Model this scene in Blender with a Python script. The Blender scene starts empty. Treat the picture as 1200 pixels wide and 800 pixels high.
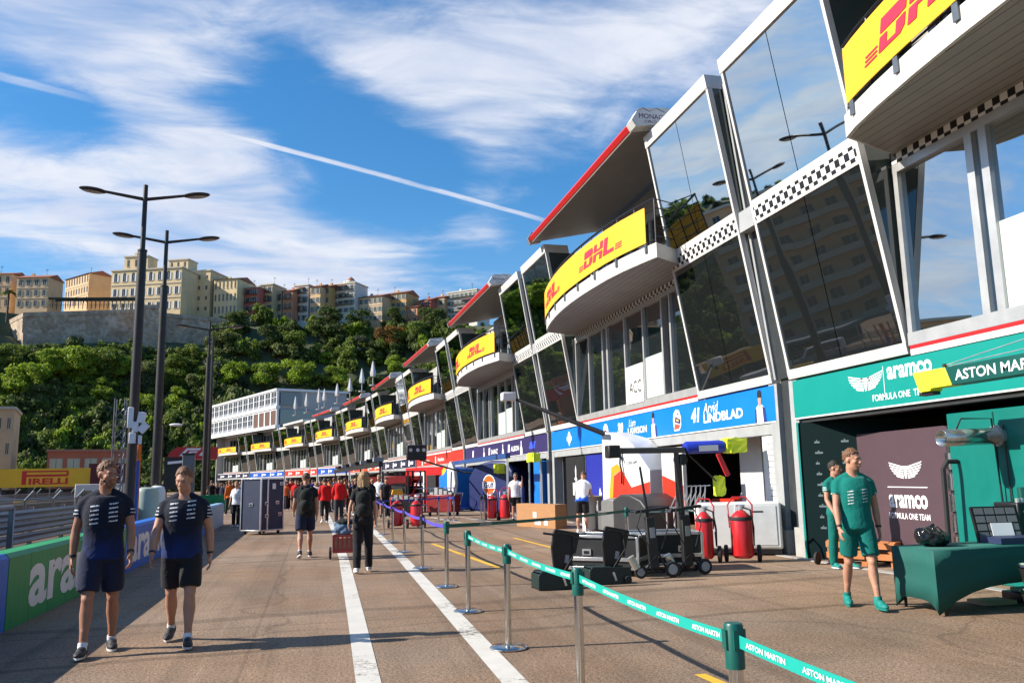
import bpy, bmesh, math, random
import numpy as np
from mathutils import Vector, Matrix, noise as mnoise
rnd = random.Random(7)
C = bpy.context
scene = C.scene
COL = scene.collection
R_ = math.radians

# ---------------------------------------------------------------- camera model (also used to survey points)
F, CX, CY, HC = 980.0, 600.0, 400.0, 1.6
PSI, TH, RHO = R_(13.2186), R_(9.2935), 0.020
FWv = Vector((math.sin(PSI)*math.cos(TH), math.cos(PSI)*math.cos(TH), math.sin(TH)))
_r0 = Vector((math.cos(PSI), -math.sin(PSI), 0)); _u0 = _r0.cross(FWv)
UPv = _u0*math.cos(RHO) + _r0*math.sin(RHO)
RTv = _r0*math.cos(RHO) - _u0*math.sin(RHO)
def ray(px, py): return FWv + RTv*((px-CX)/F) - UPv*((py-CY)/F)
def G(px, py, z=0.0):
    d = ray(px, py); t = (z-HC)/d.z
    return Vector((d.x*t, d.y*t, z))
def AX(px, py, x):
    d = ray(px, py); t = x/d.x
    return Vector((x, d.y*t, HC+d.z*t))
def AY(px, py, y):
    d = ray(px, py); t = y/d.y
    return Vector((d.x*t, y, HC+d.z*t))
def AR(px, py, r):
    d = ray(px, py); t = r/math.hypot(d.x, d.y)
    return Vector((d.x*t, d.y*t, HC+d.z*t))

# ---------------------------------------------------------------- materials
MATS = {}
def _n(nt, t, **kw):
    n = nt.nodes.new(t)
    for k, v in kw.items():
        if k in n.inputs: n.inputs[k].default_value = v
        else: setattr(n, k, v)
    return n
def M(name, col, rough=0.5, metal=0.0, var=0.12, vscale=4.0, bump=0.0, bscale=60.0, spec=0.5, emit=None, trans=0.0, ior=None, dirt=0.0, coat=0.0):
    if name in MATS: return MATS[name]
    m = bpy.data.materials.new(name); m.use_nodes = True; MATS[name] = m
    nt = m.node_tree; b = nt.nodes['Principled BSDF']; L = nt.links
    b.inputs['Roughness'].default_value = rough; b.inputs['Metallic'].default_value = metal
    b.inputs['Specular IOR Level'].default_value = spec
    if coat: b.inputs['Coat Weight'].default_value = coat; b.inputs['Coat Roughness'].default_value = .1
    if ior: b.inputs['IOR'].default_value = ior
    tc = _n(nt, 'ShaderNodeTexCoord')
    c4 = (*col, 1)
    if var > 0:
        n1 = _n(nt, 'ShaderNodeTexNoise', Scale=vscale, Detail=5.0, Roughness=.65); L.new(tc.outputs['Object'], n1.inputs['Vector'])
        rp = _n(nt, 'ShaderNodeMapRange'); rp.inputs['From Min'].default_value = .3; rp.inputs['From Max'].default_value = .7
        rp.inputs['To Min'].default_value = 1-var; rp.inputs['To Max'].default_value = 1+var*.6
        L.new(n1.outputs['Fac'], rp.inputs['Value'])
        mx = _n(nt, 'ShaderNodeVectorMath', operation='SCALE'); mx.inputs[0].default_value = col
        L.new(rp.outputs['Result'], mx.inputs['Scale']); src = mx.outputs['Vector']
        if dirt > 0:
            n2 = _n(nt, 'ShaderNodeTexNoise', Scale=vscale*.6, Detail=8.0, Roughness=.75)
            mp = _n(nt, 'ShaderNodeMapping'); mp.inputs['Scale'].default_value = (3, 3, .5)
            L.new(tc.outputs['Object'], mp.inputs['Vector']); L.new(mp.outputs['Vector'], n2.inputs['Vector'])
            r2 = _n(nt, 'ShaderNodeMapRange'); r2.inputs['From Min'].default_value = .52; r2.inputs['From Max'].default_value = .75
            r2.inputs['To Max'].default_value = dirt; L.new(n2.outputs['Fac'], r2.inputs['Value'])
            m2 = _n(nt, 'ShaderNodeMix', data_type='RGBA'); L.new(r2.outputs['Result'], m2.inputs['Factor'])
            L.new(src, m2.inputs[6]); m2.inputs[7].default_value = (.1, .09, .075, 1); src = m2.outputs[2]
        L.new(src, b.inputs['Base Color'])
        rr = _n(nt, 'ShaderNodeMapRange'); rr.inputs['To Min'].default_value = max(0, rough-.08); rr.inputs['To Max'].default_value = min(1, rough+.1)
        L.new(n1.outputs['Fac'], rr.inputs['Value'])
        if rough > .1: L.new(rr.outputs['Result'], b.inputs['Roughness'])
    else:
        b.inputs['Base Color'].default_value = c4
    if bump > 0:
        nb = _n(nt, 'ShaderNodeTexNoise', Scale=bscale, Detail=4.0); L.new(tc.outputs['Object'], nb.inputs['Vector'])
        bp = _n(nt, 'ShaderNodeBump', Strength=bump, Distance=.02); L.new(nb.outputs['Fac'], bp.inputs['Height'])
        L.new(bp.outputs['Normal'], b.inputs['Normal'])
    if emit:
        b.inputs['Emission Color'].default_value = (*emit[:3], 1); b.inputs['Emission Strength'].default_value = emit[3]
    return m
def glass_mat(name, base, f0ior, rough=.015, wav=.02, tint=None):
    m = M(name, base, rough=rough, var=0, spec=.5, ior=f0ior)
    nt = m.node_tree; L = nt.links; b = nt.nodes['Principled BSDF']
    if tint: b.inputs['Specular Tint'].default_value = (*tint, 1)
    tc = _n(nt, 'ShaderNodeTexCoord'); nz = _n(nt, 'ShaderNodeTexNoise', Scale=.55, Detail=1.0); L.new(tc.outputs['Object'], nz.inputs['Vector'])
    bp = _n(nt, 'ShaderNodeBump', Strength=wav, Distance=.3); L.new(nz.outputs['Fac'], bp.inputs['Height']); L.new(bp.outputs['Normal'], b.inputs['Normal'])
    return m
def checker_mat():
    m = M('checker', (.8, .8, .78), rough=.35, var=0); nt = m.node_tree; L = nt.links; b = nt.nodes['Principled BSDF']
    tc = _n(nt, 'ShaderNodeTexCoord'); mp = _n(nt, 'ShaderNodeMapping'); mp.inputs['Scale'].default_value = (0, 1/.135, 1/.135); mp.inputs['Location'].default_value = (.5, .25, -.005)
    ck = _n(nt, 'ShaderNodeTexChecker', Scale=1.0); ck.inputs['Color1'].default_value = (.78, .78, .76, 1); ck.inputs['Color2'].default_value = (.012, .012, .013, 1)
    L.new(tc.outputs['Object'], mp.inputs['Vector']); L.new(mp.outputs['Vector'], ck.inputs['Vector']); L.new(ck.outputs['Color'], b.inputs['Base Color'])
    return m
def mesh_grid_mat(name, col, cell, wire):
    """wire netting: square holes cut by a procedural alpha"""
    m = M(name, col, rough=.5, metal=.6, var=0); nt = m.node_tree; L = nt.links; b = nt.nodes['Principled BSDF']
    tc = _n(nt, 'ShaderNodeTexCoord'); sp = _n(nt, 'ShaderNodeSeparateXYZ'); L.new(tc.outputs['Object'], sp.inputs[0])
    outs = []
    for ax in ('Y', 'Z'):
        a = _n(nt, 'ShaderNodeMath', operation='DIVIDE'); a.inputs[1].default_value = cell; L.new(sp.outputs[ax], a.inputs[0])
        f = _n(nt, 'ShaderNodeMath', operation='FRACT'); L.new(a.outputs[0], f.inputs[0])
        l = _n(nt, 'ShaderNodeMath', operation='LESS_THAN'); l.inputs[1].default_value = wire/cell; L.new(f.outputs[0], l.inputs[0]); outs.append(l)
    mx = _n(nt, 'ShaderNodeMath', operation='MAXIMUM'); L.new(outs[0].outputs[0], mx.inputs[0]); L.new(outs[1].outputs[0], mx.inputs[1])
    L.new(mx.outputs[0], b.inputs['Alpha'])
    return m
def fabric_mat(name, col, col2=None, bars=None, z0=.86, z1=1.2):
    """cloth: optional fade to a second dye towards the hem, optional white sponsor bars on chest and sleeves (object space)"""
    m = M(name, col, rough=.85, var=0, spec=.25); nt = m.node_tree; L = nt.links; b = nt.nodes['Principled BSDF']
    tc = _n(nt, 'ShaderNodeTexCoord'); sp = _n(nt, 'ShaderNodeSeparateXYZ'); L.new(tc.outputs['Object'], sp.inputs[0])
    nz = _n(nt, 'ShaderNodeTexNoise', Scale=5.0, Detail=5.0, Distortion=1.2); L.new(tc.outputs['Object'], nz.inputs['Vector'])
    v = _n(nt, 'ShaderNodeMapRange'); v.inputs['To Min'].default_value = .8; v.inputs['To Max'].default_value = 1.2; L.new(nz.outputs['Fac'], v.inputs['Value'])
    sc = _n(nt, 'ShaderNodeVectorMath', operation='SCALE'); sc.inputs[0].default_value = col; L.new(v.outputs['Result'], sc.inputs['Scale']); src = sc.outputs['Vector']
    def math_(op, a, bb=None):
        n = _n(nt, 'ShaderNodeMath', operation=op)
        for i, q in enumerate((a, bb)):
            if q is None: continue
            if isinstance(q, (int, float)): n.inputs[i].default_value = q
            else: L.new(q, n.inputs[i])
        return n.outputs[0]
    if col2:
        g = math_('ADD', sp.outputs['Z'], math_('MULTIPLY', math_('SUBTRACT', nz.outputs['Fac'], .5), .45))
        r = _n(nt, 'ShaderNodeMapRange'); r.inputs['From Min'].default_value = z0; r.inputs['From Max'].default_value = z1
        r.inputs['To Min'].default_value = 1; r.inputs['To Max'].default_value = 0; L.new(g, r.inputs['Value'])
        mx = _n(nt, 'ShaderNodeMix', data_type='RGBA'); L.new(r.outputs['Result'], mx.inputs['Factor']); L.new(src, mx.inputs[6]); mx.inputs[7].default_value = (*col2, 1); src = mx.outputs[2]
    if bars:
        zb, n, pitch, xa, xb, bc = bars
        ax = math_('ABSOLUTE', sp.outputs['X'])
        inx = math_('MULTIPLY', math_('GREATER_THAN', ax, xa), math_('LESS_THAN', ax, xb))
        tilt = math_('ADD', sp.outputs['Z'], math_('MULTIPLY', sp.outputs['X'], .12))
        rel = math_('DIVIDE', math_('SUBTRACT', tilt, zb), pitch)
        inz = math_('MULTIPLY', math_('GREATER_THAN', rel, 0.), math_('LESS_THAN', rel, float(n)))
        st = math_('LESS_THAN', math_('FRACT', rel), .34)
        n2 = _n(nt, 'ShaderNodeTexNoise', Scale=90.0, Detail=2.0); L.new(tc.outputs['Object'], n2.inputs['Vector'])
        brk = math_('GREATER_THAN', n2.outputs['Fac'], .43)
        front = math_('GREATER_THAN', sp.outputs['Y'], .02)
        mk = math_('MULTIPLY', math_('MULTIPLY', inx, inz), math_('MULTIPLY', math_('MULTIPLY', st, brk), front))
        slx = math_('GREATER_THAN', ax, .235); slz = math_('MULTIPLY', math_('GREATER_THAN', sp.outputs['Z'], zb+.02), math_('LESS_THAN', sp.outputs['Z'], zb+.14))
        mk = math_('MAXIMUM', mk, math_('MULTIPLY', math_('MULTIPLY', slx, slz), math_('MULTIPLY', math_('LESS_THAN', math_('FRACT', math_('DIVIDE', sp.outputs['Z'], .034)), .35), brk)))
        mx = _n(nt, 'ShaderNodeMix', data_type='RGBA'); L.new(mk, mx.inputs['Factor']); L.new(src, mx.inputs[6]); mx.inputs[7].default_value = (*bc, 1); src = mx.outputs[2]
    L.new(src, b.inputs['Base Color'])
    b.inputs['Sheen Weight'].default_value = .08
    n3 = _n(nt, 'ShaderNodeTexNoise', Scale=9.0, Detail=3.0, Distortion=2.0); L.new(tc.outputs['Object'], n3.inputs['Vector'])
    bp = _n(nt, 'ShaderNodeBump', Strength=.3, Distance=.03); L.new(n3.outputs['Fac'], bp.inputs['Height']); L.new(bp.outputs['Normal'], b.inputs['Normal'])
    return m

# ---------------------------------------------------------------- mesh builder
class MB:
    def __init__(s): s.v = []; s.f = []; s.m = []; s.cur = 0
    def mi(s, i): s.cur = i; return s
    def add(s, vs, fs, xf=None):
        o = len(s.v)
        s.v += [tuple(xf(Vector(p))) if xf else tuple(p) for p in vs]
        for f in fs: s.f.append(tuple(i+o for i in f)); s.m.append(s.cur)
        return s
    def box(s, x0, x1, y0, y1, z0, z1, xf=None):
        vs = [(x0,y0,z0),(x1,y0,z0),(x1,y1,z0),(x0,y1,z0),(x0,y0,z1),(x1,y0,z1),(x1,y1,z1),(x0,y1,z1)]
        return s.add(vs, [(0,3,2,1),(4,5,6,7),(0,1,5,4),(1,2,6,5),(2,3,7,6),(3,0,4,7)], xf)
    def hexa(s, vs, xf=None): return s.add(vs, [(0,3,2,1),(4,5,6,7),(0,1,5,4),(1,2,6,5),(2,3,7,6),(3,0,4,7)], xf)
    def cbox(s, c, sz, xf=None):
        return s.box(c[0]-sz[0]/2, c[0]+sz[0]/2, c[1]-sz[1]/2, c[1]+sz[1]/2, c[2]-sz[2]/2, c[2]+sz[2]/2, xf)
    def rings(s, rings, cap=True, xf=None):
        n = len(rings[0]); vs = [p for r in rings for p in r]; fs = []
        for k in range(len(rings)-1):
            for i in range(n):
                j = (i+1) % n; fs.append((k*n+i, k*n+j, (k+1)*n+j, (k+1)*n+i))
        if cap: fs.append(tuple(range(n-1, -1, -1))); fs.append(tuple((len(rings)-1)*n+i for i in range(n)))
        return s.add(vs, fs, xf)
    @staticmethod
    def basis(d):
        d = d.normalized(); a = Vector((0,0,1)) if abs(d.z) < .95 else Vector((0,1,0))
        u = a.cross(d).normalized(); return u, d.cross(u), d
    def tube(s, pts, r, n=8, xf=None, cap=True):
        pts = [Vector(p) for p in pts]; rr = r if isinstance(r, (list, tuple)) else [r]*len(pts); rg = []
        for i, p in enumerate(pts):
            d = (pts[min(i+1, len(pts)-1)] - pts[max(i-1, 0)])
            u, v, _ = s.basis(d)
            if i and abs(u.dot(pu)) < .999:
                u = (pu - d.normalized()*pu.dot(d.normalized())).normalized(); v = d.normalized().cross(u)
            pu = u
            rg.append([p + (u*math.cos(2*math.pi*k/n) + v*math.sin(2*math.pi*k/n))*rr[i] for k in range(n)])
        return s.rings(rg, cap, xf)
    def cyl(s, c, r, h, n=20, r2=None, xf=None, axis=(0,0,1)):
        c = Vector(c); a = Vector(axis).normalized(); return s.tube([c, c+a*h], [r, r if r2 is None else r2], n, xf)
    def caps(s, a, b, ra, rb, n=12, xf=None):
        a = Vector(a); b = Vector(b); u, v, d = s.basis(b-a); rg = []
        for c, r, sg, ang in [(a, ra, -1, t) for t in (80, 55, 28, 0)] + [(b, rb, 1, t) for t in (0, 28, 55, 80)]:
            k = math.cos(R_(ang)); o = math.sin(R_(ang))*sg
            rg.append([c + d*(r*o) + (u*math.cos(2*math.pi*i/n) + v*math.sin(2*math.pi*i/n))*(r*k) for i in range(n)])
        return s.rings(rg, True, xf)
    def ell(s, c, r, n=14, m=9, xf=None, rot=None):
        c = Vector(c); rg = []
        for j in range(1, m):
            t = math.pi*j/m - math.pi/2
            row = []
            for i in range(n):
                p = Vector((math.cos(t)*math.cos(2*math.pi*i/n)*r[0], math.cos(t)*math.sin(2*math.pi*i/n)*r[1], math.sin(t)*r[2]))
                if rot: p = rot @ p
                row.append(c+p)
            rg.append(row)
        return s.rings(rg, True, xf)
    def prism(s, poly, a, b, plane='xz', xf=None):
        """polygon extruded: plane 'xz' pushes along y, 'yz' along x, 'xy' along z"""
        def P(p, t): return (p[0], t, p[1]) if plane == 'xz' else ((t, p[0], p[1]) if plane == 'yz' else (p[0], p[1], t))
        n = len(poly); vs = [P(p, a) for p in poly] + [P(p, b) for p in poly]
        fs = [tuple(range(n)), tuple(range(2*n-1, n-1, -1))] + [(i, i+n, (i+1)%n+n, (i+1)%n) for i in range(n)]
        return s.add(vs, fs, xf)
    def mesh(s, name, mats, smooth=False, fix=True):
        me = bpy.data.meshes.new(name); me.from_pydata(s.v, [], s.f)
        mats = mats if isinstance(mats, (list, tuple)) else [mats]
        for m in mats: me.materials.append(m)
        if len(mats) > 1: me.polygons.foreach_set('material_index', s.m)
        if fix:
            bm = bmesh.new(); bm.from_mesh(me); bmesh.ops.recalc_face_normals(bm, faces=bm.faces); bm.to_mesh(me); bm.free()
        if smooth: smooth_by_angle(me)
        me.update(); return me
    def build(s, name, mats, parent=None, loc=(0,0,0), rz=0.0, smooth=False, bevel=0.0, seg=2):
        return link(name, s.mesh(name, mats, smooth or bevel > 0), parent, loc, rz, bevel, seg)
def smooth_by_angle(me, ang=40):
    me.polygons.foreach_set('use_smooth', [True]*len(me.polygons))
    bm = bmesh.new(); bm.from_mesh(me)
    for e in bm.edges:
        if len(e.link_faces) == 2 and e.calc_face_angle(0) > R_(ang): e.smooth = False
    bm.to_mesh(me); bm.free()
def link(name, me, parent=None, loc=(0,0,0), rz=0.0, bevel=0.0, seg=2):
    o = bpy.data.objects.new(name, me); COL.objects.link(o)
    if parent: o.parent = parent
    o.location = loc; o.rotation_euler = (0, 0, rz)
    if bevel > 0:
        b = o.modifiers.new('bevel', 'BEVEL'); b.width = bevel; b.segments = seg; b.limit_method = 'ANGLE'; b.angle_limit = R_(35)
    return o
def tag(o, label, cat, group=None):
    o['label'] = label; o['category'] = cat
    if group: o['group'] = group
    return o
def thing(name, label, cat, loc=(0,0,0), rz=0.0, group=None):
    o = bpy.data.objects.new(name, None); COL.objects.link(o); o.location = loc; o.rotation_euler = (0,0,rz); o.empty_display_size = .2
    return tag(o, label, cat, group)
def struct(o, kind='structure'): o['kind'] = kind; return o
KIDS = {}
def kids(o): return [c for c in bpy.data.objects if c.parent == o]
def copy_tree(o, loc=None, rz=None, label=None, group=None, parent=None):
    c = o.copy(); COL.objects.link(c)
    if parent: c.parent = parent
    if loc is not None: c.location = loc
    if rz is not None: c.rotation_euler = (0,0,rz)
    if label: c['label'] = label
    if group: c['group'] = group
    for ch in list(o.children):
        d = ch.copy(); COL.objects.link(d); d.parent = c
        for g in list(ch.children):
            e = g.copy(); COL.objects.link(e); e.parent = d
    return c
TMPS = bpy.data.scenes.new('workbench')
def _eval(o):
    TMPS.collection.objects.link(o)
    with C.temp_override(scene=TMPS, view_layer=TMPS.view_layers[0]):
        dg = C.evaluated_depsgraph_get(); dg.update(); return bpy.data.meshes.new_from_object(o.evaluated_get(dg))
def remeshed(mb, voxel, smooth=4, mat=None, name='m', wob=0.0, wsc=6.0):
    me = mb.mesh(name, mat, fix=True)
    o = bpy.data.objects.new('tmp', me)
    r = o.modifiers.new('r', 'REMESH'); r.mode = 'VOXEL'; r.voxel_size = voxel; r.use_smooth_shade = True
    if smooth:
        sm = o.modifiers.new('s', 'SMOOTH'); sm.factor = .5; sm.iterations = smooth
    out = _eval(o); out.name = name
    bpy.data.objects.remove(o); bpy.data.meshes.remove(me)
    if wob:
        for v in out.vertices:
            n = mnoise.noise(v.co*wsc + Vector((3.1, 7.7, 1.3))); v.co += v.normal*(n*wob)
    out.polygons.foreach_set('use_smooth', [True]*len(out.polygons)); out.update()
    return out

# ---------------------------------------------------------------- lettering
_TC = {}
def glyphs(body, bold=0.0, shear=0.0, space=1.0):
    key = (body, bold, shear, space)
    if key in _TC: return _TC[key]
    cu = bpy.data.curves.new('t', 'FONT'); cu.body = body; cu.size = 1.0; cu.offset = bold; cu.shear = shear; cu.space_character = space; cu.resolution_u = 3
    o = bpy.data.objects.new('t', cu)
    me = _eval(o)
    vs = [(v.co.x, v.co.y) for v in me.vertices]; fs = [tuple(p.vertices) for p in me.polygons]
    bpy.data.objects.remove(o); bpy.data.meshes.remove(me)
    x0 = min(v[0] for v in vs); x1 = max(v[0] for v in vs); y0 = min(v[1] for v in vs); y1 = max(v[1] for v in vs)
    vs = [((x-x0)/(x1-x0), (y-y0)/(y1-y0)) for x, y in vs]
    _TC[key] = (vs, fs, (x1-x0)/(y1-y0)); return _TC[key]
def write(mb, body, f, u0, v0, w, h, bold=.015, shear=0.0, space=1.0):
    """letters into mb; f(u,v) maps sign metres (u to the right, v up) onto the sign's face"""
    vs, fs, asp = glyphs(body, bold, shear, space)
    if w is None: w = h*asp
    mb.add([f(u0+a*w, v0+b*h) for a, b in vs], fs); return w
def poly(mb, pts, f): mb.add([f(*p) for p in pts], [tuple(range(len(pts)))]); return mb
# ================================================================ PEOPLE
def skin_mat(name, col):
    m = M(name, col, rough=.5, var=.14, vscale=9, spec=.35, bump=.15, bscale=120)
    b = m.node_tree.nodes['Principled BSDF']; b.inputs['Subsurface Weight'].default_value = .12; b.inputs['Subsurface Radius'].default_value = (.02,.008,.004); b.inputs['Subsurface Scale'].default_value = .5
    return m
SKIN = skin_mat('skin', (.44, .225, .145)); SKIN_TAN = skin_mat('tanned_skin', (.36, .17, .10))
HAIR = {k: M('hair_'+k, c, rough=.55, var=.35, vscale=30, bump=.6, bscale=90) for k, c in dict(brown=(.075,.04,.022), dark=(.022,.015,.011), blond=(.36,.22,.10), sandy=(.17,.075,.032), grey=(.35,.34,.33), red=(.18,.07,.03)).items()}
EYE_W = M('eye_white', (.34,.30,.27), rough=.35, var=0); EYE_D = M('iris', (.02,.015,.012), rough=.15, var=0); LIP = M('lip', (.38,.15,.12), rough=.45, var=0)
WHITE_CLOTH = fabric_mat('white_cloth', (.72,.72,.74))
SHOE_SOLE = M('shoe_sole', (.7,.7,.7), rough=.6)
SHOE = {k: M('shoe_'+k, c, rough=.65, var=.3, vscale=25, bump=.3) for k, c in dict(black=(.02,.02,.023), white=(.7,.7,.7), teal=(.0,.20,.17)).items()}

class Body:
    """joint layout of one figure; faces +Y, right side +X, feet on z=0"""
    def __init__(s, H=1.8, lhip=0, lknee=0, rhip=0, rknee=0, lsh=0, rsh=0, lab=10, rab=10, lel=12, rel=12, lean=0, yaw=0, pitch=0, tilt=0, female=False, bulk=1.0, lfoot=0, rfoot=0, stance=.02):
        k = s.k = H/1.8; s.bulk = bulk; s.female = female; s.yaw, s.pitch, s.tilt = R_(yaw), R_(pitch), R_(tilt)
        V = Vector; s.J = {}
        hz = .93
        for sd, sg, hip, kn in (('l', -1, lhip, lknee), ('r', 1, rhip, rknee)):
            h = V((sg*.092, 0, hz)); a = R_(hip); b = R_(hip-kn)
            kne = h + V((sg*stance*.5, math.sin(a)*.43, -math.cos(a)*.43)); ank = kne + V((sg*stance*.3, math.sin(b)*.42, -math.cos(b)*.42))
            fp = R_(lfoot if sd == 'l' else rfoot)
            s.J[sd+'hip'], s.J[sd+'knee'], s.J[sd+'ank'] = h, kne, ank
            fd = V((sg*.14, math.cos(fp), math.sin(fp))).normalized(); s.J[sd+'fd'] = fd
            fu = V((1,0,0)).cross(fd).normalized(); s.J[sd+'fu'] = fu
        def low(sd):
            a, d, u = s.J[sd+'ank'], s.J[sd+'fd'], s.J[sd+'fu']
            return min((a + d*.19 - u*.085).z, (a - d*.06 - u*.085).z)
        dz = -min(low('l'), low('r'))
        for q in ('hip', 'knee', 'ank'):
            for sd in 'lr': s.J[sd+q].z += dz
        s.dz = dz; s.pel = V((0,0,hz+dz)); s.la = R_(lean)
        sw = .178 if not female else .158
        for sd, sg, sh, ab, el in (('l', -1, lsh, lab, lel), ('r', 1, rsh, rab, rel)):
            p = V((sg*sw, -.01, 1.425+dz)); a, b, e = R_(sh), R_(ab), R_(el)
            u = V((sg*math.sin(b), math.sin(a)*math.cos(b), -math.cos(a)*math.cos(b)))
            w = V((sg*math.sin(b*.25), math.sin(a+e), -math.cos(a+e))).normalized()
            s.J[sd+'sh'] = p; s.J[sd+'elb'] = p+u*.30; s.J[sd+'wri'] = p+u*.30+w*.255; s.J[sd+'hd'] = w
            for q in ('sh', 'elb', 'wri'): s.J[sd+q] = s.up(s.J[sd+q])
            s.J[sd+'hd'] = s.updir(s.J[sd+'hd'])
        s.rotl = Matrix.Rotation(-s.la, 3, 'X')
        s.rh = Matrix.Rotation(s.yaw, 3, 'Z') @ Matrix.Rotation(s.pitch, 3, 'X') @ Matrix.Rotation(s.tilt, 3, 'Y')
        s.neck = V((0, .0, 1.52+dz)); s.hc = V((0, .025, 1.672+dz))
    def up(s, p):
        q = p - s.pel; return Matrix.Rotation(-s.la, 3, 'X') @ q + s.pel
    def updir(s, d): return Matrix.Rotation(-s.la, 3, 'X') @ d
    def head(s, p):   # p relative to head centre in head axes
        q = s.rh @ (Vector(p)*1.03 + Vector((0, .0, .11))) + Vector((0, .02, s.hc.z-.114)); return s.up(q)*s.k
    def hx(s): return lambda p: s.head(p)
    def ux(s): return lambda p: s.up(p)*s.k
    def kx(s): return lambda p: p*s.k
TORSO = [(.84,.165,.115,.0),(.92,.172,.122,-.005),(1.0,.16,.112,.0),(1.10,.152,.103,.005),(1.22,.168,.115,.008),(1.34,.182,.122,.005),(1.42,.158,.106,-.005),(1.48,.10,.08,-.012),(1.53,.066,.062,-.006)]
TORSO_F = [(.84,.17,.12,-.01),(.92,.178,.128,-.012),(1.0,.155,.108,.0),(1.10,.132,.092,.006),(1.22,.145,.112,.018),(1.32,.155,.12,.018),(1.42,.145,.092,.0),(1.48,.105,.075,-.008),(1.53,.056,.055,-.004)]
def torso_rings(b, z0, z1, gx, gy, n=20):
    rg = []
    prof = TORSO_F if b.female else TORSO
    zs = [p[0] for p in prof]
    def at(z):
        for i in range(len(prof)-1):
            if prof[i][0] <= z <= prof[i+1][0]:
                t = (z-prof[i][0])/(prof[i+1][0]-prof[i][0]); return [prof[i][j]*(1-t)+prof[i+1][j]*t for j in range(4)]
        return list(prof[0] if z < zs[0] else prof[-1])
    m = 12
    for i in range(m+1):
        z = z0+(z1-z0)*i/m; _, rx, ry, cy = at(z); rx = rx*b.bulk+gx; ry = ry*b.bulk+gy
        rg.append([Vector((rx*math.copysign(abs(math.cos(2*math.pi*k/n))**.85, math.cos(2*math.pi*k/n)), cy+ry*math.sin(2*math.pi*k/n), z+b.dz)) for k in range(n)])
    return rg
def hand(mb, b, sd, curl=35):
    w = b.J[sd+'wri']; d = b.J[sd+'hd'].normalized(); sg = -1 if sd == 'l' else 1
    # palm faces inwards: width axis runs along the walking direction
    wid = (Vector((0,1,0)) - d*d.y).normalized(); nrm = d.cross(wid).normalized()
    if nrm.x*sg > 0: nrm = -nrm                      # towards the body
    kx = b.kx()
    rot = Matrix((wid, nrm, d)).transposed()
    mb.ell(w+d*.052, (.042,.018,.056), 10, 7, kx, rot)
    for i, (o, ln) in enumerate(((.031,.070),(.011,.080),(-.010,.074),(-.029,.058))):
        p = w+d*.09+wid*o; c = R_(curl*(.75+.12*i))
        q = p + (d*math.cos(c*.5)+nrm*math.sin(c*.5))*ln*.5; e = q + (d*math.cos(c*1.5)+nrm*math.sin(c*1.5))*ln*.5
        mb.caps(p, q, .0105, .0098, 8, kx); mb.caps(q, e, .0098, .0085, 8, kx)
    p = w+d*.025+wid*.034; q = p+(d*.7+wid*.55+nrm*.35).normalized()*.038; e = q+(d*.95+wid*.12+nrm*.4).normalized()*.032
    mb.caps(p, q, .0135, .0115, 8, kx); mb.caps(q, e, .0115, .009, 8, kx)
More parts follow.
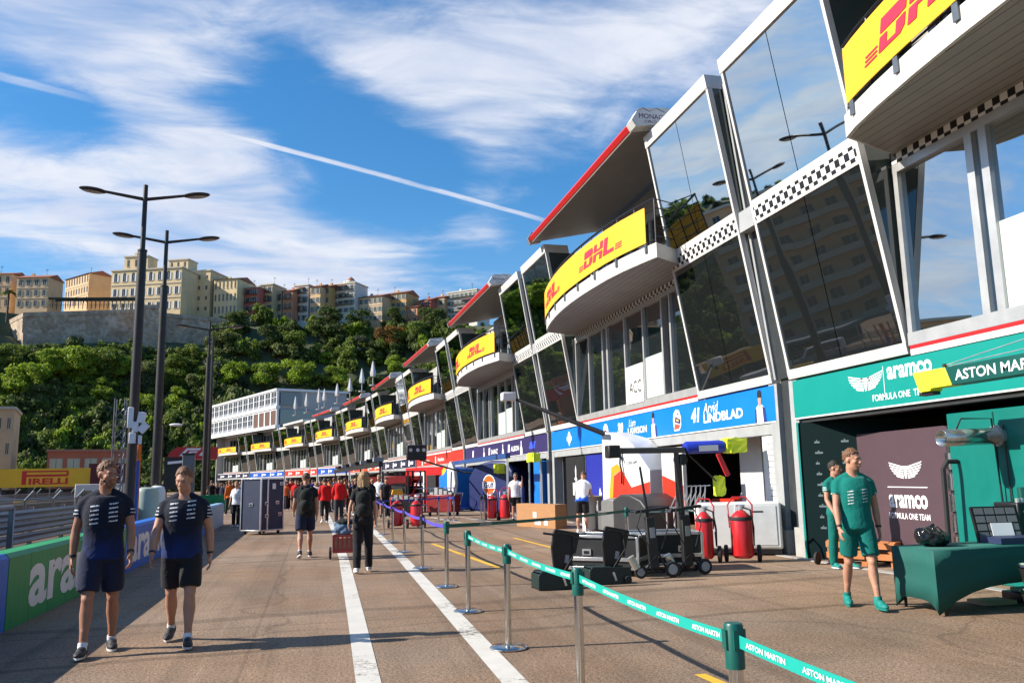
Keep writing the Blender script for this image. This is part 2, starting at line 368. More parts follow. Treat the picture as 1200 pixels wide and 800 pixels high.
def build_person(label, group=None, skin=None, hair='brown', hairstyle='short', shirt=None, sleeve=.55, bottom=None, leg='shorts', shoe='black', sole=True, voxel=.0105, det=True, beard=False, watch=False, backpack=None, shirt_hem=.87, sock=True, cap=None, jacket=False, legw=1.0, lanyard=None, glasses=False, **pose):
    b = Body(**pose); kx, ux, hx = b.kx(), b.ux(), b.hx(); J = b.J; B = b.bulk; V = Vector
    skin = skin or SKIN
    root = thing('person', label, 'person', group=group)
    mb = MB()
    # ---- body, one continuous skin
    mb.rings(torso_rings(b, .86, 1.52, -.012, -.012, 16), True, ux)
    mb.ell((0,-.005,.93+b.dz), (.155*B,.105*B,.11), 14, 9, kx)
    nk = .060 if not b.female else .048
    mb.caps(b.up(V((0,-.012,1.46+b.dz)))*b.k, b.head((0,-.02,-.075)), nk*1.12*b.k, nk*.95*b.k, 14)
    for sg in (-1,1): mb.caps(V((sg*.03,-.015,1.50+b.dz)), V((sg*.15,-.012,1.435+b.dz)), .042*B, .032*B, 10, ux)
    # head: cranium, face, jaw, nose, brow, ears
    mb.ell((0,-.012,.028), (.076,.095,.088), 18, 12, hx); mb.ell((0,.022,-.03), (.062,.072,.085), 16, 10, hx)
    mb.ell((0,.045,-.088), (.042,.04,.032), 12, 8, hx); mb.ell((0,.03,-.07), (.058,.05,.035), 12, 8, hx)
    mb.caps((0,.094,.012), (0,.112,-.026), .010, .0155, 8, hx); mb.ell((.012,.1,-.03), (.009,.012,.008), 8, 6, hx); mb.ell((-.012,.1,-.03), (.009,.012,.008), 8, 6, hx)
    mb.caps((-.036,.084,.026), (.036,.084,.026), .0125, .0125, 8, hx)
    mb.ell((0,.094,-.060), (.021,.011,.008), 10, 6, hx); mb.ell((.042,.062,-.018), (.022,.026,.022), 10, 6, hx); mb.ell((-.042,.062,-.018), (.022,.026,.022), 10, 6, hx)
    for sg in (-1, 1): mb.ell((sg*.079,-.006,-.005), (.010,.019,.031), 8, 7, hx)
    for sd, sg in (('l',-1),('r',1)):
        sh, el, wr = J[sd+'sh'], J[sd+'elb'], J[sd+'wri']; a = .055*B if not b.female else .042
        mb.ell(sh+V((sg*-.012,0,-.03)), (a*.92,a*.95,a*1.0), 12, 8, kx)
        mb.caps(sh+(el-sh)*.12, sh+(el-sh)*.55, a*.88, a*.93, 12, kx); mb.caps(sh+(el-sh)*.5, el, a*.92, a*.74, 12, kx)
        mb.caps(el, el+(wr-el)*.35, a*.74, a*.80, 12, kx); mb.caps(el+(wr-el)*.33, wr, a*.80, a*.5, 12, kx)
        hand(mb, b, sd)
        hp, kn, an = J[sd+'hip'], J[sd+'knee'], J[sd+'ank']; t = .086*B if not b.female else .084
        mb.caps(hp+V((0,0,.02)), hp+(kn-hp)*.5, t, t*.86, 14, kx); mb.caps(hp+(kn-hp)*.5, kn, t*.85, t*.62, 14, kx)
        mb.ell(kn+V((0,.012,0)), (t*.6,t*.62,t*.68), 12, 8, kx)
        cd = (an-kn); back = V((0,-.02,0))
        mb.caps(kn+cd*.08, kn+cd*.34+back, t*.60, t*.68, 12, kx); mb.caps(kn+cd*.34+back, kn+cd*.68+back*.3, t*.68, t*.47, 12, kx); mb.caps(kn+cd*.66, an, t*.46, t*.40, 12, kx)
        fd, fu = J[sd+'fd'], J[sd+'fu']; mb.caps(an-fu*.04-fd*.02, an+fd*.11-fu*.06, .030, .020, 10, kx)
    body = link('body', remeshed(mb, voxel, 3 if det else 2, skin, 'body'), root)
    # ---- hair
    hm = HAIR[hair]; hb = MB(); ga = math.pi*(3-5**.5); N = 260 if det else 60
    for i in range(N):
        y = 1-2*(i+.5)/N; r = math.sqrt(1-y*y); a = i*ga; d = V((r*math.cos(a), r*math.sin(a), y))
        lim = .24 + .30*max(0, d.y) - (.62 if d.y < -.2 else .30 if d.y < .4 else 0)
        if hairstyle == 'long': lim -= .3*(d.y < .3)
        if d.z < lim: continue
        rr = (.012 if d.z < .25 else .015 if d.y > .3 else .019) if det else .032; lift = 1.0 + (.13 if d.z > .5 and d.y > -.2 else 0)*(hairstyle != 'crop') + rnd.uniform(-.02,.07)
        hb.ell((d.x*.073, d.y*.090-.014, .03+d.z*.083*lift), (rr,rr,rr), 6, 5, hx)
    if hairstyle == 'long':
        for i in range(9):
            x = -.085+.17*i/8; hb.caps((x*.85,-.075+.06*abs(x)/.085*.6,.03), (x*1.15,-.085+rnd.uniform(-.01,.01)+.03*abs(x)/.085,-.27+rnd.uniform(-.03,.03)), .032, .02, 7, hx)
    if hairstyle == 'tail':
        hb.caps((0,-.1,.04), (0,-.13,-.05), .03, .028, 8, hx); hb.caps((0,-.13,-.05), (0,-.11,-.17), .028, .012, 8, hx)
    if hb.v: link('hair', remeshed(hb, .0065 if det else .016, 1, hm, 'hair', wob=.005, wsc=80), body)
    if cap:
        cb = MB(); cb.ell((0,-.012,.05), (.09,.108,.085), 18, 10, hx); cb.ell((0,.11,.045), (.06,.06,.010), 14, 6, hx); link('cap', remeshed(cb, .01, 1, cap, 'cap'), root)
    if beard:
        bb = MB()
        for i in range(70):
            a = -1.75+3.5*rnd.random(); zz = rnd.uniform(-.112,-.045)
            w_ = .060+.010*(zz+.1)/.06; bb.ell((math.sin(a)*w_, .018+math.cos(a)*.07*(1 if abs(a) < 1.2 else .6), zz), (.010,.010,.012), 6, 5, hx)
        link('beard', remeshed(bb, .007, 2, HAIR[hair], 'beard'), body)
    if det:
        for sg in (-1, 1):
            e = MB(); e.ell((sg*.033,.084,.003), (.0105,.006,.0042), 10, 7, hx); e.mi(1); e.ell((sg*.032,.0875,.003), (.0052,.0045,.0044), 8, 6, hx); e.build('eye', [EYE_W, EYE_D], body, smooth=True)
            e = MB(); e.caps((sg*.017,.099,.022), (sg*.048,.09,.024), .0045, .0035, 6, hx); e.build('eyebrow', hm, body, smooth=True)
        e = MB(); e.ell((0,.101,-.0565), (.022,.006,.0045), 10, 6, hx); e.ell((0,.101,-.064), (.018,.006,.005), 10, 6, hx); e.build('lips', LIP, body, smooth=True)
    if glasses:
        e = MB()
        for sg in (-1,1): e.ell((sg*.034,.1,.004), (.026,.006,.019), 12, 8, hx); e.caps((sg*.058,.09,.01), (sg*.082,0,.012), .003, .003, 6, hx)
        e.caps((-.01,.104,.008),(.01,.104,.008),.003,.003,6,hx); e.build('sunglasses', M('dark_lens',(.01,.01,.01),rough=.1,var=0), root, smooth=True)
    # ---- shirt
    sb = MB(); g = .022
    sb.rings(torso_rings(b, shirt_hem, 1.465, g, g+.006, 24), True, ux)
    sb.ell((0,-.018,1.462+b.dz), (.105*B,.070,.030), 16, 8, ux)
    for sd, sg in (('l',-1),('r',1)):
        sh, el, wr = J[sd+'sh'], J[sd+'elb'], J[sd+'wri']; a = .064*B if not b.female else .053
        sb.ell(sh+V((-sg*.008,0,-.014)), (a*1.0,a*1.03,a*1.0), 14, 9, kx); sb.caps(V((sg*.04,-.014,1.487+b.dz)), V((sg*.155,-.012,1.432+b.dz)), .058*B, .056*B, 12, ux)
        if sleeve <= 1:
            e = sh+(el-sh)*sleeve; sb.tube([sh, sh+(el-sh)*sleeve*.5, e], [a, a*1.04, a*1.06], 16, kx)
        else:
            sb.caps(sh, el, a, a*.86, 12, kx); sb.tube([el-(wr-el)*.05, el+(wr-el)*.93], [a*.86, a*.66], 14, kx)
    vx = max(.015, voxel*1.3) if det else voxel
    so = link('jacket' if jacket else 'shirt', remeshed(sb, vx, 3, shirt, 'shirt', wob=.007 if det else .004, wsc=6), root)
    if det:
        cb = MB(); rg = []
        for z, r in ((1.470,.094),(1.494,.086),(1.522,.082)):
            rg.append([V((r*1.02*math.cos(2*math.pi*i/20), r*.92*math.sin(2*math.pi*i/20)-.012, z+b.dz+.012*(-math.sin(2*math.pi*i/20))*-1*.0-.055*max(0,math.sin(2*math.pi*i/20))**3)) for i in range(20)])
        cb.rings(rg, False, ux); o = cb.build('collar', shirt, so, smooth=True); sd_ = o.modifiers.new('t','SOLIDIFY'); sd_.thickness = .008
    # ---- legs
    lb = MB(); lb.rings(torso_rings(b, .86, 1.02, .012, .014, 22), True, ux if b.la < .1 else kx); lb.ell((0,-.004,.915+b.dz), (.176*B,.126*B,.10), 16, 9, kx)
    for sd, sg in (('l',-1),('r',1)):
        hp, kn, an = J[sd+'hip'], J[sd+'knee'], J[sd+'ank']; t = (.104*B if not b.female else .104)*legw
        if leg == 'shorts':
            e = hp+(kn-hp)*.84; lb.tube([hp+V((0,0,.03)), hp+(kn-hp)*.4, e], [t*.98, t*1.02, t*.96], 18, kx)
        else:
            lb.caps(hp+V((0,0,.02)), kn, t*.97, t*.80, 14, kx); lb.tube([kn, kn+(an-kn)*.5+V((0,-.008,0)), an+(an-kn)*.06], [t*.80, t*.74, t*.66], 16, kx)
    link('shorts' if leg == 'shorts' else 'trousers', remeshed(lb, vx, 3, bottom, 'legs', wob=.006 if det else .003, wsc=8), root)
    # ---- shoes
    for sd in 'lr':
        an, fd, fu = J[sd+'ank'], J[sd+'fd'], J[sd+'fu']; sx = fu.cross(fd).normalized()*-1; rot = Matrix((sx, fd, fu)).transposed()
        f = MB(); f.ell(an+fd*.0-fu*.040, (.046,.072,.048), 12, 8, kx, rot); f.ell(an+fd*.10-fu*.052, (.050,.100,.038), 14, 8, kx, rot); f.ell(an+fd*.05-fu*.03, (.044,.075,.040), 12, 8, kx, rot); f.caps(an-fd*.01-fu*.03, an-fd*.008-fu*.002, .049, .047, 12, kx)
        so_ = link('shoe', remeshed(f, .009 if det else .016, 2, SHOE[shoe], 'shoe'), root)
        s2 = MB(); n = 18; rg = []
        for h, gr in ((-.087,0),(-.066,.004)):
            rg.append([an+fd*(.062+.128*math.cos(2*math.pi*i/n))+sx*((.043+gr)*math.sin(2*math.pi*i/n)*(1-.14*math.cos(2*math.pi*i/n+2.8)))+fu*h for i in range(n)])
        s2.rings(rg, True, kx); s2.build('sole', SHOE_SOLE if sole else SHOE[shoe], so_, smooth=True)
        if sock and leg == 'shorts' and det:
            s3 = MB(); d = (J[sd+'knee']-an).normalized(); s3.tube([an-d*.03, an+d*.04], [.044, .042], 14, kx); s3.build('sock', WHITE_CLOTH if shoe == 'black' else SHOE[shoe], root, smooth=True)
    if watch:
        for sd in ('l', 'r'):
            w, hd = J[sd+'wri'], J[sd+'hd']; f = MB(); f.tube([w-hd*.035, w-hd*.012], [.034,.033], 14, kx); f.build('wristband', M('black_rubber', (.015,.015,.016), rough=.6), root, smooth=True)
    if backpack:
        f = MB()
        for z, w, d_ in ((1.02,.135,.05),(1.08,.15,.085),(1.25,.15,.09),(1.40,.13,.075),(1.47,.09,.04)):
            pass
        f.ell((0,-.19,1.12+b.dz), (.15,.10,.15), 14, 9, ux); f.ell((0,-.185,1.30+b.dz), (.145,.095,.16), 14, 9, ux); f.ell((0,-.26,1.12+b.dz), (.11,.055,.10), 12, 8, ux)
        bp = link('backpack', remeshed(f, .014, 3, backpack, 'backpack', wob=.006, wsc=9), root)
        for sg in (-1, 1):
            f = MB(); f.tube([V((sg*.10,-.13,1.46+b.dz)), V((sg*.105,-.02,1.525+b.dz)), V((sg*.11,.1,1.45+b.dz)), V((sg*.125,.135,1.30+b.dz)), V((sg*.17,.03,1.14+b.dz)), V((sg*.14,-.12,1.08+b.dz))], .017, 8, ux); f.build('strap', backpack, bp, smooth=True)
    if lanyard:
        f = MB(); f.tube([V((-.06,.06,1.5+b.dz)), V((-.03,.145,1.32+b.dz)), V((0,.15,1.2+b.dz)), V((.03,.145,1.32+b.dz)), V((.06,.06,1.5+b.dz))], .006, 6, ux); f.build('lanyard', lanyard, root)
    return root
def place(o, x, y, face):
    """stand figure at x,y looking along the unit heading 'face' in degrees (0 = down the lane, 90 = towards the garages)"""
    o.location = (x, y, 0.009); o.rotation_euler = (0, 0, -R_(face)); return o

NAVY = fabric_mat('navy_team_shirt', (.005,.008,.02), (.008,.024,.13), bars=(1.24,5,.042,.045,.125,(.62,.65,.7)), z0=.78, z1=1.16)
NAVY_SHORTS = fabric_mat('navy_shorts', (.012,.016,.040)); BLACK_CLOTH = fabric_mat('black_cloth', (.012,.012,.014)); CHAR = fabric_mat('charcoal_cloth', (.03,.034,.042))
TEALS = fabric_mat('teal_team_shirt', (.0,.145,.12), bars=(1.22,5,.036,.05,.115,(.75,.78,.76))); TEALB = fabric_mat('teal_shorts', (.0,.12,.10))
REDC = fabric_mat('red_cloth', (.62,.012,.012)); ORANGEC = fabric_mat('orange_cloth', (.75,.13,.01)); BLUEC = fabric_mat('blue_cloth', (.01,.07,.45)); GREYC = fabric_mat('grey_cloth', (.25,.26,.27))
PACK = fabric_mat('black_pack', (.012,.013,.012)); BWS = fabric_mat('blue_white_shirt', (.72,.74,.8), (.01,.1,.62), z0=1.0, z1=1.06)
def people():
    p = build_person('bearded man in navy team polo by the green hoarding, head turned to his companion', skin=SKIN_TAN, hair='sandy', shirt=NAVY, bottom=NAVY_SHORTS, beard=True, watch=True, H=1.86, lhip=-9, lknee=6, rhip=15, rknee=3, lfoot=0, rfoot=2, lsh=8, rsh=-12, lab=12, rab=14, lel=24, rel=12, yaw=34, pitch=-4)
    q = G(110, 768); place(p, q.x, q.y+.12, 172)
    p = build_person('stocky man in navy team polo and black shorts, looking down', hair='sandy', shirt=NAVY, bottom=BLACK_CLOTH, watch=True, bulk=1.07, H=1.79, lhip=16, lknee=4, rhip=-14, rknee=14, rfoot=-14, lsh=-12, rsh=16, lab=15, rab=14, lel=14, rel=16, yaw=-14, pitch=-14)
    q = G(207, 757); place(p, q.x, q.y+.1, 178)
    p = build_person('man in teal team polo, teal shorts and teal trainers walking out past the maroon board', hair='sandy', shirt=TEALS, bottom=TEALB, shoe='teal', sole=False, watch=True, H=1.87, bulk=.97, lhip=15, lknee=3, rhip=-10, rknee=10, rfoot=-8, lsh=-8, rsh=10, lab=12, rab=9, lel=14, rel=12, yaw=38, pitch=-3)
    q = G(1012, 712); place(p, q.x, q.y, 198)
    p = build_person('person in long teal trousers half hidden behind the walking man in teal', hair='dark', shirt=TEALS, bottom=TEALB, leg='trousers', shoe='teal', sole=True, H=1.78, lhip=6, rhip=-4, lsh=4, rsh=8, lel=30, rel=30, yaw=30)
    place(p, 8.66, 12.9, 172)
    p = build_person('man seen from behind with black T-shirt, black backpack and long dark shorts', hair='brown', hairstyle='crop', shirt=BLACK_CLOTH, bottom=NAVY_SHORTS, backpack=PACK, H=1.8, bulk=1.08, lhip=-14, lknee=14, lfoot=-22, rhip=14, rknee=2, lsh=12, rsh=-4, lel=35, rel=25, voxel=.012, legw=1.03)
    q = G(357, 654); place(p, q.x, q.y, -2)
    p = build_person('woman with long blonde hair and black backpack pulling a red crate trolley', hair='blond', hairstyle='long', shirt=BLACK_CLOTH, bottom=BLACK_CLOTH, leg='trousers', shoe='white', backpack=PACK, female=True, H=1.75, lhip=-8, lknee=6, lfoot=-10, rhip=10, lsh=-16, rsh=6, lab=16, rab=10, lel=4, rel=20, voxel=.012)
    q = G(425, 671); place(p, q.x, q.y, 3)
    p = build_person('person in red jacket and black trousers walking away, nearer the left white line', hair='dark', shirt=REDC, sleeve=2, jacket=True, bottom=BLACK_CLOTH, leg='trousers', shoe='white', H=1.72, lhip=-6, lfoot=-20, lknee=14, rhip=6, det=False, voxel=.016)
    q = G(380, 613); place(p, q.x, q.y, -4)
    p = build_person('tall man in red jacket and grey trousers walking away between the white lines', hair='dark', shirt=REDC, sleeve=2, jacket=True, bottom=CHAR, leg='trousers', H=1.83, lhip=-4, rhip=5, lsh=6, rsh=-4, lab=14, rab=14, det=False, voxel=.016)
    q = G(397, 612); place(p, q.x, q.y, -4)
    p = build_person('bare-armed person in dark T-shirt walking just ahead of the blonde woman', hair='brown', shirt=BLACK_CLOTH, bottom=CHAR, leg='trousers', H=1.84, lhip=-6, rhip=8, lsh=-8, rsh=8, lab=14, det=False, voxel=.016)
    place(p, 1.28, 22.5, 0)
    p = build_person('person in white T-shirt, black trousers and cap beside the tall navy flight case', hair='blond', hairstyle='tail', shirt=WHITE_CLOTH, sleeve=.9, bottom=BLACK_CLOTH, leg='trousers', shoe='white', H=1.68, female=True, lhip=3, rhip=-3, lab=12, rab=12, lsh=8, rsh=8, det=False, voxel=.014)
    q = G(276, 617); place(p, q.x, q.y, 195)
    p = build_person('man in white shirt and black shorts raising one hand to his face', hair='dark', shirt=WHITE_CLOTH, bottom=BLACK_CLOTH, H=1.8, lhip=3, rhip=-2, lsh=62, lel=105, rsh=2, rab=16, lab=14, glasses=True, voxel=.012)
    q = G(605, 610); place(p, q.x, q.y, 195)
    p = build_person('man in white and blue shirt leaning over the white counter', hair='brown', hairstyle='crop', shirt=BWS, bottom=BLACK_CLOTH, leg='shorts', shoe='white', H=1.8, bulk=1.04, lean=16, lhip=-5, rhip=6, lsh=26, rsh=22, lel=50, rel=50, pitch=-18, voxel=.012)
    q = G(683, 625); place(p, q.x, q.y, 35)
    p = build_person('seated mechanic in blue and white shirt inside the bright blue garage', hair='dark', shirt=BWS, bottom=NAVY_SHORTS, leg='trousers', H=1.8, lhip=80, lknee=85, rhip=76, rknee=82, lsh=35, rsh=30, lel=60, rel=50, pitch=-15, det=False, voxel=.016)
    place(p, 10.9, 20.0, 255)
    # ---- the crowd far down the lane: a few figures, copied
    protos = []
    specs = [dict(shirt=REDC, bottom=BLACK_CLOTH, leg='trousers', sleeve=.6, lhip=8, rhip=-8, lab=14, rab=12, hair='dark'), dict(shirt=BLACK_CLOTH, bottom=BLACK_CLOTH, leg='trousers', sleeve=.6, lhip=-7, rhip=7, lsh=20, lel=50, hair='brown'),
             dict(shirt=WHITE_CLOTH, bottom=NAVY_SHORTS, sleeve=.6, lhip=4, rhip=-3, hair='blond', rsh=15, rel=60), dict(shirt=NAVY_SHORTS, bottom=CHAR, leg='trousers', sleeve=2, lhip=10, rhip=-9, hair='sandy', female=True)]
    nm = ['red', 'black', 'white', 'navy']
    for sp, c in zip(specs, nm):
        protos.append(build_person('x', 'crowd far down the pit lane', det=False, voxel=.02, H=1.76, **sp))
    cols = {'red': REDC, 'black': BLACK_CLOTH, 'white': WHITE_CLOTH, 'navy': NAVY_SHORTS, 'orange': ORANGEC, 'blue': BLUEC, 'grey': GREYC}
    used = set()
    def put(i, c, x, y, f):
        src = protos[i]
        if i in used: o = copy_tree(src)
        else: o = src; used.add(i)
        o['label'] = 'person in %s top among the crowd far down the pit lane' % c; o['group'] = 'crowd in %s far down the pit lane' % c
        for ch in o.children:
            if ch.name.split('.')[0] in ('shirt', 'jacket'):
                ch.material_slots[0].link = 'OBJECT'; ch.material_slots[0].material = cols[c]
        s = rnd.uniform(.90, 1.07); o.scale = (s, s, s); place(o, x, y, f)
    spots = [(346,600,'red'),(353,601,'navy'),(362,598,'black'),(371,597,'grey'),(385,600,'orange'),(391,598,'navy'),(404,601,'black'),(409,599,'black'),(416,602,'black'),(424,603,'navy'),(436,604,'red'),(444,606,'white'),(452,606,'black'),
             (340,596,'black'),(334,597,'orange'),(327,595,'red'),(320,594,'black'),(313,595,'white'),(306,594,'red'),(299,595,'black'),(292,594,'navy'),(286,595,'black'),(279,594,'red'),(272,596,'black'),(265,594,'black'),(259,596,'navy'),(253,594,'black'),
             (247,597,'black'),(241,595,'red'),(268,603,'orange'),(400,590,'white'),(378,590,'black'),(366,591,'blue'),(358,590,'navy'),(349,589,'black'),(330,589,'black'),(318,588,'white'),(303,588,'black'),(289,588,'navy'),(275,588,'red'),(262,588,'black'),(250,588,'black'),(395,594,'blue'),(413,592,'blue'),(430,594,'white'),(440,596,'red'),
             (384,587,'black'),(372,586,'orange'),(342,586,'grey'),(323,586,'navy'),(297,586,'red'),(281,586,'white')]
    q_ = random.Random(11)
    for i in range(34): spots.append((q_.uniform(236,458), q_.uniform(584,597), q_.choice(['black','black','red','navy','black','white','red','orange','grey'])))
    near = {'red':0,'orange':0,'black':1,'white':2,'navy':3,'blue':1,'grey':2}
    for k, (px, py, c) in enumerate(spots):
        q = G(px, py); i = near[c] if k < 6 or rnd.random() < .6 else rnd.choice((0,1,2,3))
        put(i, c, q.x, q.y, rnd.choice((0, 180, 170, 10, 200, -20, 90)) + rnd.uniform(-40, 40))
people()
# ================================================================ PIT BUILDING
WHITE = M('white_panel', (.60,.585,.55), rough=.38, var=.14, vscale=1.2, dirt=.34)
ALU = M('aluminium', (.52,.52,.51), rough=.35, metal=.5, var=.1, vscale=3)
GREYP = M('grey_post', (.34,.35,.35), rough=.45, var=.12, vscale=2, dirt=.25)
DARKP = M('dark_post', (.035,.04,.042), rough=.4, var=.15)
SOFFIT = M('soffit_brown', (.20,.17,.145), rough=.6, var=.15, vscale=1.5)
REDP = M('red_paint', (.50,.014,.016), rough=.35, var=.06); BLACK = M('black_matt', (.012,.012,.013), rough=.5, var=.2)
BLACKM = M('black_metal', (.02,.02,.022), rough=.35, metal=.3, var=.2)
WINT = M('white_paint', (.68,.68,.665), rough=.35, var=.05)
CHK = checker_mat()
GL_UP = glass_mat('mirror_glass', (.60,.67,.69), 1.5); GL_UP.node_tree.nodes['Principled BSDF'].inputs['Metallic'].default_value = 1.0; GL_M = glass_mat('mirror_window', (.55,.61,.63), 1.5); GL_M.node_tree.nodes['Principled BSDF'].inputs['Metallic'].default_value = 1.0; GL_LO = glass_mat('dark_glass', (.01,.012,.012), 2.15)
GL_W = glass_mat('window_glass', (.012,.015,.016), 2.4); GL_S = glass_mat('side_glass', (.04,.06,.06), 1.9, rough=.06)
FROST = M('frosted_panel', (.50,.56,.54), rough=.25, var=.04)
CONC = M('concrete_grey', (.36,.35,.33), rough=.8, var=.18, vscale=2, bump=.3, dirt=.3)
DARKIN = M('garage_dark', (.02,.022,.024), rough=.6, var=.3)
def plank_soffit():
    m = M('balcony_soffit', (.30,.285,.265), rough=.6, var=0); nt = m.node_tree; L = nt.links; b = nt.nodes['Principled BSDF']
    tc = _n(nt, 'ShaderNodeTexCoord'); sp = _n(nt, 'ShaderNodeSeparateXYZ'); L.new(tc.outputs['Object'], sp.inputs[0])
    dv = _n(nt, 'ShaderNodeMath', operation='MULTIPLY'); dv.inputs[1].default_value = 1/.19; L.new(sp.outputs['X'], dv.inputs[0])
    fr = _n(nt, 'ShaderNodeMath', operation='FRACT'); L.new(dv.outputs[0], fr.inputs[0])
    lt = _n(nt, 'ShaderNodeMath', operation='LESS_THAN'); lt.inputs[1].default_value = .07; L.new(fr.outputs[0], lt.inputs[0])
    nz = _n(nt, 'ShaderNodeTexNoise', Scale=1.4, Detail=6.0); L.new(tc.outputs['Object'], nz.inputs['Vector'])
    mr = _n(nt, 'ShaderNodeMapRange'); mr.inputs['To Min'].default_value = .75; mr.inputs['To Max'].default_value = 1.2; L.new(nz.outputs['Fac'], mr.inputs['Value'])
    sc = _n(nt, 'ShaderNodeVectorMath', operation='SCALE'); sc.inputs[0].default_value = (.30,.285,.265); L.new(mr.outputs['Result'], sc.inputs['Scale'])
    mx = _n(nt, 'ShaderNodeMix', data_type='RGBA'); L.new(lt.outputs[0], mx.inputs['Factor']); L.new(sc.outputs['Vector'], mx.inputs[6]); mx.inputs[7].default_value = (.05,.045,.04,1); L.new(mx.outputs[2], b.inputs['Base Color'])
    return m
SOFB = plank_soffit()

UL = 17.6
HEAD = [0, 0, -1.4, -3.0, -4.6, -8.2, -12.2, -16.4, -21.5, -24.0, -26.0]   # heading of the unit that begins at gap k
GAP = [Vector((9.25, -2.35)), Vector((9.25, 15.25))]
for k in range(1, 10):
    h = R_(HEAD[k]); GAP.append(GAP[-1] + Vector((math.sin(h), math.cos(h)))*UL)
# unit index k: gap k at GAP[k+1]; unit 0 lies behind/beside the camera on the right, unit 1 is the bright blue garage
def ufr(k):
    """location, rotz of the unit that starts at gap k (local +Y along the lane, local -X towards the lane)"""
    return (GAP[k].x, GAP[k].y, 0), -R_(HEAD[k])
def gfr(k):
    h = (HEAD[k-1]+HEAD[k])/2 if k else 0
    return (GAP[k].x, GAP[k].y, 0), -R_(h)
PB = thing('pit_building', 'long white and glass pit building with tilted bays and round balconies above open garages', 'pit building', (GAP[0].x, GAP[0].y, 0))
def part(name, me, fr, sub=None, bevel=0):
    loc, rz = fr
    return link(name, me, PB, (loc[0]-GAP[0].x, loc[1]-GAP[0].y, 0), rz, bevel)
def dz_(z): return .05 + (z-3.45)*.167           # outward lean of the glass bays
def bx(mb, s0, s1, z0, z1, o0, o1):
    X = lambda z, o: -(dz_(z)+o)
    return mb.hexa([(X(z0,o1),s0,z0),(X(z0,o0),s0,z0),(X(z0,o0),s1,z0),(X(z0,o1),s1,z0),(X(z1,o1),s0,z1),(X(z1,o0),s0,z1),(X(z1,o0),s1,z1),(X(z1,o1),s1,z1)])
def bay_meshes(s0, s1):
    fr = MB()
    bx(fr, s0, s1, 3.44, 3.62, -.5, .03)                       # sill
    bx(fr, s0, s0+.075, 3.62, 9.86, -.10, .02); bx(fr, s1-.075, s1, 3.62, 9.86, -.10, .02)
    bx(fr, s0-.01, s1+.01, 9.86, 10.16, -.9, .035)             # cap
    bx(fr, s0+.075, s1-.075, 6.62, 7.10, -.10, .012)           # band
    up = MB(); m = (s0+s1)/2
    bx(up, s0+.075, m-.012, 7.10, 9.86, -.05, -.012); bx(up, m+.012, s1-.075, 7.10, 9.86, -.05, -.012)
    lo = MB(); bx(lo, s0+.075, m-.012, 3.62, 6.62, -.05, -.012); bx(lo, m+.012, s1-.075, 3.62, 6.62, -.05, -.012)
    bk = MB()
    for s in (s0+.012, s1-.024):                               # side cheeks
        P = lambda z, o: (-(dz_(z)+o), z)
        bk.prism([P(3.62,-.1), P(9.86,-.1), (.6,9.86), (.6,3.62)], s, s+.012, 'xz')
    bk.mi(1); bx(bk, s0+.05, s1-.05, 3.5, 9.9, -.14, -.10)     # dark lining behind the panes
    ck = MB(); bx(ck, s0+.075, s1-.075, 6.68, 6.95, .012, .016)
    return (fr.mesh('glass_bay', WHITE), up.mesh('upper_pane', GL_UP), lo.mesh('lower_pane', GL_LO), bk.mesh('side_cheek', [GL_S, DARKIN]), ck.mesh('checker_strip', CHK))
BAYS = [bay_meshes(-3.82, -.32), bay_meshes(.32, 3.78)]
def recess_wall(ms, slot):
    fr = MB(); gl = MB(); x0, x1 = -.06, .06
    fr.box(-.08,.1,3.8,13.75,3.56,3.76); fr.box(-.08,.1,3.8,13.75,6.42,6.56)
    for i, s in enumerate(ms): w = .05 if i not in (5,6) else .07; fr.box(-.08,.1,s-w,s+w,3.76,6.42)
    for a, b in zip(ms[:-1], ms[1:]):
        if slot and abs(a-slot) < .01: continue                          # open dark slot
        gl.box(.0,.02,a+.05,b-.05,3.76,6.42)
    return fr.mesh('window_frame', ALU), gl.mesh('window_pane', GL_W)
RW = recess_wall([3.83, 5.26, 5.82, 7.2, 8.7, 10.3, 10.75, 12.2, 13.68], 5.26); RW0 = recess_wall([3.83, 5.3, 6.8, 8.4, 10.1, 11.83, 12.1, 13.68], 0); RW0[1].materials[0] = GL_M
def door_panels(kind):
    mb = MB(); mb.mi(0); mb.box(-.04,-.0,5.87,7.15,3.78,4.95)
    if kind: mb.mi(1); mb.box(-.045,-.0,7.25,8.65,3.78,4.85)
    return mb.mesh('door_panel', [FROST, WINT])
BAL = [(2.8,1.42),(3.5,1.57),(4.3,1.72),(5.2,1.83),(6.2,1.89),(7.2,1.92),(8.2,1.92),(9.2,1.88),(10.2,1.80),(11.2,1.68),(12.1,1.54),(12.8,1.40),(13.2,1.28)]
def bal_arc(s):
    for (a, d0), (b, d1) in zip(BAL[:-1], BAL[1:]):
        if a <= s <= b: t = (s-a)/(b-a); return d0+(d1-d0)*t
    return BAL[0][1] if s < BAL[0][0] else BAL[-1][1]
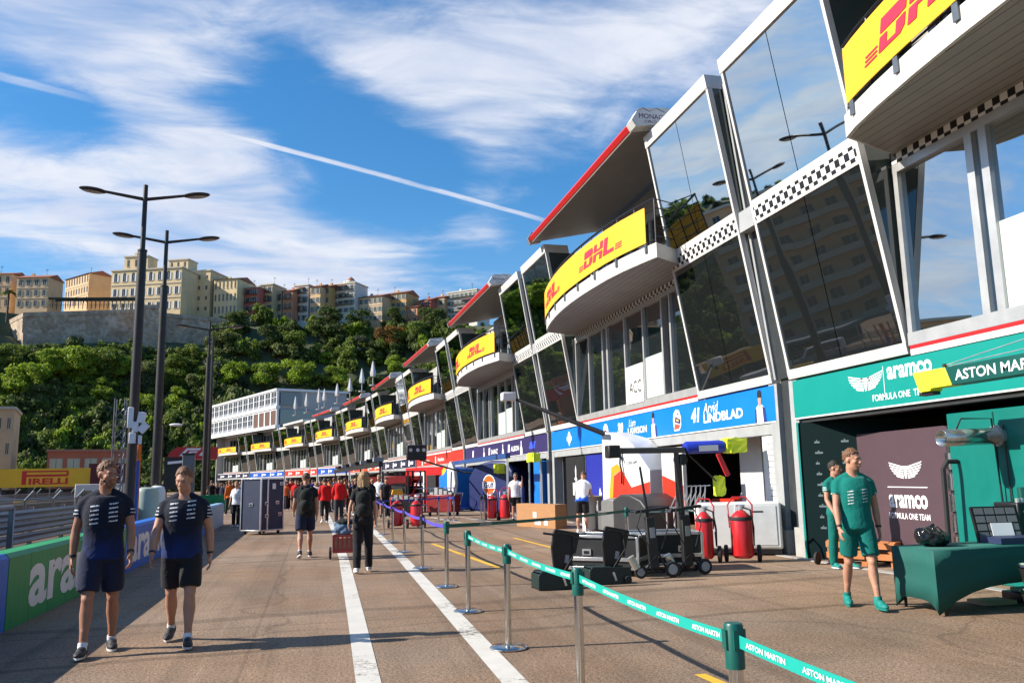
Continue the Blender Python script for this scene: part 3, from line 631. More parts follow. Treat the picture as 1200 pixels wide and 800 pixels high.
def balcony_meshes():
    out = [(-d, s) for s, d in BAL]
    sl = MB(); sl.prism(out+[(.05,13.74),(.05,3.82)], 6.74, 7.10, 'xy'); 
    so = MB(); so.prism([(x+.06 if x < 0 else x, s+(.04 if s < 5 else -.04 if s > 12.5 else 0)) for x, s in out]+[(.04,13.7),(.04,3.86)], 6.728, 6.7395, 'xy')
    ra = MB()
    ss = [2.88+i*(13.12-2.88)/24 for i in range(25)]
    top = [(-bal_arc(s)+.05, s, 8.22) for s in ss]
    ra.tube(top, .03, 6); ra.tube([(x,y,7.2) for x,y,_ in top], .018, 6)
    for i in range(0, 25, 2): x,y,_ = top[i]; ra.tube([(x,y,7.08),(x,y,8.22)], .02, 6)
    for z in (7.45,7.7,7.95): ra.tube([(x,y,z) for x,y,_ in top], .009, 5)
    for e in (0, 24):
        x,y,_ = top[e]; x2 = -.75; y2 = y+(.3 if e == 0 else -.2)
        for z in (7.3,7.55,7.8,8.0,8.22): ra.tube([(x,y,z),(x2,y2,z)], .014, 5)
    br = MB()
    for s in (3.2,4.6,6.0,7.4,8.8,10.2,11.5,12.8): d = bal_arc(s); br.box(-d-.035,-d-.003,s-.05,s+.05,6.93,7.13)
    pn = MB(); pn.box(-1.35,-1.0,2.86,2.88,7.2,8.15)
    return sl.mesh('balcony', WHITE), so.mesh('soffit', SOFB), ra.mesh('railing', BLACKM), br.mesh('railing_clamp', M('clamp_grey',(.12,.14,.16),rough=.4,metal=.5)), None
BM = balcony_meshes()
def upper_wall():
    fr = MB(); gl = MB()
    ms = [3.85, 5.5, 7.1, 8.7, 10.4, 12.0, 13.7]
    fr.box(.95,1.1,3.8,13.75,7.1,7.25); fr.box(.95,1.1,3.8,13.75,9.6,10.55)
    for s in ms: fr.box(.93,1.08,s-.06,s+.06,7.25,9.6)
    for a, b in zip(ms[:-1], ms[1:]): gl.box(1.0,1.02,a+.06,b-.06,7.25,9.6)
    return fr.mesh('balcony_window', GREYP), gl.mesh('balcony_pane', GL_W)
UW = upper_wall()
def canopy_meshes():
    P = [(-1.55,10.25),(-1.60,10.42),(-1.50,10.60),(1.6,11.15),(1.6,10.92)]
    sl = MB(); sl.prism(P, 3.7, 13.95, 'xz')
    fa = MB(); fa.prism([(-1.585,10.30),(-1.66,10.42),(-1.59,10.54),(-1.53,10.545),(-1.605,10.42),(-1.56,10.285)], 3.7, 13.95, 'xz')
    ep = MB(); E = [(-1.70,10.40),(-1.60,10.24),(-.85,10.36),(-.55,10.62),(-.72,10.80),(-1.50,10.72)]
    ep.prism(E, 3.30, 3.695, 'xz')
    e2 = MB(); e2.prism([(-1.70,10.42),(-1.6,10.22),(-1.2,10.3),(-1.2,10.62),(-1.55,10.66)], 13.955, 14.2, 'xz')
    # arms under the canopy
    return sl.mesh('canopy', SOFFIT), fa.mesh('red_edge', REDP), ep.mesh('end_panel', WHITE), e2.mesh('end_block', M('end_block_grey',(.2,.19,.19),rough=.5))
CM = canopy_meshes()
def stripes():
    mb = MB(); mb.mi(0).box(-.075,.1,3.83,13.72,3.50,3.585); mb.mi(1).box(-.075,.1,3.83,13.72,3.40,3.497); return mb.mesh('stripe_trim', [REDP, WINT])
ST = stripes()
def wall_core():
    mb = MB(); mb.box(1.2,11.5,.0,UL-.02,3.4,10.5)
    mb.box(.1,1.2,.0,UL-.02,3.4,3.55); mb.box(.12,1.2,3.8,13.75,6.6,7.08)
    return mb.mesh('wall', CONC)
WC = wall_core()
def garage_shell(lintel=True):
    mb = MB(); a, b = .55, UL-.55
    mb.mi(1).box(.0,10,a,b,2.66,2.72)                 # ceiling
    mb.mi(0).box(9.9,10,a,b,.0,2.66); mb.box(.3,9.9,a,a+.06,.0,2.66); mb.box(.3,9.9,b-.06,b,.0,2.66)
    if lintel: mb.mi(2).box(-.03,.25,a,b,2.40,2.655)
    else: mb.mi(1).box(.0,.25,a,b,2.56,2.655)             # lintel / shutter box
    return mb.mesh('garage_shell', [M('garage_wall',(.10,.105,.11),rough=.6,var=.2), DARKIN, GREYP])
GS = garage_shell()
def gap_column():
    mb = MB()
    mb.mi(0).box(-.03,.3,-.50,-.22,.22,3.42); mb.box(-.05,.3,.20,.52,.15,3.42)
    mb.mi(1).box(.06,.3,-.22,.20,.0,3.5)
    mb.mi(2).box(-.10,.3,-.56,-.16,.0,.55); mb.box(-.12,.3,.10,.6,.0,.48)
    mb.mi(1); mb.prism([(-.0,3.5),(-.75,9.9),(1.2,9.9),(1.2,3.5)], -.20, .20, 'xz')
    mb.mi(0); mb.prism([(-.04,3.5),(-.80,9.95),(-.72,9.95),(.05,3.5)], -.30, -.225, 'xz'); mb.prism([(-.04,3.5),(-.80,9.95),(-.72,9.95),(.05,3.5)], .225, .30, 'xz')
    mb.box(-.6,.3,-.3,.3,6.62,7.06)
    return mb.mesh('column', [GREYP, DARKP, CONC])
GC = gap_column()
for k in range(0, 10):
    if k:
        part('column', GC, gfr(k))
        for b in BAYS:
            o = part('glass_bay', b[0], gfr(k)); 
            for nme, me in zip(('upper_pane','lower_pane','side_cheek'), b[1:4]): link(nme, me, o)
            if k <= 3: link('checker_strip', b[4], o)
    fr = ufr(k)
    rw = RW if k else RW0
    o = part('window_frame', rw[0], fr); link('window_pane', rw[1], o)
    if k: link('door_panel', door_panels(k != 1), o)
    else: dp = MB(); dp.box(-.03,-.0,10.16,11.77,3.77,5.0); link('door_panel', dp.mesh('door_panel', FROST), o)
    if k <= 3:
        c = MB(); c.box(-.085,.09,3.83,13.72,6.565,6.74); link('checker_strip', c.mesh('checker_strip', CHK), o)
    part('stripe_trim', ST, fr)
    o = part('balcony', BM[0], fr); link('soffit', BM[1], o); link('railing', BM[2], o)
    if k <= 2:
        for s in (3.2,4.6,6.0,7.4,8.8,10.2,11.5,12.8):
            d = bal_arc(s); c = MB(); c.box(-d-.035,-d-.003,s-.05,s+.05,6.93,7.16); c.box(-d-.02,-d+.04,s-.02,s+.02,7.16,7.2); c.build('railing_clamp', M('clamp_grey',(.12,.14,.16),rough=.4,metal=.5), o)
    o = part('balcony_window', UW[0], fr); link('balcony_pane', UW[1], o)
    if k <= 6:
        o = part('canopy', CM[0], fr); link('red_edge', CM[1], o); e = link('end_panel', CM[2], o); link('end_block', CM[3], o)
        t = MB(); f = lambda u, v: (-1.70+u, 3.294, v)
        write(t, 'MONACO', f, .20, 10.46, .78, .13, bold=.0)
        t.build('lettering', M('sign_purple',(.12,.03,.10),rough=.5), o)
        t = MB(); write(t, 'CIRCUIT', f, .34, 10.35, .5, .07, bold=0); t.build('lettering', MATS['sign_purple'], o)
        t = MB(); L_ = [(.12,10.64),(.30,10.74),(.48,10.66),(.66,10.76),(.9,10.66)]
        t.tube([f(*p) for p in L_], .012, 4); t.build('mountain_line', M('sign_grey',(.2,.18,.2),rough=.5), o)
    else:
        c = MB(); c.box(-1.35,1.6,3.3,14.2,10.2,10.5); part('flat_roof', c.mesh('flat_roof', WHITE), fr)
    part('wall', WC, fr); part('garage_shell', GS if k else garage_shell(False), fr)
# far end return wall
mb = MB(); mb.box(-.2,11.5,UL,UL+.3,0,10.5); part('wall', mb.mesh('end_wall', GREYP), ufr(9))

# ---------------------------------------------------------------- balcony banners
YEL = M('banner_yellow', (.83,.45,.012), rough=.45, var=.08, vscale=1, bump=.5, bscale=2.2); DRED = M('banner_red', (.70,.02,.05), rough=.45, var=.04)
def dhl(mb, f, u0, v0, w, h):
    """three slanted block letters with a notch in each, and three speed lines at either end"""
    sh = h*.32; cw = w/3.25
    S = lambda u, v: f(u0+u+v*.32+0, v0+v)
    def quad(a, b, c, d): poly(mb, [a, b, c, d], S)
    g = h*.07
    # D
    quad((0,0),(cw*.30,0),(cw*.30,h*.46),(0,h*.46)); quad((cw*.30,0),(cw*.85,0),(cw*1.0,h*.14),(cw*.30,h*.14)); quad((cw*.66,h*.14),(cw*1.0,h*.14),(cw*1.0,h*.5),(cw*.66,h*.46))
    quad((0,h*.56),(cw*.75,h*.56),(cw*.75,h*.68),(0,h*.68)); quad((0,h*.68),(cw*1.0,h*.68),(cw*1.0,h*.84),(cw*.90,h),); quad((0,h*.68),(cw*.9,h),(0,h),(0,h*.9)); quad((cw*.75,h*.56),(cw*1.0,h*.60),(cw*1.0,h*.68),(cw*.75,h*.68))
    # H
    o = cw*1.12
    quad((o,0),(o+cw*.30,0),(o+cw*.30,h*.46),(o,h*.46)); quad((o+cw*.66,0),(o+cw*.96,0),(o+cw*.96,h*.46),(o+cw*.66,h*.46)); quad((o+cw*.30,h*.34),(o+cw*.66,h*.34),(o+cw*.66,h*.46),(o+cw*.30,h*.46))
    quad((o,h*.56),(o+cw*.30,h*.56),(o+cw*.30,h),(o,h)); quad((o+cw*.66,h*.56),(o+cw*.96,h*.56),(o+cw*.96,h),(o+cw*.66,h)); quad((o+cw*.30,h*.56),(o+cw*.66,h*.56),(o+cw*.66,h*.68),(o+cw*.30,h*.68))
    # L
    o = cw*2.2
    quad((o,0),(o+cw*.95,0),(o+cw*.95,h*.22),(o,h*.22)); quad((o,h*.22),(o+cw*.32,h*.22),(o+cw*.32,h),(o,h))
    for i in range(3):
        v = i*h*.13; quad((-cw*.62+v*.1,v),(-cw*.08,v),(-cw*.08,v+h*.06),(-cw*.62,v+h*.06)); quad((cw*3.26,v),(cw*3.8-v*.1,v),(cw*3.8,v+h*.06),(cw*3.26,v+h*.06))
def banner(k, label):
    loc, rz = ufr(k)
    t = thing('balcony_banner', label, 'banner', loc, rz, 'courier banners along the balconies'); S0, S1 = 3.15, 12.95
    mb = MB(); n = 28; rg = []
    for i in range(n+1):
        s = S0+(S1-S0)*i/n; d = bal_arc(s)-.0
        rg.append([(-d-.045,s,7.17),(-d-.045,s,8.06),(-d-.03,s,8.06),(-d-.03,s,7.17)])
    mb.rings(rg); me = mb.mesh('banner_sheet', YEL); link('banner_sheet', me, t)
    f = lambda u, v: (-bal_arc(S1-u)-.056, S1-u, 7.17+v)
    for u in (1.1, 6.2): l = MB(); dhl(l, f, u, .22, 2.15, .45); l.build('lettering', DRED, t)
    return t
BL = ['yellow and red courier banner on the nearest balcony, cut by the top right corner', 'yellow and red courier banner on the big balcony above the bright blue garage sign', 'yellow and red courier banner on the balcony above the purple garage sign', 'yellow and red courier banner on the balcony above the red garage sign',
      'yellow and red courier banner on the fifth balcony from the near end', 'yellow and red courier banner on the balcony above the small orange-red sign', 'yellow and red courier banner on the last balcony that has a red-edged canopy', 'yellow and red courier banner just right of the white rooftop annex',
      'yellow and red courier banner under the near half of the white rooftop annex', 'yellow and red courier banner under the far end of the white rooftop annex']
for k in range(10): banner(k, BL[k])

# ---------------------------------------------------------------- garage signboards
def board(k, s0, s1, mat, label, z0=2.665, z1=3.395, edge=WINT):
    loc, rz = ufr(k); t = thing('garage_sign', label, 'sign', loc, rz, 'team signs above the garages')
    mb = MB(); mb.mi(0).box(-.055,.03,s0,s1,z0,z1); mb.mi(1).box(-.06,.03,s0,s1,z0-.03,z0-.002); mb.build('sign_panel', [mat, edge], t)
    return t, (lambda u, v: (-.061, s1-u, z0+v)), s1-s0
SW = M('sign_white', (.82,.82,.82), rough=.45, var=.02)
TEALP = M('teal_panel', (.0,.235,.20), rough=.4, var=.05, vscale=1); DGREEN = M('dark_green_panel', (.004,.075,.062), rough=.35, var=.1, vscale=2)
def wings(mb, f, u, v, w, h):
    """spread wing emblem of stepped feathers"""
    for sg in (-1, 1):
        for i in range(6):
            a = i/6; x0 = u+sg*w*(.06+.0*a); x1 = u+sg*w*(.5-.30*a*a); y1 = v+h*(1-.16*i*1.0); y0 = y1-h*.10
            poly(mb, [(x0, v+h*(.72-.13*i)), (x1, y1), (x1-sg*w*.03, y0), (x0, v+h*(.64-.13*i))], f)
    poly(mb, [(u-w*.16,v+h*.74),(u+w*.16,v+h*.74),(u+w*.13,v+h*.55),(u-w*.13,v+h*.55)], f)
    poly(mb, [(u-w*.05,v+h*.5),(u+w*.05,v+h*.5),(u+w*.02,v),(u-w*.02,v)], f)
t, f, W = board(0, -.3, 17.2, TEALP, 'teal team sign with white winged emblem above the nearest garage')
S1 = 17.2; yu = lambda y: S1-(y-GAP[0].y)           # world y -> u along this sign
l = MB(); wings(l, f, yu(12.58), .30, .95, .30); l.build('wing_emblem', SW, t)
l = MB(); write(l, 'aramco', f, yu(12.0), .42, 1.05, .21, bold=.03); l.build('lettering', SW, t)
l = MB(); poly(l, [(yu(12.1),.1),(yu(12.1)+.012,.1),(yu(12.1)+.012,.66),(yu(12.1),.66)], f); l.build('divider_line', SW, t)
l = MB(); write(l, 'FORMULA ONE  TEAM', f, yu(12.42), .10, 1.35, .11, bold=.012); l.build('lettering', SW, t)
LBLUE = M('sign_blue', (.0,.17,.70), rough=.4, var=.05, vscale=1)
t, f, W = board(1, .3, 17.3, LBLUE, 'bright blue team sign with driver names and portraits')
S1 = 17.3; yu = lambda y: S1-(y-GAP[1].y)
def words(t, mat, f, items, name='lettering'):
    for body, u, v, w, h, bold, shear in items: l = MB(); write(l, body, f, u, v, w, h, bold=bold, shear=shear); l.build(name, mat, t)
words(t, SW, f, [('LINDBLAD',yu(18.85),.17,1.95,.22,.03,0),('LAWSON',yu(23.9)-.1,.17,1.5,.2,.03,0)])
words(t, SW, f, [('Arvid',yu(18.85),.40,.8,.25,.0,.3),('Liam',yu(23.9),.40,.55,.22,.0,.3)], 'signature')
words(t, SW, f, [('41',yu(19.55),.22,.5,.36,.05,.2),('30',yu(24.9),.22,.5,.36,.05,.2)], 'number')
l = MB()
for (a,b,c,d) in ((-.06,.1,.06,.62),(-.3,.28,.3,.44),(-.16,.2,-.08,.55),(.08,.2,.16,.55)): poly(l, [(yu(30.1)+a,b),(yu(30.1)+c,b),(yu(30.1)+c,d),(yu(30.1)+a,d)], (lambda u,v,b=b,a=a: (-.061-.002*(abs(a)>.2)-.001*(abs(a)<.07), S1-u, 2.665+v)))
l.build('bull_emblem', SW, t)
def portrait(t, f, u):
    l = MB(); g = lambda o: (lambda a, b: tuple(Vector(f(u+a, b))+Vector((-o,0,0))))
    l.mi(0); poly(l, [(-.22,.0),(.24,.0),(.20,.30),(.07,.38),(-.06,.38),(-.2,.30)], g(.002))
    l.mi(1); poly(l, [(.12,.0),(.24,.0),(.20,.30),(.1,.35)], g(.004)); poly(l, [(-.22,.0),(-.15,.0),(-.14,.32),(-.2,.30)], g(.004))
    l.mi(2); poly(l, [(-.035,.34),(.045,.34),(.07,.5),(.05,.6),(-.04,.6),(-.06,.5)], g(.006))
    l.mi(3); poly(l, [(-.07,.53),(.075,.53),(.085,.62),(.05,.69),(-.04,.69),(-.08,.62)], g(.008))
    l.build('driver_portrait', [SW, M('print_navy',(.02,.03,.15),rough=.5), M('print_skin',(.5,.28,.2),rough=.5), M('print_hair',(.02,.015,.01),rough=.5)], t)
def helmet(t, f, u):
    l = MB(); g = lambda o: (lambda a, b: tuple(Vector(f(u+a, b))+Vector((-o,0,0))))
    l.mi(0); poly(l, [(-.2,.08),(.12,.08),(.24,.2),(.25,.42),(.14,.6),(-.05,.64),(-.2,.54),(-.25,.36)], g(.002))
    l.mi(1); poly(l, [(-.14,.3),(.2,.24),(.22,.36),(-.1,.46)], g(.004)); l.mi(2); poly(l, [(-.2,.12),(.1,.12),(.2,.22),(-.15,.27)], g(.005)); poly(l, [(-.02,.5),(.14,.46),(.08,.56)], g(.005)); l.mi(3); poly(l, [(-.03,.33),(.1,.31),(.1,.36),(-.02,.39)], g(.006))
    l.build('helmet_picture', [SW, M('print_navy',(.02,.03,.15),rough=.5), M('print_red',(.6,.08,.05),rough=.5), M('print_yellow',(.8,.5,.03),rough=.5)], t)
for y in (16.15, 22.0): portrait(t, f, yu(y))
for y in (20.4, 26.0): helmet(t, f, yu(y))
PURP = M('sign_purple_navy', (.03,.022,.10), rough=.4, var=.05)
t, f, W = board(2, .3, 17.3, PURP, 'purple navy team sign with white driver names')
words(t, SW, f, [('SAINZ',6.8,.2,1.5,.24,.02,0),('ALBON',11.0,.2,1.5,.24,.02,0)])
for u in (2.0, 6.2, 10.4): l = MB(); poly(l, [(u,.18),(u+.32,.18),(u+.4,.55),(u+.08,.55)], f); l.build('number_mark', SW, t)
for u in (5.1, 9.4, 12.9): l = MB(); poly(l, [(u-.2,.02),(u+.2,.02),(u+.17,.3),(u+.05,.4),(u+.05,.62),(u-.07,.62),(u-.07,.4),(u-.17,.3)], f); l.build('driver_portrait', SW, t)
l = MB(); poly(l, [(14.2,.2),(15.1,.2),(15.3,.5),(14.4,.5)], f); l.build('logo_mark', M('print_blue',(.05,.1,.8),rough=.4), t)
RORG = M('sign_scarlet', (.72,.035,.02), rough=.4, var=.05)
t, f, W = board(3, .3, 17.3, RORG, 'scarlet team sign next to the purple one, white driver names')
words(t, SW, f, [('Leclerc',3.4,.22,2.2,.26,.02,.2),('Hamilton',8.8,.22,2.2,.26,.02,.2)])
for u in (2.4, 7.8): l = MB(); poly(l, [(u,.05),(u+.4,.05),(u+.3,.6),(u+.1,.6)], f); l.build('driver_portrait', SW, t)
NAVB = M('sign_navy', (.015,.02,.05), rough=.4, var=.05); PAPB = M('sign_orange_red', (.70,.07,.025), rough=.4, var=.05); MBLUE = M('sign_mid_blue', (.01,.08,.42), rough=.4, var=.05)
SIG = [(4,NAVB,'dark navy team sign behind the camera boom head'),(5,PAPB,'orange-red team sign, sixth along the row'),(6,MBLUE,'mid blue team sign below the seventh balcony'),(7,RORG,'short red team sign right of the white pillar below the annex'),(8,MBLUE,'blue team sign below the near half of the annex'),(9,RORG,'red team sign at the far end of the row')]
SIG = [(4,NAVB,'dark navy team sign behind the camera boom head'),(5,PAPB,'orange-red team sign, sixth along the row'),(6,MBLUE,'mid blue team sign right of the annex corner'),(7,RORG,'red team sign below the near half of the white annex'),(8,MBLUE,'blue team sign below the far half of the white annex'),(9,NAVB,'dark team sign at the far end of the row')]
for k, m, lb in SIG:
    t, f, W = board(k, .3, 17.3, m, lb)
    for u in (2, 6.2, 10.4, 14):
        l = MB(); poly(l, [(u,.12),(u+.55,.12),(u+.45,.6),(u+.15,.6)], f); l.build('driver_portrait', SW, t); l = MB(); poly(l, [(u+.8,.25),(u+2,.25),(u+2.05,.48),(u+.85,.48)], f); l.build('name_mark', SW, t)
# the ACC board hung on the balcony doors over the blue sign
loc, rz = ufr(1); t = thing('window_board', 'white board with black letters ACC on the glass doors over the bright blue sign', 'sign', loc, rz)
mb = MB(); mb.box(-.10,-.05,7.25,8.65,3.72,4.85); mb.build('board', WINT, t)
l = MB(); write(l, 'ACC', (lambda u, v: (-.104, 8.65-u, 3.72+v)), .28, .3, .95, .36, bold=.0); l.build('lettering', BLACK, t)
# ================================================================ GROUND, SKY, HILL
def asphalt():
    m = M('asphalt', (.17,.125,.095), rough=.85, var=0, spec=.3); nt = m.node_tree; L = nt.links; b = nt.nodes['Principled BSDF']
    tc = _n(nt, 'ShaderNodeTexCoord'); P = tc.outputs['Object']
    def noise(sc, det=4.0, vec=None, rough=.6, dist=0.0):
        n = _n(nt, 'ShaderNodeTexNoise', Scale=sc, Detail=det, Roughness=rough, Distortion=dist); L.new(vec or P, n.inputs['Vector']); return n.outputs['Fac']
    def mr(v, a, b_, c, d):
        n = _n(nt, 'ShaderNodeMapRange'); 
        for k, q in zip(('From Min','From Max','To Min','To Max'), (a,b_,c,d)): n.inputs[k].default_value = q
        L.new(v, n.inputs['Value']); return n.outputs['Result']
    def mul(a, c):
        n = _n(nt, 'ShaderNodeMath', operation='MULTIPLY')
        for i, q in enumerate((a, c)):
            if isinstance(q, float): n.inputs[i].default_value = q
            else: L.new(q, n.inputs[i])
        return n.outputs[0]
    big = mul(mr(noise(.22, 5.0), .3, .7, .74, 1.18), mr(noise(.11, 2.0, rough=.4), .50, .515, 1.0, .86)); mid = mr(noise(1.7, 6.0, rough=.7), .3, .7, .86, 1.12); fine = mr(noise(30., 3.0, rough=.85), .25, .75, .32, 1.68); f2 = mr(noise(95., 2.0), .3, .7, .6, 1.4)
    mp = _n(nt, 'ShaderNodeMapping'); mp.inputs['Scale'].default_value = (2.2, .06, 1); L.new(P, mp.inputs['Vector'])
    trk = mr(noise(1.0, 5.0, mp.outputs['Vector'], dist=.6), .48, .75, 1.04, .66)
    v = mul(mul(mul(big, mid), mul(fine, f2)), trk)
    # cracks and sealed joints
    vo = _n(nt, 'ShaderNodeTexVoronoi', feature='DISTANCE_TO_EDGE', Scale=.17); wv = _n(nt, 'ShaderNodeVectorMath', operation='ADD'); nz = _n(nt, 'ShaderNodeTexNoise', Scale=.8, Detail=4.0); L.new(P, nz.inputs['Vector'])
    s_ = _n(nt, 'ShaderNodeVectorMath', operation='SCALE'); s_.inputs['Scale'].default_value = 1.1; L.new(nz.outputs['Color'], s_.inputs[0]); L.new(P, wv.inputs[0]); L.new(s_.outputs[0], wv.inputs[1]); L.new(wv.outputs[0], vo.inputs['Vector'])
    v = mul(v, mr(vo.outputs['Distance'], .0, .009, .72, 1.0))
    sp = _n(nt, 'ShaderNodeSeparateXYZ'); L.new(P, sp.inputs[0])
    def band(ax, period, off, w, dark):
        a = _n(nt, 'ShaderNodeMath', operation='MULTIPLY_ADD'); a.inputs[1].default_value = 1/period; a.inputs[2].default_value = off; L.new(sp.outputs[ax], a.inputs[0])
        f = _n(nt, 'ShaderNodeMath', operation='FRACT'); L.new(a.outputs[0], f.inputs[0]); g = _n(nt, 'ShaderNodeMath', operation='LESS_THAN'); g.inputs[1].default_value = w/period; L.new(f.outputs[0], g.inputs[0])
        return mr(g.outputs[0], 0., 1., 1., dark)
    v = mul(mul(v, band('Y', 6.3, .37, .05, .76)), band('X', 3.9, .16, .035, .8))
    # broad tar-sealed trenches that cross the lane at a slant
    sl = _n(nt, 'ShaderNodeMath', operation='MULTIPLY_ADD'); sl.inputs[1].default_value = -.10; L.new(sp.outputs['X'], sl.inputs[0]); L.new(sp.outputs['Y'], sl.inputs[2])
    wob = _n(nt, 'ShaderNodeMath', operation='MULTIPLY_ADD'); wob.inputs[1].default_value = .5; L.new(noise(.5, 2.0), wob.inputs[0]); L.new(sl.outputs[0], wob.inputs[2])
    for per, off, wd, dk in ((7.7,.55,.30,.74),(11.3,.2,.16,.68)):
        a = _n(nt, 'ShaderNodeMath', operation='MULTIPLY_ADD'); a.inputs[1].default_value = 1/per; a.inputs[2].default_value = off; L.new(wob.outputs[0], a.inputs[0]); f = _n(nt, 'ShaderNodeMath', operation='FRACT'); L.new(a.outputs[0], f.inputs[0])
        v = mul(v, mr(f.outputs[0], wd/per*.8, wd/per, dk, 1.0))
    v = mul(v, mr(noise(.9, 3.0), .70, .76, 1.0, .6))            # oil stains
    sc = _n(nt, 'ShaderNodeVectorMath', operation='SCALE'); L.new(v, sc.inputs['Scale'])
    hue = _n(nt, 'ShaderNodeMix', data_type='RGBA'); hue.inputs[6].default_value = (.285,.182,.112,1); hue.inputs[7].default_value = (.285,.205,.145,1); L.new(mr(noise(.35, 3.0), .35, .65, 0., 1.), hue.inputs['Factor']); L.new(hue.outputs[2], sc.inputs[0])
    L.new(sc.outputs[0], b.inputs['Base Color'])
    bp = _n(nt, 'ShaderNodeBump', Strength=.55, Distance=.012); L.new(fine, bp.inputs['Height']); L.new(bp.outputs['Normal'], b.inputs['Normal'])
    return m
ASPH = asphalt()
def line_mat(name, col):
    m = M(name, col, rough=.6, var=.12, vscale=3); nt = m.node_tree; L = nt.links; b = nt.nodes['Principled BSDF']
    tc = _n(nt, 'ShaderNodeTexCoord'); n = _n(nt, 'ShaderNodeTexNoise', Scale=14.0, Detail=8.0, Roughness=.8); L.new(tc.outputs['Object'], n.inputs['Vector'])
    n2 = _n(nt, 'ShaderNodeTexNoise', Scale=.7, Detail=3.0); L.new(tc.outputs['Object'], n2.inputs['Vector'])
    ad = _n(nt, 'ShaderNodeMath', operation='ADD'); L.new(n.outputs['Fac'], ad.inputs[0]); L.new(n2.outputs['Fac'], ad.inputs[1])
    r = _n(nt, 'ShaderNodeMapRange'); r.inputs['From Min'].default_value = .74; r.inputs['From Max'].default_value = .92; L.new(ad.outputs[0], r.inputs['Value']); L.new(r.outputs['Result'], b.inputs['Alpha'])
    return m
mb = MB(); g = [-900,-300,-60,0,60,300,900]; gy = [-300,-60,0,60,200,500,1400]
for i in range(6):
    for j in range(6): mb.add([(g[i],gy[j],0),(g[i+1],gy[j],0),(g[i+1],gy[j+1],0),(g[i],gy[j+1],0)], [(0,1,2,3)])
struct(mb.build('ground', ASPH))
def strip(name, pts, w, mat, z=.005):
    pts = [Vector(p) for p in pts]; mb = MB()
    L = []; 
    for i, p in enumerate(pts):
        d = (pts[min(i+1,len(pts)-1)]-pts[max(i-1,0)]).normalized(); n = Vector((d.y,-d.x)); L.append((p-n*w/2, p+n*w/2))
    for a, b in zip(L[:-1], L[1:]): mb.add([(a[0].x,a[0].y,z),(a[1].x,a[1].y,z),(b[1].x,b[1].y,z),(b[0].x,b[0].y,z)], [(0,1,2,3)])
    return struct(mb.build(name, mat, fix=False) if False else mb.build(name, mat))
WL = line_mat('white_line_paint', (.60,.57,.51)); YLN = line_mat('yellow_line_paint', (.75,.43,.03))
g2 = lambda x, y: (G(x,y).x, G(x,y).y)
strip('pit_lane_line', [(.40,-3),g2(432,800),g2(417,722),g2(403,655),g2(392,622),g2(384,604),g2(376,593)], .20, WL)
strip('pit_lane_line', [(1.3,-3),g2(604,800),g2(530,719),g2(473,656),g2(436,620),g2(412,600),g2(398,590)], .21, WL)
for a, b in (((507,637),(587,666)),((602,630),(680,650))): strip('box_line', [g2(*a),g2(*b)], .11, YLN)
for a, b in (((520,603),(575,611)),((505,606),(540,612)),((540,597),(566,600))): strip('box_line', [g2(*a),g2(*b)], .12, WL)
strip('box_line', [g2(820,790),g2(850,803)], .10, YLN)
# a kerb of tired concrete along the garage fronts
mb = MB(); mb.box(8.86,9.02,-2,48,0,.012); struct(mb.build('kerb_strip', CONC))

# ---------------------------------------------------------------- terrain
def hill_h(x, y):
    r = math.hypot(x, y); az = math.degrees(math.atan2(x, y))
    t = (r-222)/74; t = max(0, min(1, t)); s = t*t*(3-2*t)
    top = 55.0 if az < 12 else max(0, 55-(az-12)*1.6)
    if az < -24: top *= max(.25, 1-(-24-az)*.02)
    n = mnoise.noise(Vector((x*.03, y*.03, 1.7)))*3.5 + mnoise.noise(Vector((x*.09, y*.09, 4.2)))*1.5
    k = max(0, min(1, (az+21.5)/2))*max(0, min(1, (-5.5-az)/2))*max(0, min(1, (r-226)/30))*(1 if r < 290 else max(0, 1-(r-290)/3))
    top -= 7*k
    return -.6 + top*s + n*min(1, s*3)*(1 if t < .95 else .3)
mb = MB(); NA, NR = 150, 60; idx = []
for j in range(NR):
    r = 218 + 300*(j/(NR-1))**1.6
    for i in range(NA+1):
        az = R_(-62+102*i/NA); x, y = r*math.sin(az), r*math.cos(az); mb.v.append((x,y,hill_h(x,y)))
for j in range(NR-1):
    for i in range(NA): a = j*(NA+1)+i; mb.f.append((a,a+1,a+NA+2,a+NA+1)); mb.m.append(0)
ROCK = M('hill_earth', (.085,.095,.042), rough=.9, var=.45, vscale=.12, bump=.6, bscale=.6)
struct(mb.build('hillside', ROCK, smooth=True))

# ---------------------------------------------------------------- foliage
def leaf_mat(name, col, tr=.48):
    m = M(name, col, rough=.6, var=0, spec=.3); nt = m.node_tree; L = nt.links; b = nt.nodes['Principled BSDF']
    tc = _n(nt, 'ShaderNodeTexCoord'); n = _n(nt, 'ShaderNodeTexNoise', Scale=.33, Detail=3.0); L.new(tc.outputs['Object'], n.inputs['Vector'])
    r = _n(nt, 'ShaderNodeMapRange'); r.inputs['From Min'].default_value = .3; r.inputs['From Max'].default_value = .7; r.inputs['To Min'].default_value = .6; r.inputs['To Max'].default_value = 1.4; L.new(n.outputs['Fac'], r.inputs['Value'])
    s = _n(nt, 'ShaderNodeVectorMath', operation='SCALE'); s.inputs[0].default_value = col; L.new(r.outputs['Result'], s.inputs['Scale']); L.new(s.outputs[0], b.inputs['Base Color'])
    t = _n(nt, 'ShaderNodeBsdfTranslucent'); L.new(s.outputs[0], t.inputs['Color']); mx = _n(nt, 'ShaderNodeMixShader', Fac=tr); out = nt.nodes['Material Output']
    L.new(b.outputs[0], mx.inputs[1]); L.new(t.outputs[0], mx.inputs[2]); L.new(mx.outputs[0], out.inputs['Surface']); return m
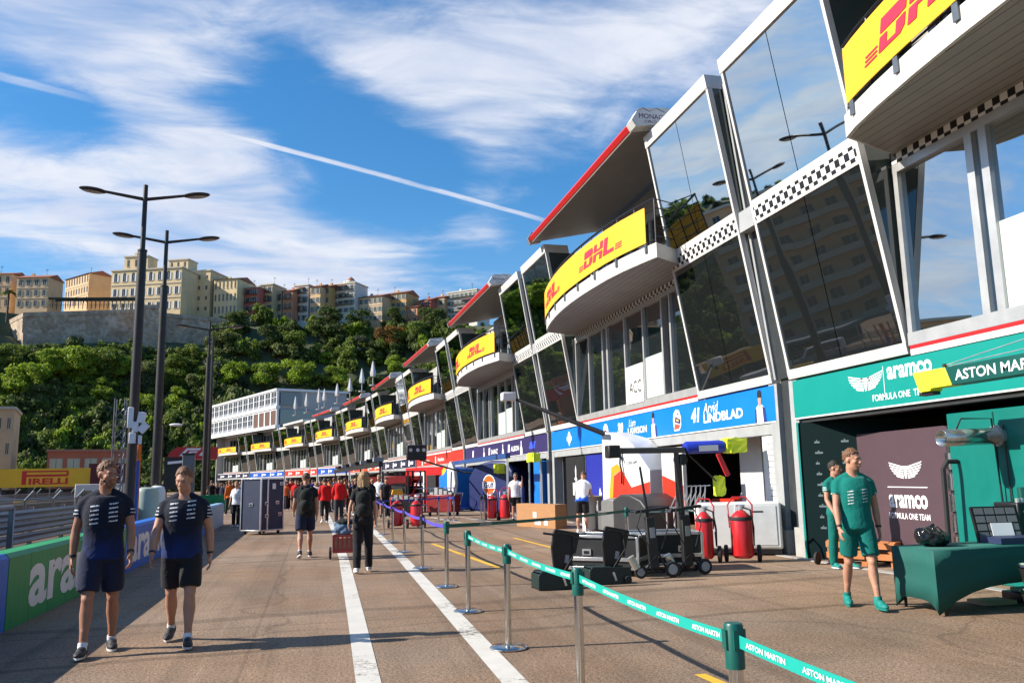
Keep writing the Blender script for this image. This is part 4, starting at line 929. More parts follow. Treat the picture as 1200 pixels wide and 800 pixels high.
LEAF = dict(bright=leaf_mat('leaf_bright', (.235,.325,.028)), mid=leaf_mat('leaf_mid', (.15,.205,.032)), dark=leaf_mat('leaf_dark', (.075,.108,.024)), olive=leaf_mat('leaf_olive', (.15,.18,.055)), rust=leaf_mat('leaf_rust', (.22,.11,.022)), grey=leaf_mat('leaf_grey', (.085,.105,.060)))
BARK = M('bark', (.08,.06,.045), rough=.9, var=.3, vscale=3)
def crown_arrays(seed, n=900, lobes=11, R=4.2, H=4.0, leaf=.42):
    """leaf-sized quads spread through clumps; returns verts (n*4,3) centred on the crown base"""
    g = np.random.default_rng(seed); lc = []
    for i in range(lobes):
        a = g.uniform(0, 2*np.pi); rr = R*.72*np.sqrt(g.uniform(0,1)); z = g.uniform(.0,1)*H*1.35*(1-.5*(rr/R)**2)
        lc.append((rr*np.cos(a), rr*np.sin(a), z, g.uniform(.18,.42)*R))
    lc = np.array(lc); w = lc[:,3]**2; k = g.choice(lobes, n, p=w/w.sum())
    d = g.normal(size=(n,3)); d /= np.linalg.norm(d,axis=1)[:,None]; d[:,2] = np.where(d[:,2] < -.35, -d[:,2], d[:,2])
    c = lc[k,:3] + d*(lc[k,3]*g.uniform(.55,1.0,n)**.6*g.choice([1.,1.,1.12,1.35],n))[:,None]*np.array([1,1,.8])
    nr = d + g.normal(size=(n,3))*.55; nr /= np.linalg.norm(nr,axis=1)[:,None]
    t = np.cross(nr, g.normal(size=(n,3))); t /= np.linalg.norm(t,axis=1)[:,None]; b = np.cross(nr,t)
    sz = (leaf*g.uniform(.6,1.4,n))[:,None]; asp = g.uniform(.5,.9,n)[:,None]
    return np.stack([c-t*sz-b*sz*asp*.4, c+t*sz*.2-b*sz*asp, c+t*sz+b*sz*asp*.3, c-t*sz*.1+b*sz*asp], 1).reshape(-1,3)
def quads_mesh(name, V, mats, mi=None):
    me = bpy.data.meshes.new(name); n = len(V)//4
    me.vertices.add(len(V)); me.vertices.foreach_set('co', V.astype(np.float32).ravel())
    me.loops.add(n*4); me.loops.foreach_set('vertex_index', np.arange(n*4, dtype=np.int32)); me.polygons.add(n)
    me.polygons.foreach_set('loop_start', np.arange(0,n*4,4,dtype=np.int32)); me.polygons.foreach_set('loop_total', np.full(n,4,dtype=np.int32))
    for m in mats: me.materials.append(m)
    if mi is not None: me.polygons.foreach_set('material_index', mi.astype(np.int32))
    me.update(calc_edges=True); return me
CRV = [crown_arrays(s, 1150, 16, leaf=.38) for s in range(8)]; CRVF = [crown_arrays(10+s, 4200, 24, H=4.8, leaf=.22) for s in range(5)]
CRM = [quads_mesh('crown', v, [LEAF['mid']]) for v in CRVF]
def trunk_mesh(seed, h=5.0):
    q = random.Random(seed); mb = MB(); mb.tube([(0,0,-1.5),(.1,0,h*.35),(.05,.1,h*.7),(0,0,h)], [.32,.24,.17,.08], 8)
    for i in range(5): a = q.uniform(0,6.28); z = h*q.uniform(.45,.75); mb.tube([(0.05,.05,z),(math.cos(a)*1.2,math.sin(a)*1.2,z+1.2),(math.cos(a)*2.2,math.sin(a)*2.2,z+2.6)], [.12,.08,.03], 6)
    return mb.mesh('trunk', BARK, smooth=True)
TRM = [trunk_mesh(s) for s in range(3)]
def tree(px, py, r, w, kind, label, hh=1.0, trunk=3.0):
    """tree whose crown centre shows at px,py, standing r metres away, crown w metres wide"""
    sc = w/9.0
    for q in range(90):                                    # walk along the sight line until the crown rests on the slope
        p = AR(px, py, 214+q); 
        if hill_h(p.x, p.y) > p.z-2.9*sc*hh-1.6: break
    base = hill_h(p.x, p.y); zc = p.z-2.9*sc*hh
    t = thing('tree', label, 'tree', (p.x, p.y, min(base, zc-.5)))
    c = link('crown', CRM[rnd.randrange(5)], t, (0,0,zc-t.location.z), rnd.uniform(0,6.28)); c.scale = (sc, sc, sc*hh)
    c.material_slots[0].link = 'OBJECT'; c.material_slots[0].material = LEAF[kind]
    k = link('trunk', TRM[rnd.randrange(3)], t, (0,0,0)); L = (zc-t.location.z+2.6*sc*hh)/5.0; k.scale = (max(.7,sc), max(.7,sc), max(.3, L))
    return t
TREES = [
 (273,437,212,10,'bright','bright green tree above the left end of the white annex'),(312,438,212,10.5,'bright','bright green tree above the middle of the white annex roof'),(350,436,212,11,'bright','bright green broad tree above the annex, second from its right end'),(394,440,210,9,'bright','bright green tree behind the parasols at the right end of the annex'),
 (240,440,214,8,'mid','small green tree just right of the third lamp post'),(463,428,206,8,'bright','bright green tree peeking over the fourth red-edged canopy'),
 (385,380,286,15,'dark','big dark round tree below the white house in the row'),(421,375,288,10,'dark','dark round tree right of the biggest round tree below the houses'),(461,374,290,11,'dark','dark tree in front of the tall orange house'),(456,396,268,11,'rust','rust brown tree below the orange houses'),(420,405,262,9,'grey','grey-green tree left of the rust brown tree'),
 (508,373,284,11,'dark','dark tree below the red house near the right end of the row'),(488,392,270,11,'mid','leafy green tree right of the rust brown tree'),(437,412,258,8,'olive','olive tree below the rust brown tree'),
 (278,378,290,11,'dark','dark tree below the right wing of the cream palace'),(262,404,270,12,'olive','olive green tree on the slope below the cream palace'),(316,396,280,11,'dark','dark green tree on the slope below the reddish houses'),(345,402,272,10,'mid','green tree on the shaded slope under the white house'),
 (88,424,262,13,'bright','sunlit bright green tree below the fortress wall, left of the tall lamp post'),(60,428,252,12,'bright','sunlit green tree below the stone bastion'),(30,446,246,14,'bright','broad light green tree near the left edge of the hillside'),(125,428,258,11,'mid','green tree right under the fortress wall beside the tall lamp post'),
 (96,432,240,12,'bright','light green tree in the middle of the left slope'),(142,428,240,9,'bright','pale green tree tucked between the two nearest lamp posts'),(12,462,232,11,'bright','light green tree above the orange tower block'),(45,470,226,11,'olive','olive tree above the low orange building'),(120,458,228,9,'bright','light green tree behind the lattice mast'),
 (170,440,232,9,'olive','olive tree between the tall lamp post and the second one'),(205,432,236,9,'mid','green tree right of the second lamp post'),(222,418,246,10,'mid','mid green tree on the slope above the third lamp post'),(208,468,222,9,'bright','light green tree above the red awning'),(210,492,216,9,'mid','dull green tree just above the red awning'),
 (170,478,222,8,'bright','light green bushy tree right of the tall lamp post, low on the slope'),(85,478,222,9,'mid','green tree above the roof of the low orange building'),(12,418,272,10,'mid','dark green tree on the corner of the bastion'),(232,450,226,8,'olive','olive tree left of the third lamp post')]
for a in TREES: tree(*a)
# the wood that covers the rest of the slope reads as one mass
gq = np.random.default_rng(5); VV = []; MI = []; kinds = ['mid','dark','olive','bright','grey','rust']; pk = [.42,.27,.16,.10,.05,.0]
for i in range(2600):
    az = R_(gq.uniform(-55, 24)); r = gq.uniform(220, 303) if gq.random() < .9 else gq.uniform(303, 330)
    if i % 7 == 3 or i % 7 == 5: az = R_(gq.uniform(-22, -5.5)); r = gq.uniform(244, 278)
    if i % 7 == 0: az = R_(gq.uniform(-22, 6)); r = gq.uniform(217, 246)
    x, y = r*math.sin(az), r*math.cos(az)
    if math.degrees(az) > 8 and r < 235: continue
    if -20 < math.degrees(az) < -7 and 278 < r: continue
    v = CRV[gq.integers(8)]; s = gq.uniform(.5,1.1)*(.62 if r > 290 else .7 if (r > 256 and math.degrees(az) < -7) else 1); a = gq.uniform(0,6.28); ca, sa = math.cos(a), math.sin(a)
    z = hill_h(x,y)+gq.uniform(-1.2,.5)*(1 if r < 285 else .6)-.3
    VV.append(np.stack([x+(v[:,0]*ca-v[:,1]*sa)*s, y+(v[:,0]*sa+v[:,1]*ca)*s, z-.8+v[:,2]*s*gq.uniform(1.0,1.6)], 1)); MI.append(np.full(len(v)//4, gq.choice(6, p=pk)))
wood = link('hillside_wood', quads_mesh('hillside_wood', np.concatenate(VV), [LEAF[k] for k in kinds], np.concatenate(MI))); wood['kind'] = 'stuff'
wood['label'] = 'dense green wood covering the steep hillside'; wood['category'] = 'wood'

# ---------------------------------------------------------------- houses on the rock
WINM = M('house_window', (.03,.035,.04), rough=.2, var=.3); SHUT = M('shutter', (.22,.24,.20), rough=.6); SHW = M('shutter_white', (.7,.7,.68), rough=.6); ROOFT = M('roof_tile', (.30,.11,.06), rough=.8, var=.3, vscale=.8); STONE = M('stone_trim', (.55,.48,.36), rough=.8)
def hmat(n, c): return M('stucco_'+n, c, rough=.85, var=.16, vscale=.25, dirt=.25)
HC_ = dict(cream=hmat('cream',(.74,.56,.31)), orange=hmat('orange',(.66,.42,.22)), ochre=hmat('ochre',(.58,.34,.12)), tan=hmat('tan',(.58,.43,.25)), yellow=hmat('yellow',(.60,.50,.28)), red=hmat('red',(.48,.13,.09)), rose=hmat('rose',(.55,.24,.13)), white=hmat('white',(.68,.64,.57)), peach=hmat('peach',(.68,.46,.26)))
WINC = {}
def win_mesh(w, h, arch, sh):
    key = (round(w,1), round(h,1), arch, sh)
    if key not in WINC:
        mb = MB(); mb.mi(0).box(-w/2,w/2,-.06,.02,0,h)
        if arch: mb.prism([(w/2*math.cos(t*math.pi/6), h+w/2*math.sin(t*math.pi/6)) for t in range(7)], -.06, .02, 'xz')
        mb.mi(1).box(-w/2-.12,w/2+.12,-.12,.02,-.16,-.0); mb.box(-.04,.04,-.09,-.061,.0,h)
        if sh: mb.mi(2).box(-w*1.0,-w/2-.02,-.1,.02,0,h); mb.box(w/2+.02,w*1.0,-.1,.02,0,h)
        WINC[key] = mb.mesh('window', [WINM, STONE, SHUT if sh == 1 else SHW])
    return WINC[key]
HTURN = .55
def house(label, x0, x1, yt, yb, r, col, rows, cols, roof='flat', shut=0, balc=False, arch_top=False, depth=9.0, down=8.0, turn=0.0, cat='house', group=None, name='house', ww=.42, wh=.55):
    a, b = AR(x0, yb, r), AR(x1, yb, r); t_ = AR((x0+x1)/2, yt, r); c = (a+b)/2; w = (Vector((b.x-a.x, b.y-a.y))).length; zb = c.z; h = t_.z-zb
    face = math.atan2(c.x, c.y)+turn+HTURN
    t = thing(name, label, cat, (c.x, c.y, zb), -face, group)
    mb = MB(); mb.box(-w/2,w/2,0,depth,-down,h); link('wall', mb.mesh('wall', HC_[col]), t)
    mb = MB()
    if roof == 'tile': mb.mi(0); mb.prism([(-.5,h+.02),(depth+.5,h+.02),(depth/2,h+1.7)], -w/2-.3, w/2+.3, 'yz'); 
    else: mb.mi(1).box(-w/2-.25,w/2+.25,-.3,depth+.2,h+.01,h+.45)
    ro = link('roof', mb.mesh('roof', [ROOFT, STONE]), t)
    if roof == 'tile' or w > 8:
        mb = MB()
        mb.box(-w*.3,-w*.3+.8,depth*.5,depth*.5+.7,h,h+2.4); mb.build('chimney', HC_[col], ro)
    if w > 9:
        mb = MB(); mb.box(-w/2-.08,w/2+.08,-.15,0,h*.66,h*.66+.22); mb.box(-w/2-.08,w/2+.08,-.15,0,h*.33,h*.33+.2); mb.build('cornice', STONE, t)
    if name == 'house':
        mb = MB(); ax = w*rnd.uniform(-.3,.3); mb.tube([(ax,3,h),(ax,3,h+3.4)],.05,4); mb.tube([(ax-.6,3,h+3),(ax+.6,3,h+3)],.04,4); mb.tube([(ax-.4,3,h+3.3),(ax+.4,3,h+3.3)],.04,4); mb.build('aerial', BLACKM, ro)
        if balc:
            for i in range(1, rows):
                if rnd.random() < .6: mb = MB(); q = rnd.uniform(-.2,.2)*w; mb.prism([(-1.0,h/rows*(i+.72)),(0,h/rows*(i+.86)),(0,h/rows*(i+.82))], q-w*.2, q+w*.2, 'yz'); mb.build('awning', rnd.choice((ROOFT, SHW, STONE)), t)
    fh = h/rows; cw = w/cols
    for i in range(rows):
        for j in range(cols):
            link('window', win_mesh(min(1.6, cw*ww), fh*wh, arch_top and i == rows-1, shut), t, (-w/2+cw*(j+.5), 0, fh*(i+.24)))
    if balc:
        for i in range(1, rows):
            mb = MB(); mb.box(-w*.42,w*.42,-.9,-.0,fh*(i+.18),fh*(i+.2)+.05); 
            for q in range(int(w*.84/.35)): mb.box(-w*.42+q*.35,-w*.42+q*.35+.05,-.88,-.84,fh*(i+.2)+.05,fh*(i+.2)+.95)
            mb.box(-w*.42,w*.42,-.9,-.83,fh*(i+.2)+.95,fh*(i+.2)+1.03); mb.build('house_balcony', WINM, t)
    return t
R0 = 300
house('cream palace with arched top windows and white shutters on the hilltop', 120, 217, 316, 367, R0, 'cream', 3, 8, shut=2, arch_top=True, depth=16, cat='palace', wh=.5, ww=.34, name='palace')
house('cream square tower on the roof of the palace, left one', 143, 175, 301, 316, R0+4, 'cream', 1, 3, depth=6, down=3, cat='tower', name='roof_tower', ww=.25)
house('cream square tower on the right end of the palace roof', 195, 222, 305, 316, R0+5, 'cream', 1, 3, depth=6, down=3, cat='tower', name='roof_tower', ww=.25)
house('plain cream palace wing with small windows, right of the main front', 217, 247, 318, 367, R0+3, 'cream', 4, 3, depth=14, cat='palace wing', name='palace', ww=.25, wh=.35)
house('cream wing with dark roof and tall arched windows at the right end of the palace', 247, 279, 327, 370, R0-2, 'cream', 3, 6, roof='tile', depth=12, arch_top=False, cat='palace wing', name='palace', ww=.35)
house('orange and pink hilltop building with paired windows at the left edge', 14, 58, 325, 362, R0-6, 'peach', 3, 4, roof='tile', depth=8, cat='building', shut=1, ww=.34)
house('orange building cut by the left edge of the photo behind the palm', -30, 14, 321, 362, R0+4, 'peach', 3, 4, roof='tile', depth=10, cat='building', ww=.34)
house('long orange terracotta wing with arches receding behind the pergola', 58, 118, 324, 360, R0+30, 'orange', 3, 9, roof='tile', depth=9, turn=.55, cat='building', arch_top=True)
RW_ = [('narrow dark red house with balconies, first in the row right of the palace',284,303,337,376,'red',4,2,'flat',1,True),('tan house with balconies between the dark red and yellow houses',303,320,334,377,'tan',4,2,'flat',1,True),('low yellowish house squeezed in beside the tan house',320,330,342,378,'yellow',3,2,'flat',1,True),
 ('narrow orange-red house left of the white house',330,343,341,375,'rose',3,2,'tile',0,True),('tall white house with grey shutters in the row',343,362,335,378,'white',4,2,'flat',1,True),('orange house directly right of the white house',362,376,336,368,'orange',3,2,'tile',1,False),('ochre house next to the large pale house',376,386,336,368,'ochre',3,2,'tile',1,False),
 ('large pale house with a round corner turret',386,418,333,368,'white',4,4,'flat',1,True),('long low orange house right of the turret house',418,450,348,378,'peach',3,5,'tile',1,False),('taller ochre house with flat parapet behind the dark tree',450,478,344,372,'ochre',3,4,'tile',1,False),
 ('small red-orange house stepping down the slope',476,490,360,381,'rose',2,2,'tile',0,False),('dark red house with pale trim near the right end of the row',489,506,352,378,'red',3,2,'tile',0,True),('orange house just right of the dark red one near the right end',505,522,349,372,'orange',2,2,'tile',1,False),('pale house with many windows at the right end of the row',521,562,342,374,'white',4,7,'flat',1,True)]
for i, (lb, x0, x1, yt, yb, c, rw, cl, rf, sh, bl) in enumerate(RW_): house(lb, x0, x1, yt, yb, R0+(i*7 % 5)-2, c, rw, cl, rf, sh, bl)
# turret
p = AR(411, 350, R0+6); q = AR(411, 331, R0+6); w = 10*R0/F/2
t = thing('corner_turret', 'round pale turret on the corner of the large pale house', 'turret', (p.x,p.y,p.z)); mb = MB(); mb.cyl((0,0,-3),w,q.z-p.z+3,18); mb.cyl((0,0,q.z-p.z),w*1.15,.5,18); mb.build('wall', HC_['white'], t, smooth=True); mb = MB(); mb.ell((0,0,q.z-p.z+.5),(w*.95,w*.95,1.3),16,8); mb.build('roof', ROOFT, t, smooth=True)
# fortress wall
def stone_mat():
    m = M('fortress_stone', (.36,.31,.24), rough=.9, var=0); nt = m.node_tree; L = nt.links; b = nt.nodes['Principled BSDF']; tc = _n(nt,'ShaderNodeTexCoord')
    vo = _n(nt,'ShaderNodeTexVoronoi',Scale=1.1); L.new(tc.outputs['Object'],vo.inputs['Vector']); n = _n(nt,'ShaderNodeTexNoise',Scale=.25,Detail=8.0,Roughness=.7); L.new(tc.outputs['Object'],n.inputs['Vector'])
    r = _n(nt,'ShaderNodeMapRange'); r.inputs['From Min'].default_value=.25; r.inputs['From Max'].default_value=.75; r.inputs['To Min'].default_value=.45; r.inputs['To Max'].default_value=1.4; L.new(n.outputs['Fac'],r.inputs['Value'])
    s = _n(nt,'ShaderNodeVectorMath',operation='SCALE'); L.new(r.outputs['Result'],s.inputs['Scale']); mx = _n(nt,'ShaderNodeMix',data_type='RGBA'); mx.inputs['Factor'].default_value=.16; mx.inputs[6].default_value=(.40,.29,.185,1); sv = _n(nt,'ShaderNodeSeparateColor'); L.new(vo.outputs['Color'],sv.inputs[0]); cv = _n(nt,'ShaderNodeCombineColor'); [L.new(sv.outputs[0],cv.inputs[i]) for i in range(3)]; L.new(cv.outputs[0],mx.inputs[7]); L.new(mx.outputs[2],s.inputs[0]); L.new(s.outputs[0],b.inputs['Base Color']); return m
FST = stone_mat()
def fort(label, pts, r, thick=3.0, down=10, name='fortress_wall', cat='stone wall'):
    """pts: (px, y_top, y_bottom)"""
    P = [(AR(x, yt, r+dr), AR(x, yb, r+dr)) for x, yt, yb, dr in pts]; c = P[0][1]; t = thing(name, label, cat, (c.x,c.y,c.z)); mb = MB()
    for (a, b), (a2, b2) in zip(P[:-1], P[1:]):
        n = Vector((a.x+a2.x, a.y+a2.y)).normalized()*thick; o = Vector((c.x,c.y,c.z)); k = (b.z-a.z)
        L = lambda v, dz=0, e=0: (v.x-o.x+n.x*e, v.y-o.y+n.y*e, v.z-o.z+dz)
        mb.hexa([L(b,-down,-.25),L(b2,-down,-.25),L(b2,-down,1),L(b,-down,1),L(a),L(a2),L(a2,0,1),L(a,0,1)])
        mb.hexa([L(a,-1.4,-.1),L(a2,-1.4,-.1),L(a2,-1.4,.2),L(a,-1.4,.2),L(a,-1.1,-.1),L(a2,-1.1,-.1),L(a2,-1.1,.2),L(a,-1.1,.2)])
    mb.build('masonry', FST, t); return t
fort('long pale stone fortress wall below the pergola', [(28,366,402,-14),(166,362,402,-8)], R0-4)
fort('sunlit corner face of the stone bastion at the left', [(-40,375,420,4),(8,376,420,-2),(28,366,402,-14)], R0-4)
fort('square stone buttress tower at the end of the fortress wall', [(166,357,410,-13),(186,357,410,-13)], R0-4)
fort('lower stone wall under the cream palace right of the buttress', [(186,366,392,-6),(300,376,395,-4)], R0-4)
# pergola on the wall
a, b = AR(56,361,R0-8), AR(165,360,R0-4); t = thing('pergola', 'long dark green pergola standing on top of the fortress wall', 'pergola', (a.x,a.y,a.z)); d = b-a; n = Vector((a.x,a.y,0)).normalized()
mb = MB(); N = 22
for i in range(N+1):
    p = d*(i/N); mb.tube([p, p+Vector((0,0,3))], .09, 5); mb.tube([p+n*3, p+n*3+Vector((0,0,3))], .09, 5); mb.tube([p+Vector((0,0,3))-n*.4, p+n*3.4+Vector((0,0,3))], .09, 5)
mb.build('post_frame', DARKP, t); mb = MB(); mb.tube([Vector((0,0,3.05)), d+Vector((0,0,3.05))], .35, 6); mb.tube([Vector((0,0,3.05))+n*3, d+n*3+Vector((0,0,3.05))], .35, 6); mb.build('climber_beam', M('climber_green',(.03,.045,.03),rough=.8,var=.4), t)
mb = MB(); mb.tube([Vector((0,0,.9))-n*.8, d+Vector((0,0,.9))-n*.8], .05, 5)
for i in range(40): p = d*(i/39)-n*.8; mb.tube([p,p+Vector((0,0,.9))], .035, 4)
mb.build('railing', DARKP, t)
# palm at far left
p = AR(9,362,R0-16); t = thing('palm_tree', 'small palm tree in front of the orange building at the left edge', 'palm tree', (p.x,p.y,p.z)); mb = MB(); mb.tube([(0,0,-4),(0,0,5)],[.35,.25],7); mb.build('trunk', BARK, t)
mb = MB()
for i in range(26):
    a = i*2.4; e = rnd.uniform(.1,1.0); L_ = 2.4
    pts = [(math.cos(a)*L_*k*math.cos(e*(1-k*.8)), math.sin(a)*L_*k*math.cos(e*(1-k*.8)), 5+L_*k*math.sin(e)-1.6*k*k) for k in (0,.35,.7,1)]
    w = .28; s = Vector((-math.sin(a),math.cos(a),0))*w
    for p0, p1 in zip(pts[:-1], pts[1:]): mb.add([Vector(p0)-s,Vector(p0)+s,Vector(p1)+s,Vector(p1)-s], [(0,1,2,3)])
mb.build('crown', LEAF['dark'], t)

# ---------------------------------------------------------------- buildings at the foot of the hill and others outside the frame that the glass mirrors
house('orange tower block with white parapet at the left edge behind the hoarding', -60, 8, 479, 600, 150, 'peach', 4, 6, depth=12, down=1, turn=-.45, cat='apartment block', name='apartment_block', ww=.3, wh=.42)
p = AR(20,479,150)
def low_orange():
    a, b = AR(53,571,150), AR(147,571,150); h = AR(100,529,150).z; c = (a+b)/2; w = (b-a).length
    t = thing('low_building', 'low salmon orange building with five shuttered windows behind the yellow hoarding', 'building', (c.x,c.y,0), -math.atan2(c.x,c.y)); mb = MB(); mb.box(-w/2,w/2,0,9,0,h); mb.build('wall', hmat('salmon',(.58,.17,.085)), t)
    mb = MB(); mb.box(-w/2-.2,w/2+.2,-.3,9.2,h,h+.35); mb.build('roof', M('roof_salmon',(.45,.2,.13),rough=.8), t)
    SHY = M('shutter_cream',(.62,.55,.36),rough=.7)
    for i in range(5):
        x = -w/2+w*(.11+.215*i); mb = MB(); mb.mi(0).box(x-.75,x+.75,-.06,.02,h-3.1,h-1.2); mb.mi(1)
        for e in ((x-.9,x-.75,h-3.2,h-1.05),(x+.75,x+.9,h-3.2,h-1.05),(x-.75,x+.75,h-1.2,h-1.05),(x-.9,x+.9,h-3.3,h-3.1)): mb.box(e[0],e[1],-.1,.02,e[2],e[3])
        mb.mi(2).box(x-.03,x+.03,-.075,-.061,h-3.1,h-1.2); mb.build('window', [SHY, STONE, WINM], t)
low_orange()
def block(label, az, r, w, h, col, rows, cols, name='apartment_block'):
    x, y = r*math.sin(R_(az)), r*math.cos(R_(az)); t = thing(name, label, 'apartment block', (x,y,0), -R_(az)); mb = MB(); mb.box(-w/2,w/2,0,14,0,h); mb.build('wall', HC_[col], t)
    mb = MB(); mb.box(-w/2-.4,w/2+.4,-.5,14,h,h+.5); mb.build('roof', STONE, t); fh = h/rows
    for i in range(rows):
        mb = MB(); mb.box(-w/2+.5,w/2-.5,-1.3,0,fh*i+.1,fh*i+.3); mb.box(-w/2+.5,w/2-.5,-1.3,-1.2,fh*i+.3,fh*i+1.15); mb.build('house_balcony', STONE, t)
        for j in range(cols): link('window', win_mesh(1.6, fh*.62, False, 0), t, (-w/2+w/cols*(j+.5),0,fh*i+.4))
block('terracotta apartment block with pale balconies left of the view', -30, 130, 30, 24, 'orange', 7, 7)
block('cream apartment block on the waterfront left of the view', -44, 150, 34, 20, 'cream', 6, 8)
# grandstand across the track, left of the view
t = thing('grandstand', 'dark grandstand with red and white fascia across the track, left of the view', 'grandstand', (-34,38,0), R_(14)); mb = MB()
for i in range(9): mb.box(-3-i*1.1,-2-i*1.1,-28,14,0,1.2+i*.7)
mb.build('seating', M('seat_dark',(.03,.032,.04),rough=.6,var=.4,vscale=2), t); mb = MB(); mb.mi(0).box(-1.95,-1.8,-28,14,1.4,1.9); mb.mi(1).box(-1.95,-1.8,-28,14,1.9,2.5); mb.build('fascia', [WINT, REDP], t)

# ---------------------------------------------------------------- annex on the roof
def annex():
    # corner near the gap at px 325, front follows units 7..9
    A7, A9 = GAP[8], GAP[10]; h7 = R_((HEAD[6]+HEAD[7])/2); u = (A9-A7).normalized(); h = math.atan2(u.x, u.y); n = Vector((-u.y, u.x))
    c = A7+n*1.15+u*1.0; t = thing('rooftop_annex', 'white two storey annex with lattice front at the far roof end', 'annex', (c.x, c.y, 10.55), -h)
    ln = (A9-A7).length+.5; z2 = 5.6
    WL_ = M('annex_white', (.66,.68,.70), rough=.4, var=.06); GG = glass_mat('annex_glass', (.08,.09,.10), 1.9, rough=.08)
    mb = MB(); mb.box(.25,12,.3,ln,0,z2); mb.build('wall', M('annex_side',(.36,.355,.35),rough=.5,var=.08), t)
    mb = MB(); mb.box(-.25,12.2,-.1,ln+.2,z2,z2+.35); mb.box(-.25,.4,-.1,ln+.2,2.75,3.2); mb.box(-.3,.5,-.1,ln+.2,-.35,.15); mb.build('floor_slab', WL_, t)
    n = 13
    for f, z0 in enumerate((.1, 3.05)):
        for i in range(n):
            a = ln*i/n; b = ln*(i+1)/n
            mb = MB(); mb.mi(0).box(-.1,.24,a,a+.22,z0,z0+2.62); mb.box(-.1,.24,b-.22,b-.001,z0,z0+2.62); mb.box(-.1,.24,a+.22,b-.22,z0+2.4,z0+2.62)
            mb.mi(1).box(.0,.06,a+.22,b-.22,z0+.7,z0+2.4); mb.mi(0)
            brown = f == 0 and i < 4
            if not brown:
                mb.box(-.1,.2,a+.22,b-.22,z0,z0+.25)
                for q in range(6): y = a+.3+(b-a-.6)*q/6; mb.prism([(y,z0+.25),(y+.12,z0+.25),(y+.36,z0+.7),(y+.24,z0+.7)], -.06, .0, 'yz')
                mb.box(-.08,.1,(a+b)/2-.05,(a+b)/2+.05,z0+.7,z0+2.4); mb.box(-.08,.1,a+.22,b-.22,z0+1.5,z0+1.57)
            else:
                mb.mi(2)
                for q in range(4): y = a+.4+(b-a-.8)*q/4; mb.box(-.05,.2,y,y+.38,z0,z0+2.4)
            mb.build('window', [WL_, GG, M('annex_brown',(.16,.09,.065),rough=.5)], t)
    mb = MB(); mb.box(.5,6,-.06,.28,.3,2.6); mb.mi(1).box(.5,4,-.06,.28,3.3,5.3); mb.build('side_glazing', [GL_W, GG], t)
    for x in (.5,2,3.5,5): pass
annex()
CANV = M('canvas_white', (.50,.50,.49), rough=.8, var=.08, vscale=2)
def parasol(px, yt, yb, k, label):
    zb = 10.55; q = G(px, yb, zb); h = max(2.4, AR(px, yt, math.hypot(q.x, q.y)).z-zb)
    t = thing('closed_parasol', label, 'parasol', (q.x,q.y,zb)); mb = MB(); mb.tube([(0,0,0),(0,0,h)], .05, 6); mb.cyl((0,0,0),.35,.1,12); mb.build('pole', GREYP, t)
    mb = MB(); rg = []
    for z, r in ((.9,.22),(1.3,.27),(h*.6,.22),(h*.85,.12),(h,.03)): rg.append([(r*(1+.18*(i%2))*math.cos(i*math.pi/6), r*(1+.18*(i%2))*math.sin(i*math.pi/6), z) for i in range(12)])
    mb.rings(rg); mb.build('canopy_cloth', CANV, t, smooth=True)
for a in ((346,464,487,7,'closed white parasol at the left end of the roof terrace'),(359,460,484,7,'broad closed white parasol, second from the left on the roof terrace'),(373.5,455,480,6,'tallest closed white parasol in front of the grey annex side'),(380,465,478,6,'short closed parasol just right of the tallest one'),(395,460,473,6,'closed white parasol alone left of the red roof edge'),(410,454,468,5,'closed white parasol standing behind the orange-red sign unit'),(424,444,459,5,'big closed white parasol above the fifth red-edged canopy'),(437,440,452,4,'closed white parasol next to the fourth red-edged canopy')): parasol(*a)
# ================================================================ LEFT SIDE
# ---- padded advertising hoarding along the pit lane
HG = M('hoarding_green', (.0,.27,.07), rough=.45, var=.14, vscale=1.2, dirt=.3, bump=.6, bscale=3.5); HB = M('hoarding_blue', (.0,.13,.58), rough=.45, var=.14, vscale=1.2, dirt=.3, bump=.6, bscale=3.5); HL = M('hoarding_pale', (.25,.45,.62), rough=.5, var=.1)
BARX = lambda y: -3.42-.006*max(0,y-16)-.0026*max(0,y-30)**1.5
def hoarding(y0, y1, mat, label, text=True, h=.86, t0=.55, tw=3.6):
    n = 8; t = thing('advertising_board', label, 'advertising board', (BARX(y0),y0,0), 0, 'advertising boards along the pit lane edge'); mb = MB()
    for i in range(n):
        a, b = y0+(y1-y0)*i/n+.004, y0+(y1-y0)*(i+1)/n-.004; xa, xb = BARX(a)-BARX(y0), BARX(b)-BARX(y0)
        prof = [(.0,.0),(.0,h-.05),(-.05,h),(-.30,h),(-.34,h-.05),(-.34,0)]
        mb.rings([[(xa+p[0],a-y0,p[1]) for p in prof],[(xb+p[0],b-y0,p[1]) for p in prof]])
    mb.build('board_panel', mat, t)
    if text:
        f = lambda u, v: (BARX(y0+u)-BARX(y0)+.004, u, v); l = MB(); w = tw; write(l, 'aramco', f, t0, .14, w, .52, bold=.03); l.build('lettering', SW, t)
    return t
hoarding(3.0, 10.95, HB, 'blue advertising board cut by the left edge of the photo', False)
hoarding(10.97, 17.2, HG, 'green advertising board with big white lettering behind the man in navy', t0=.75, tw=4.9)
hoarding(17.22, 23.4, HB, 'blue advertising board with white lettering between the two men in navy', t0=.4, tw=4.9)
hoarding(23.42, 29.8, HB, 'blue advertising board right of the stocky man in navy', t0=.4, tw=4.6)
hoarding(29.82, 36.0, HL, 'pale blue advertising board at the far end of the row', False)
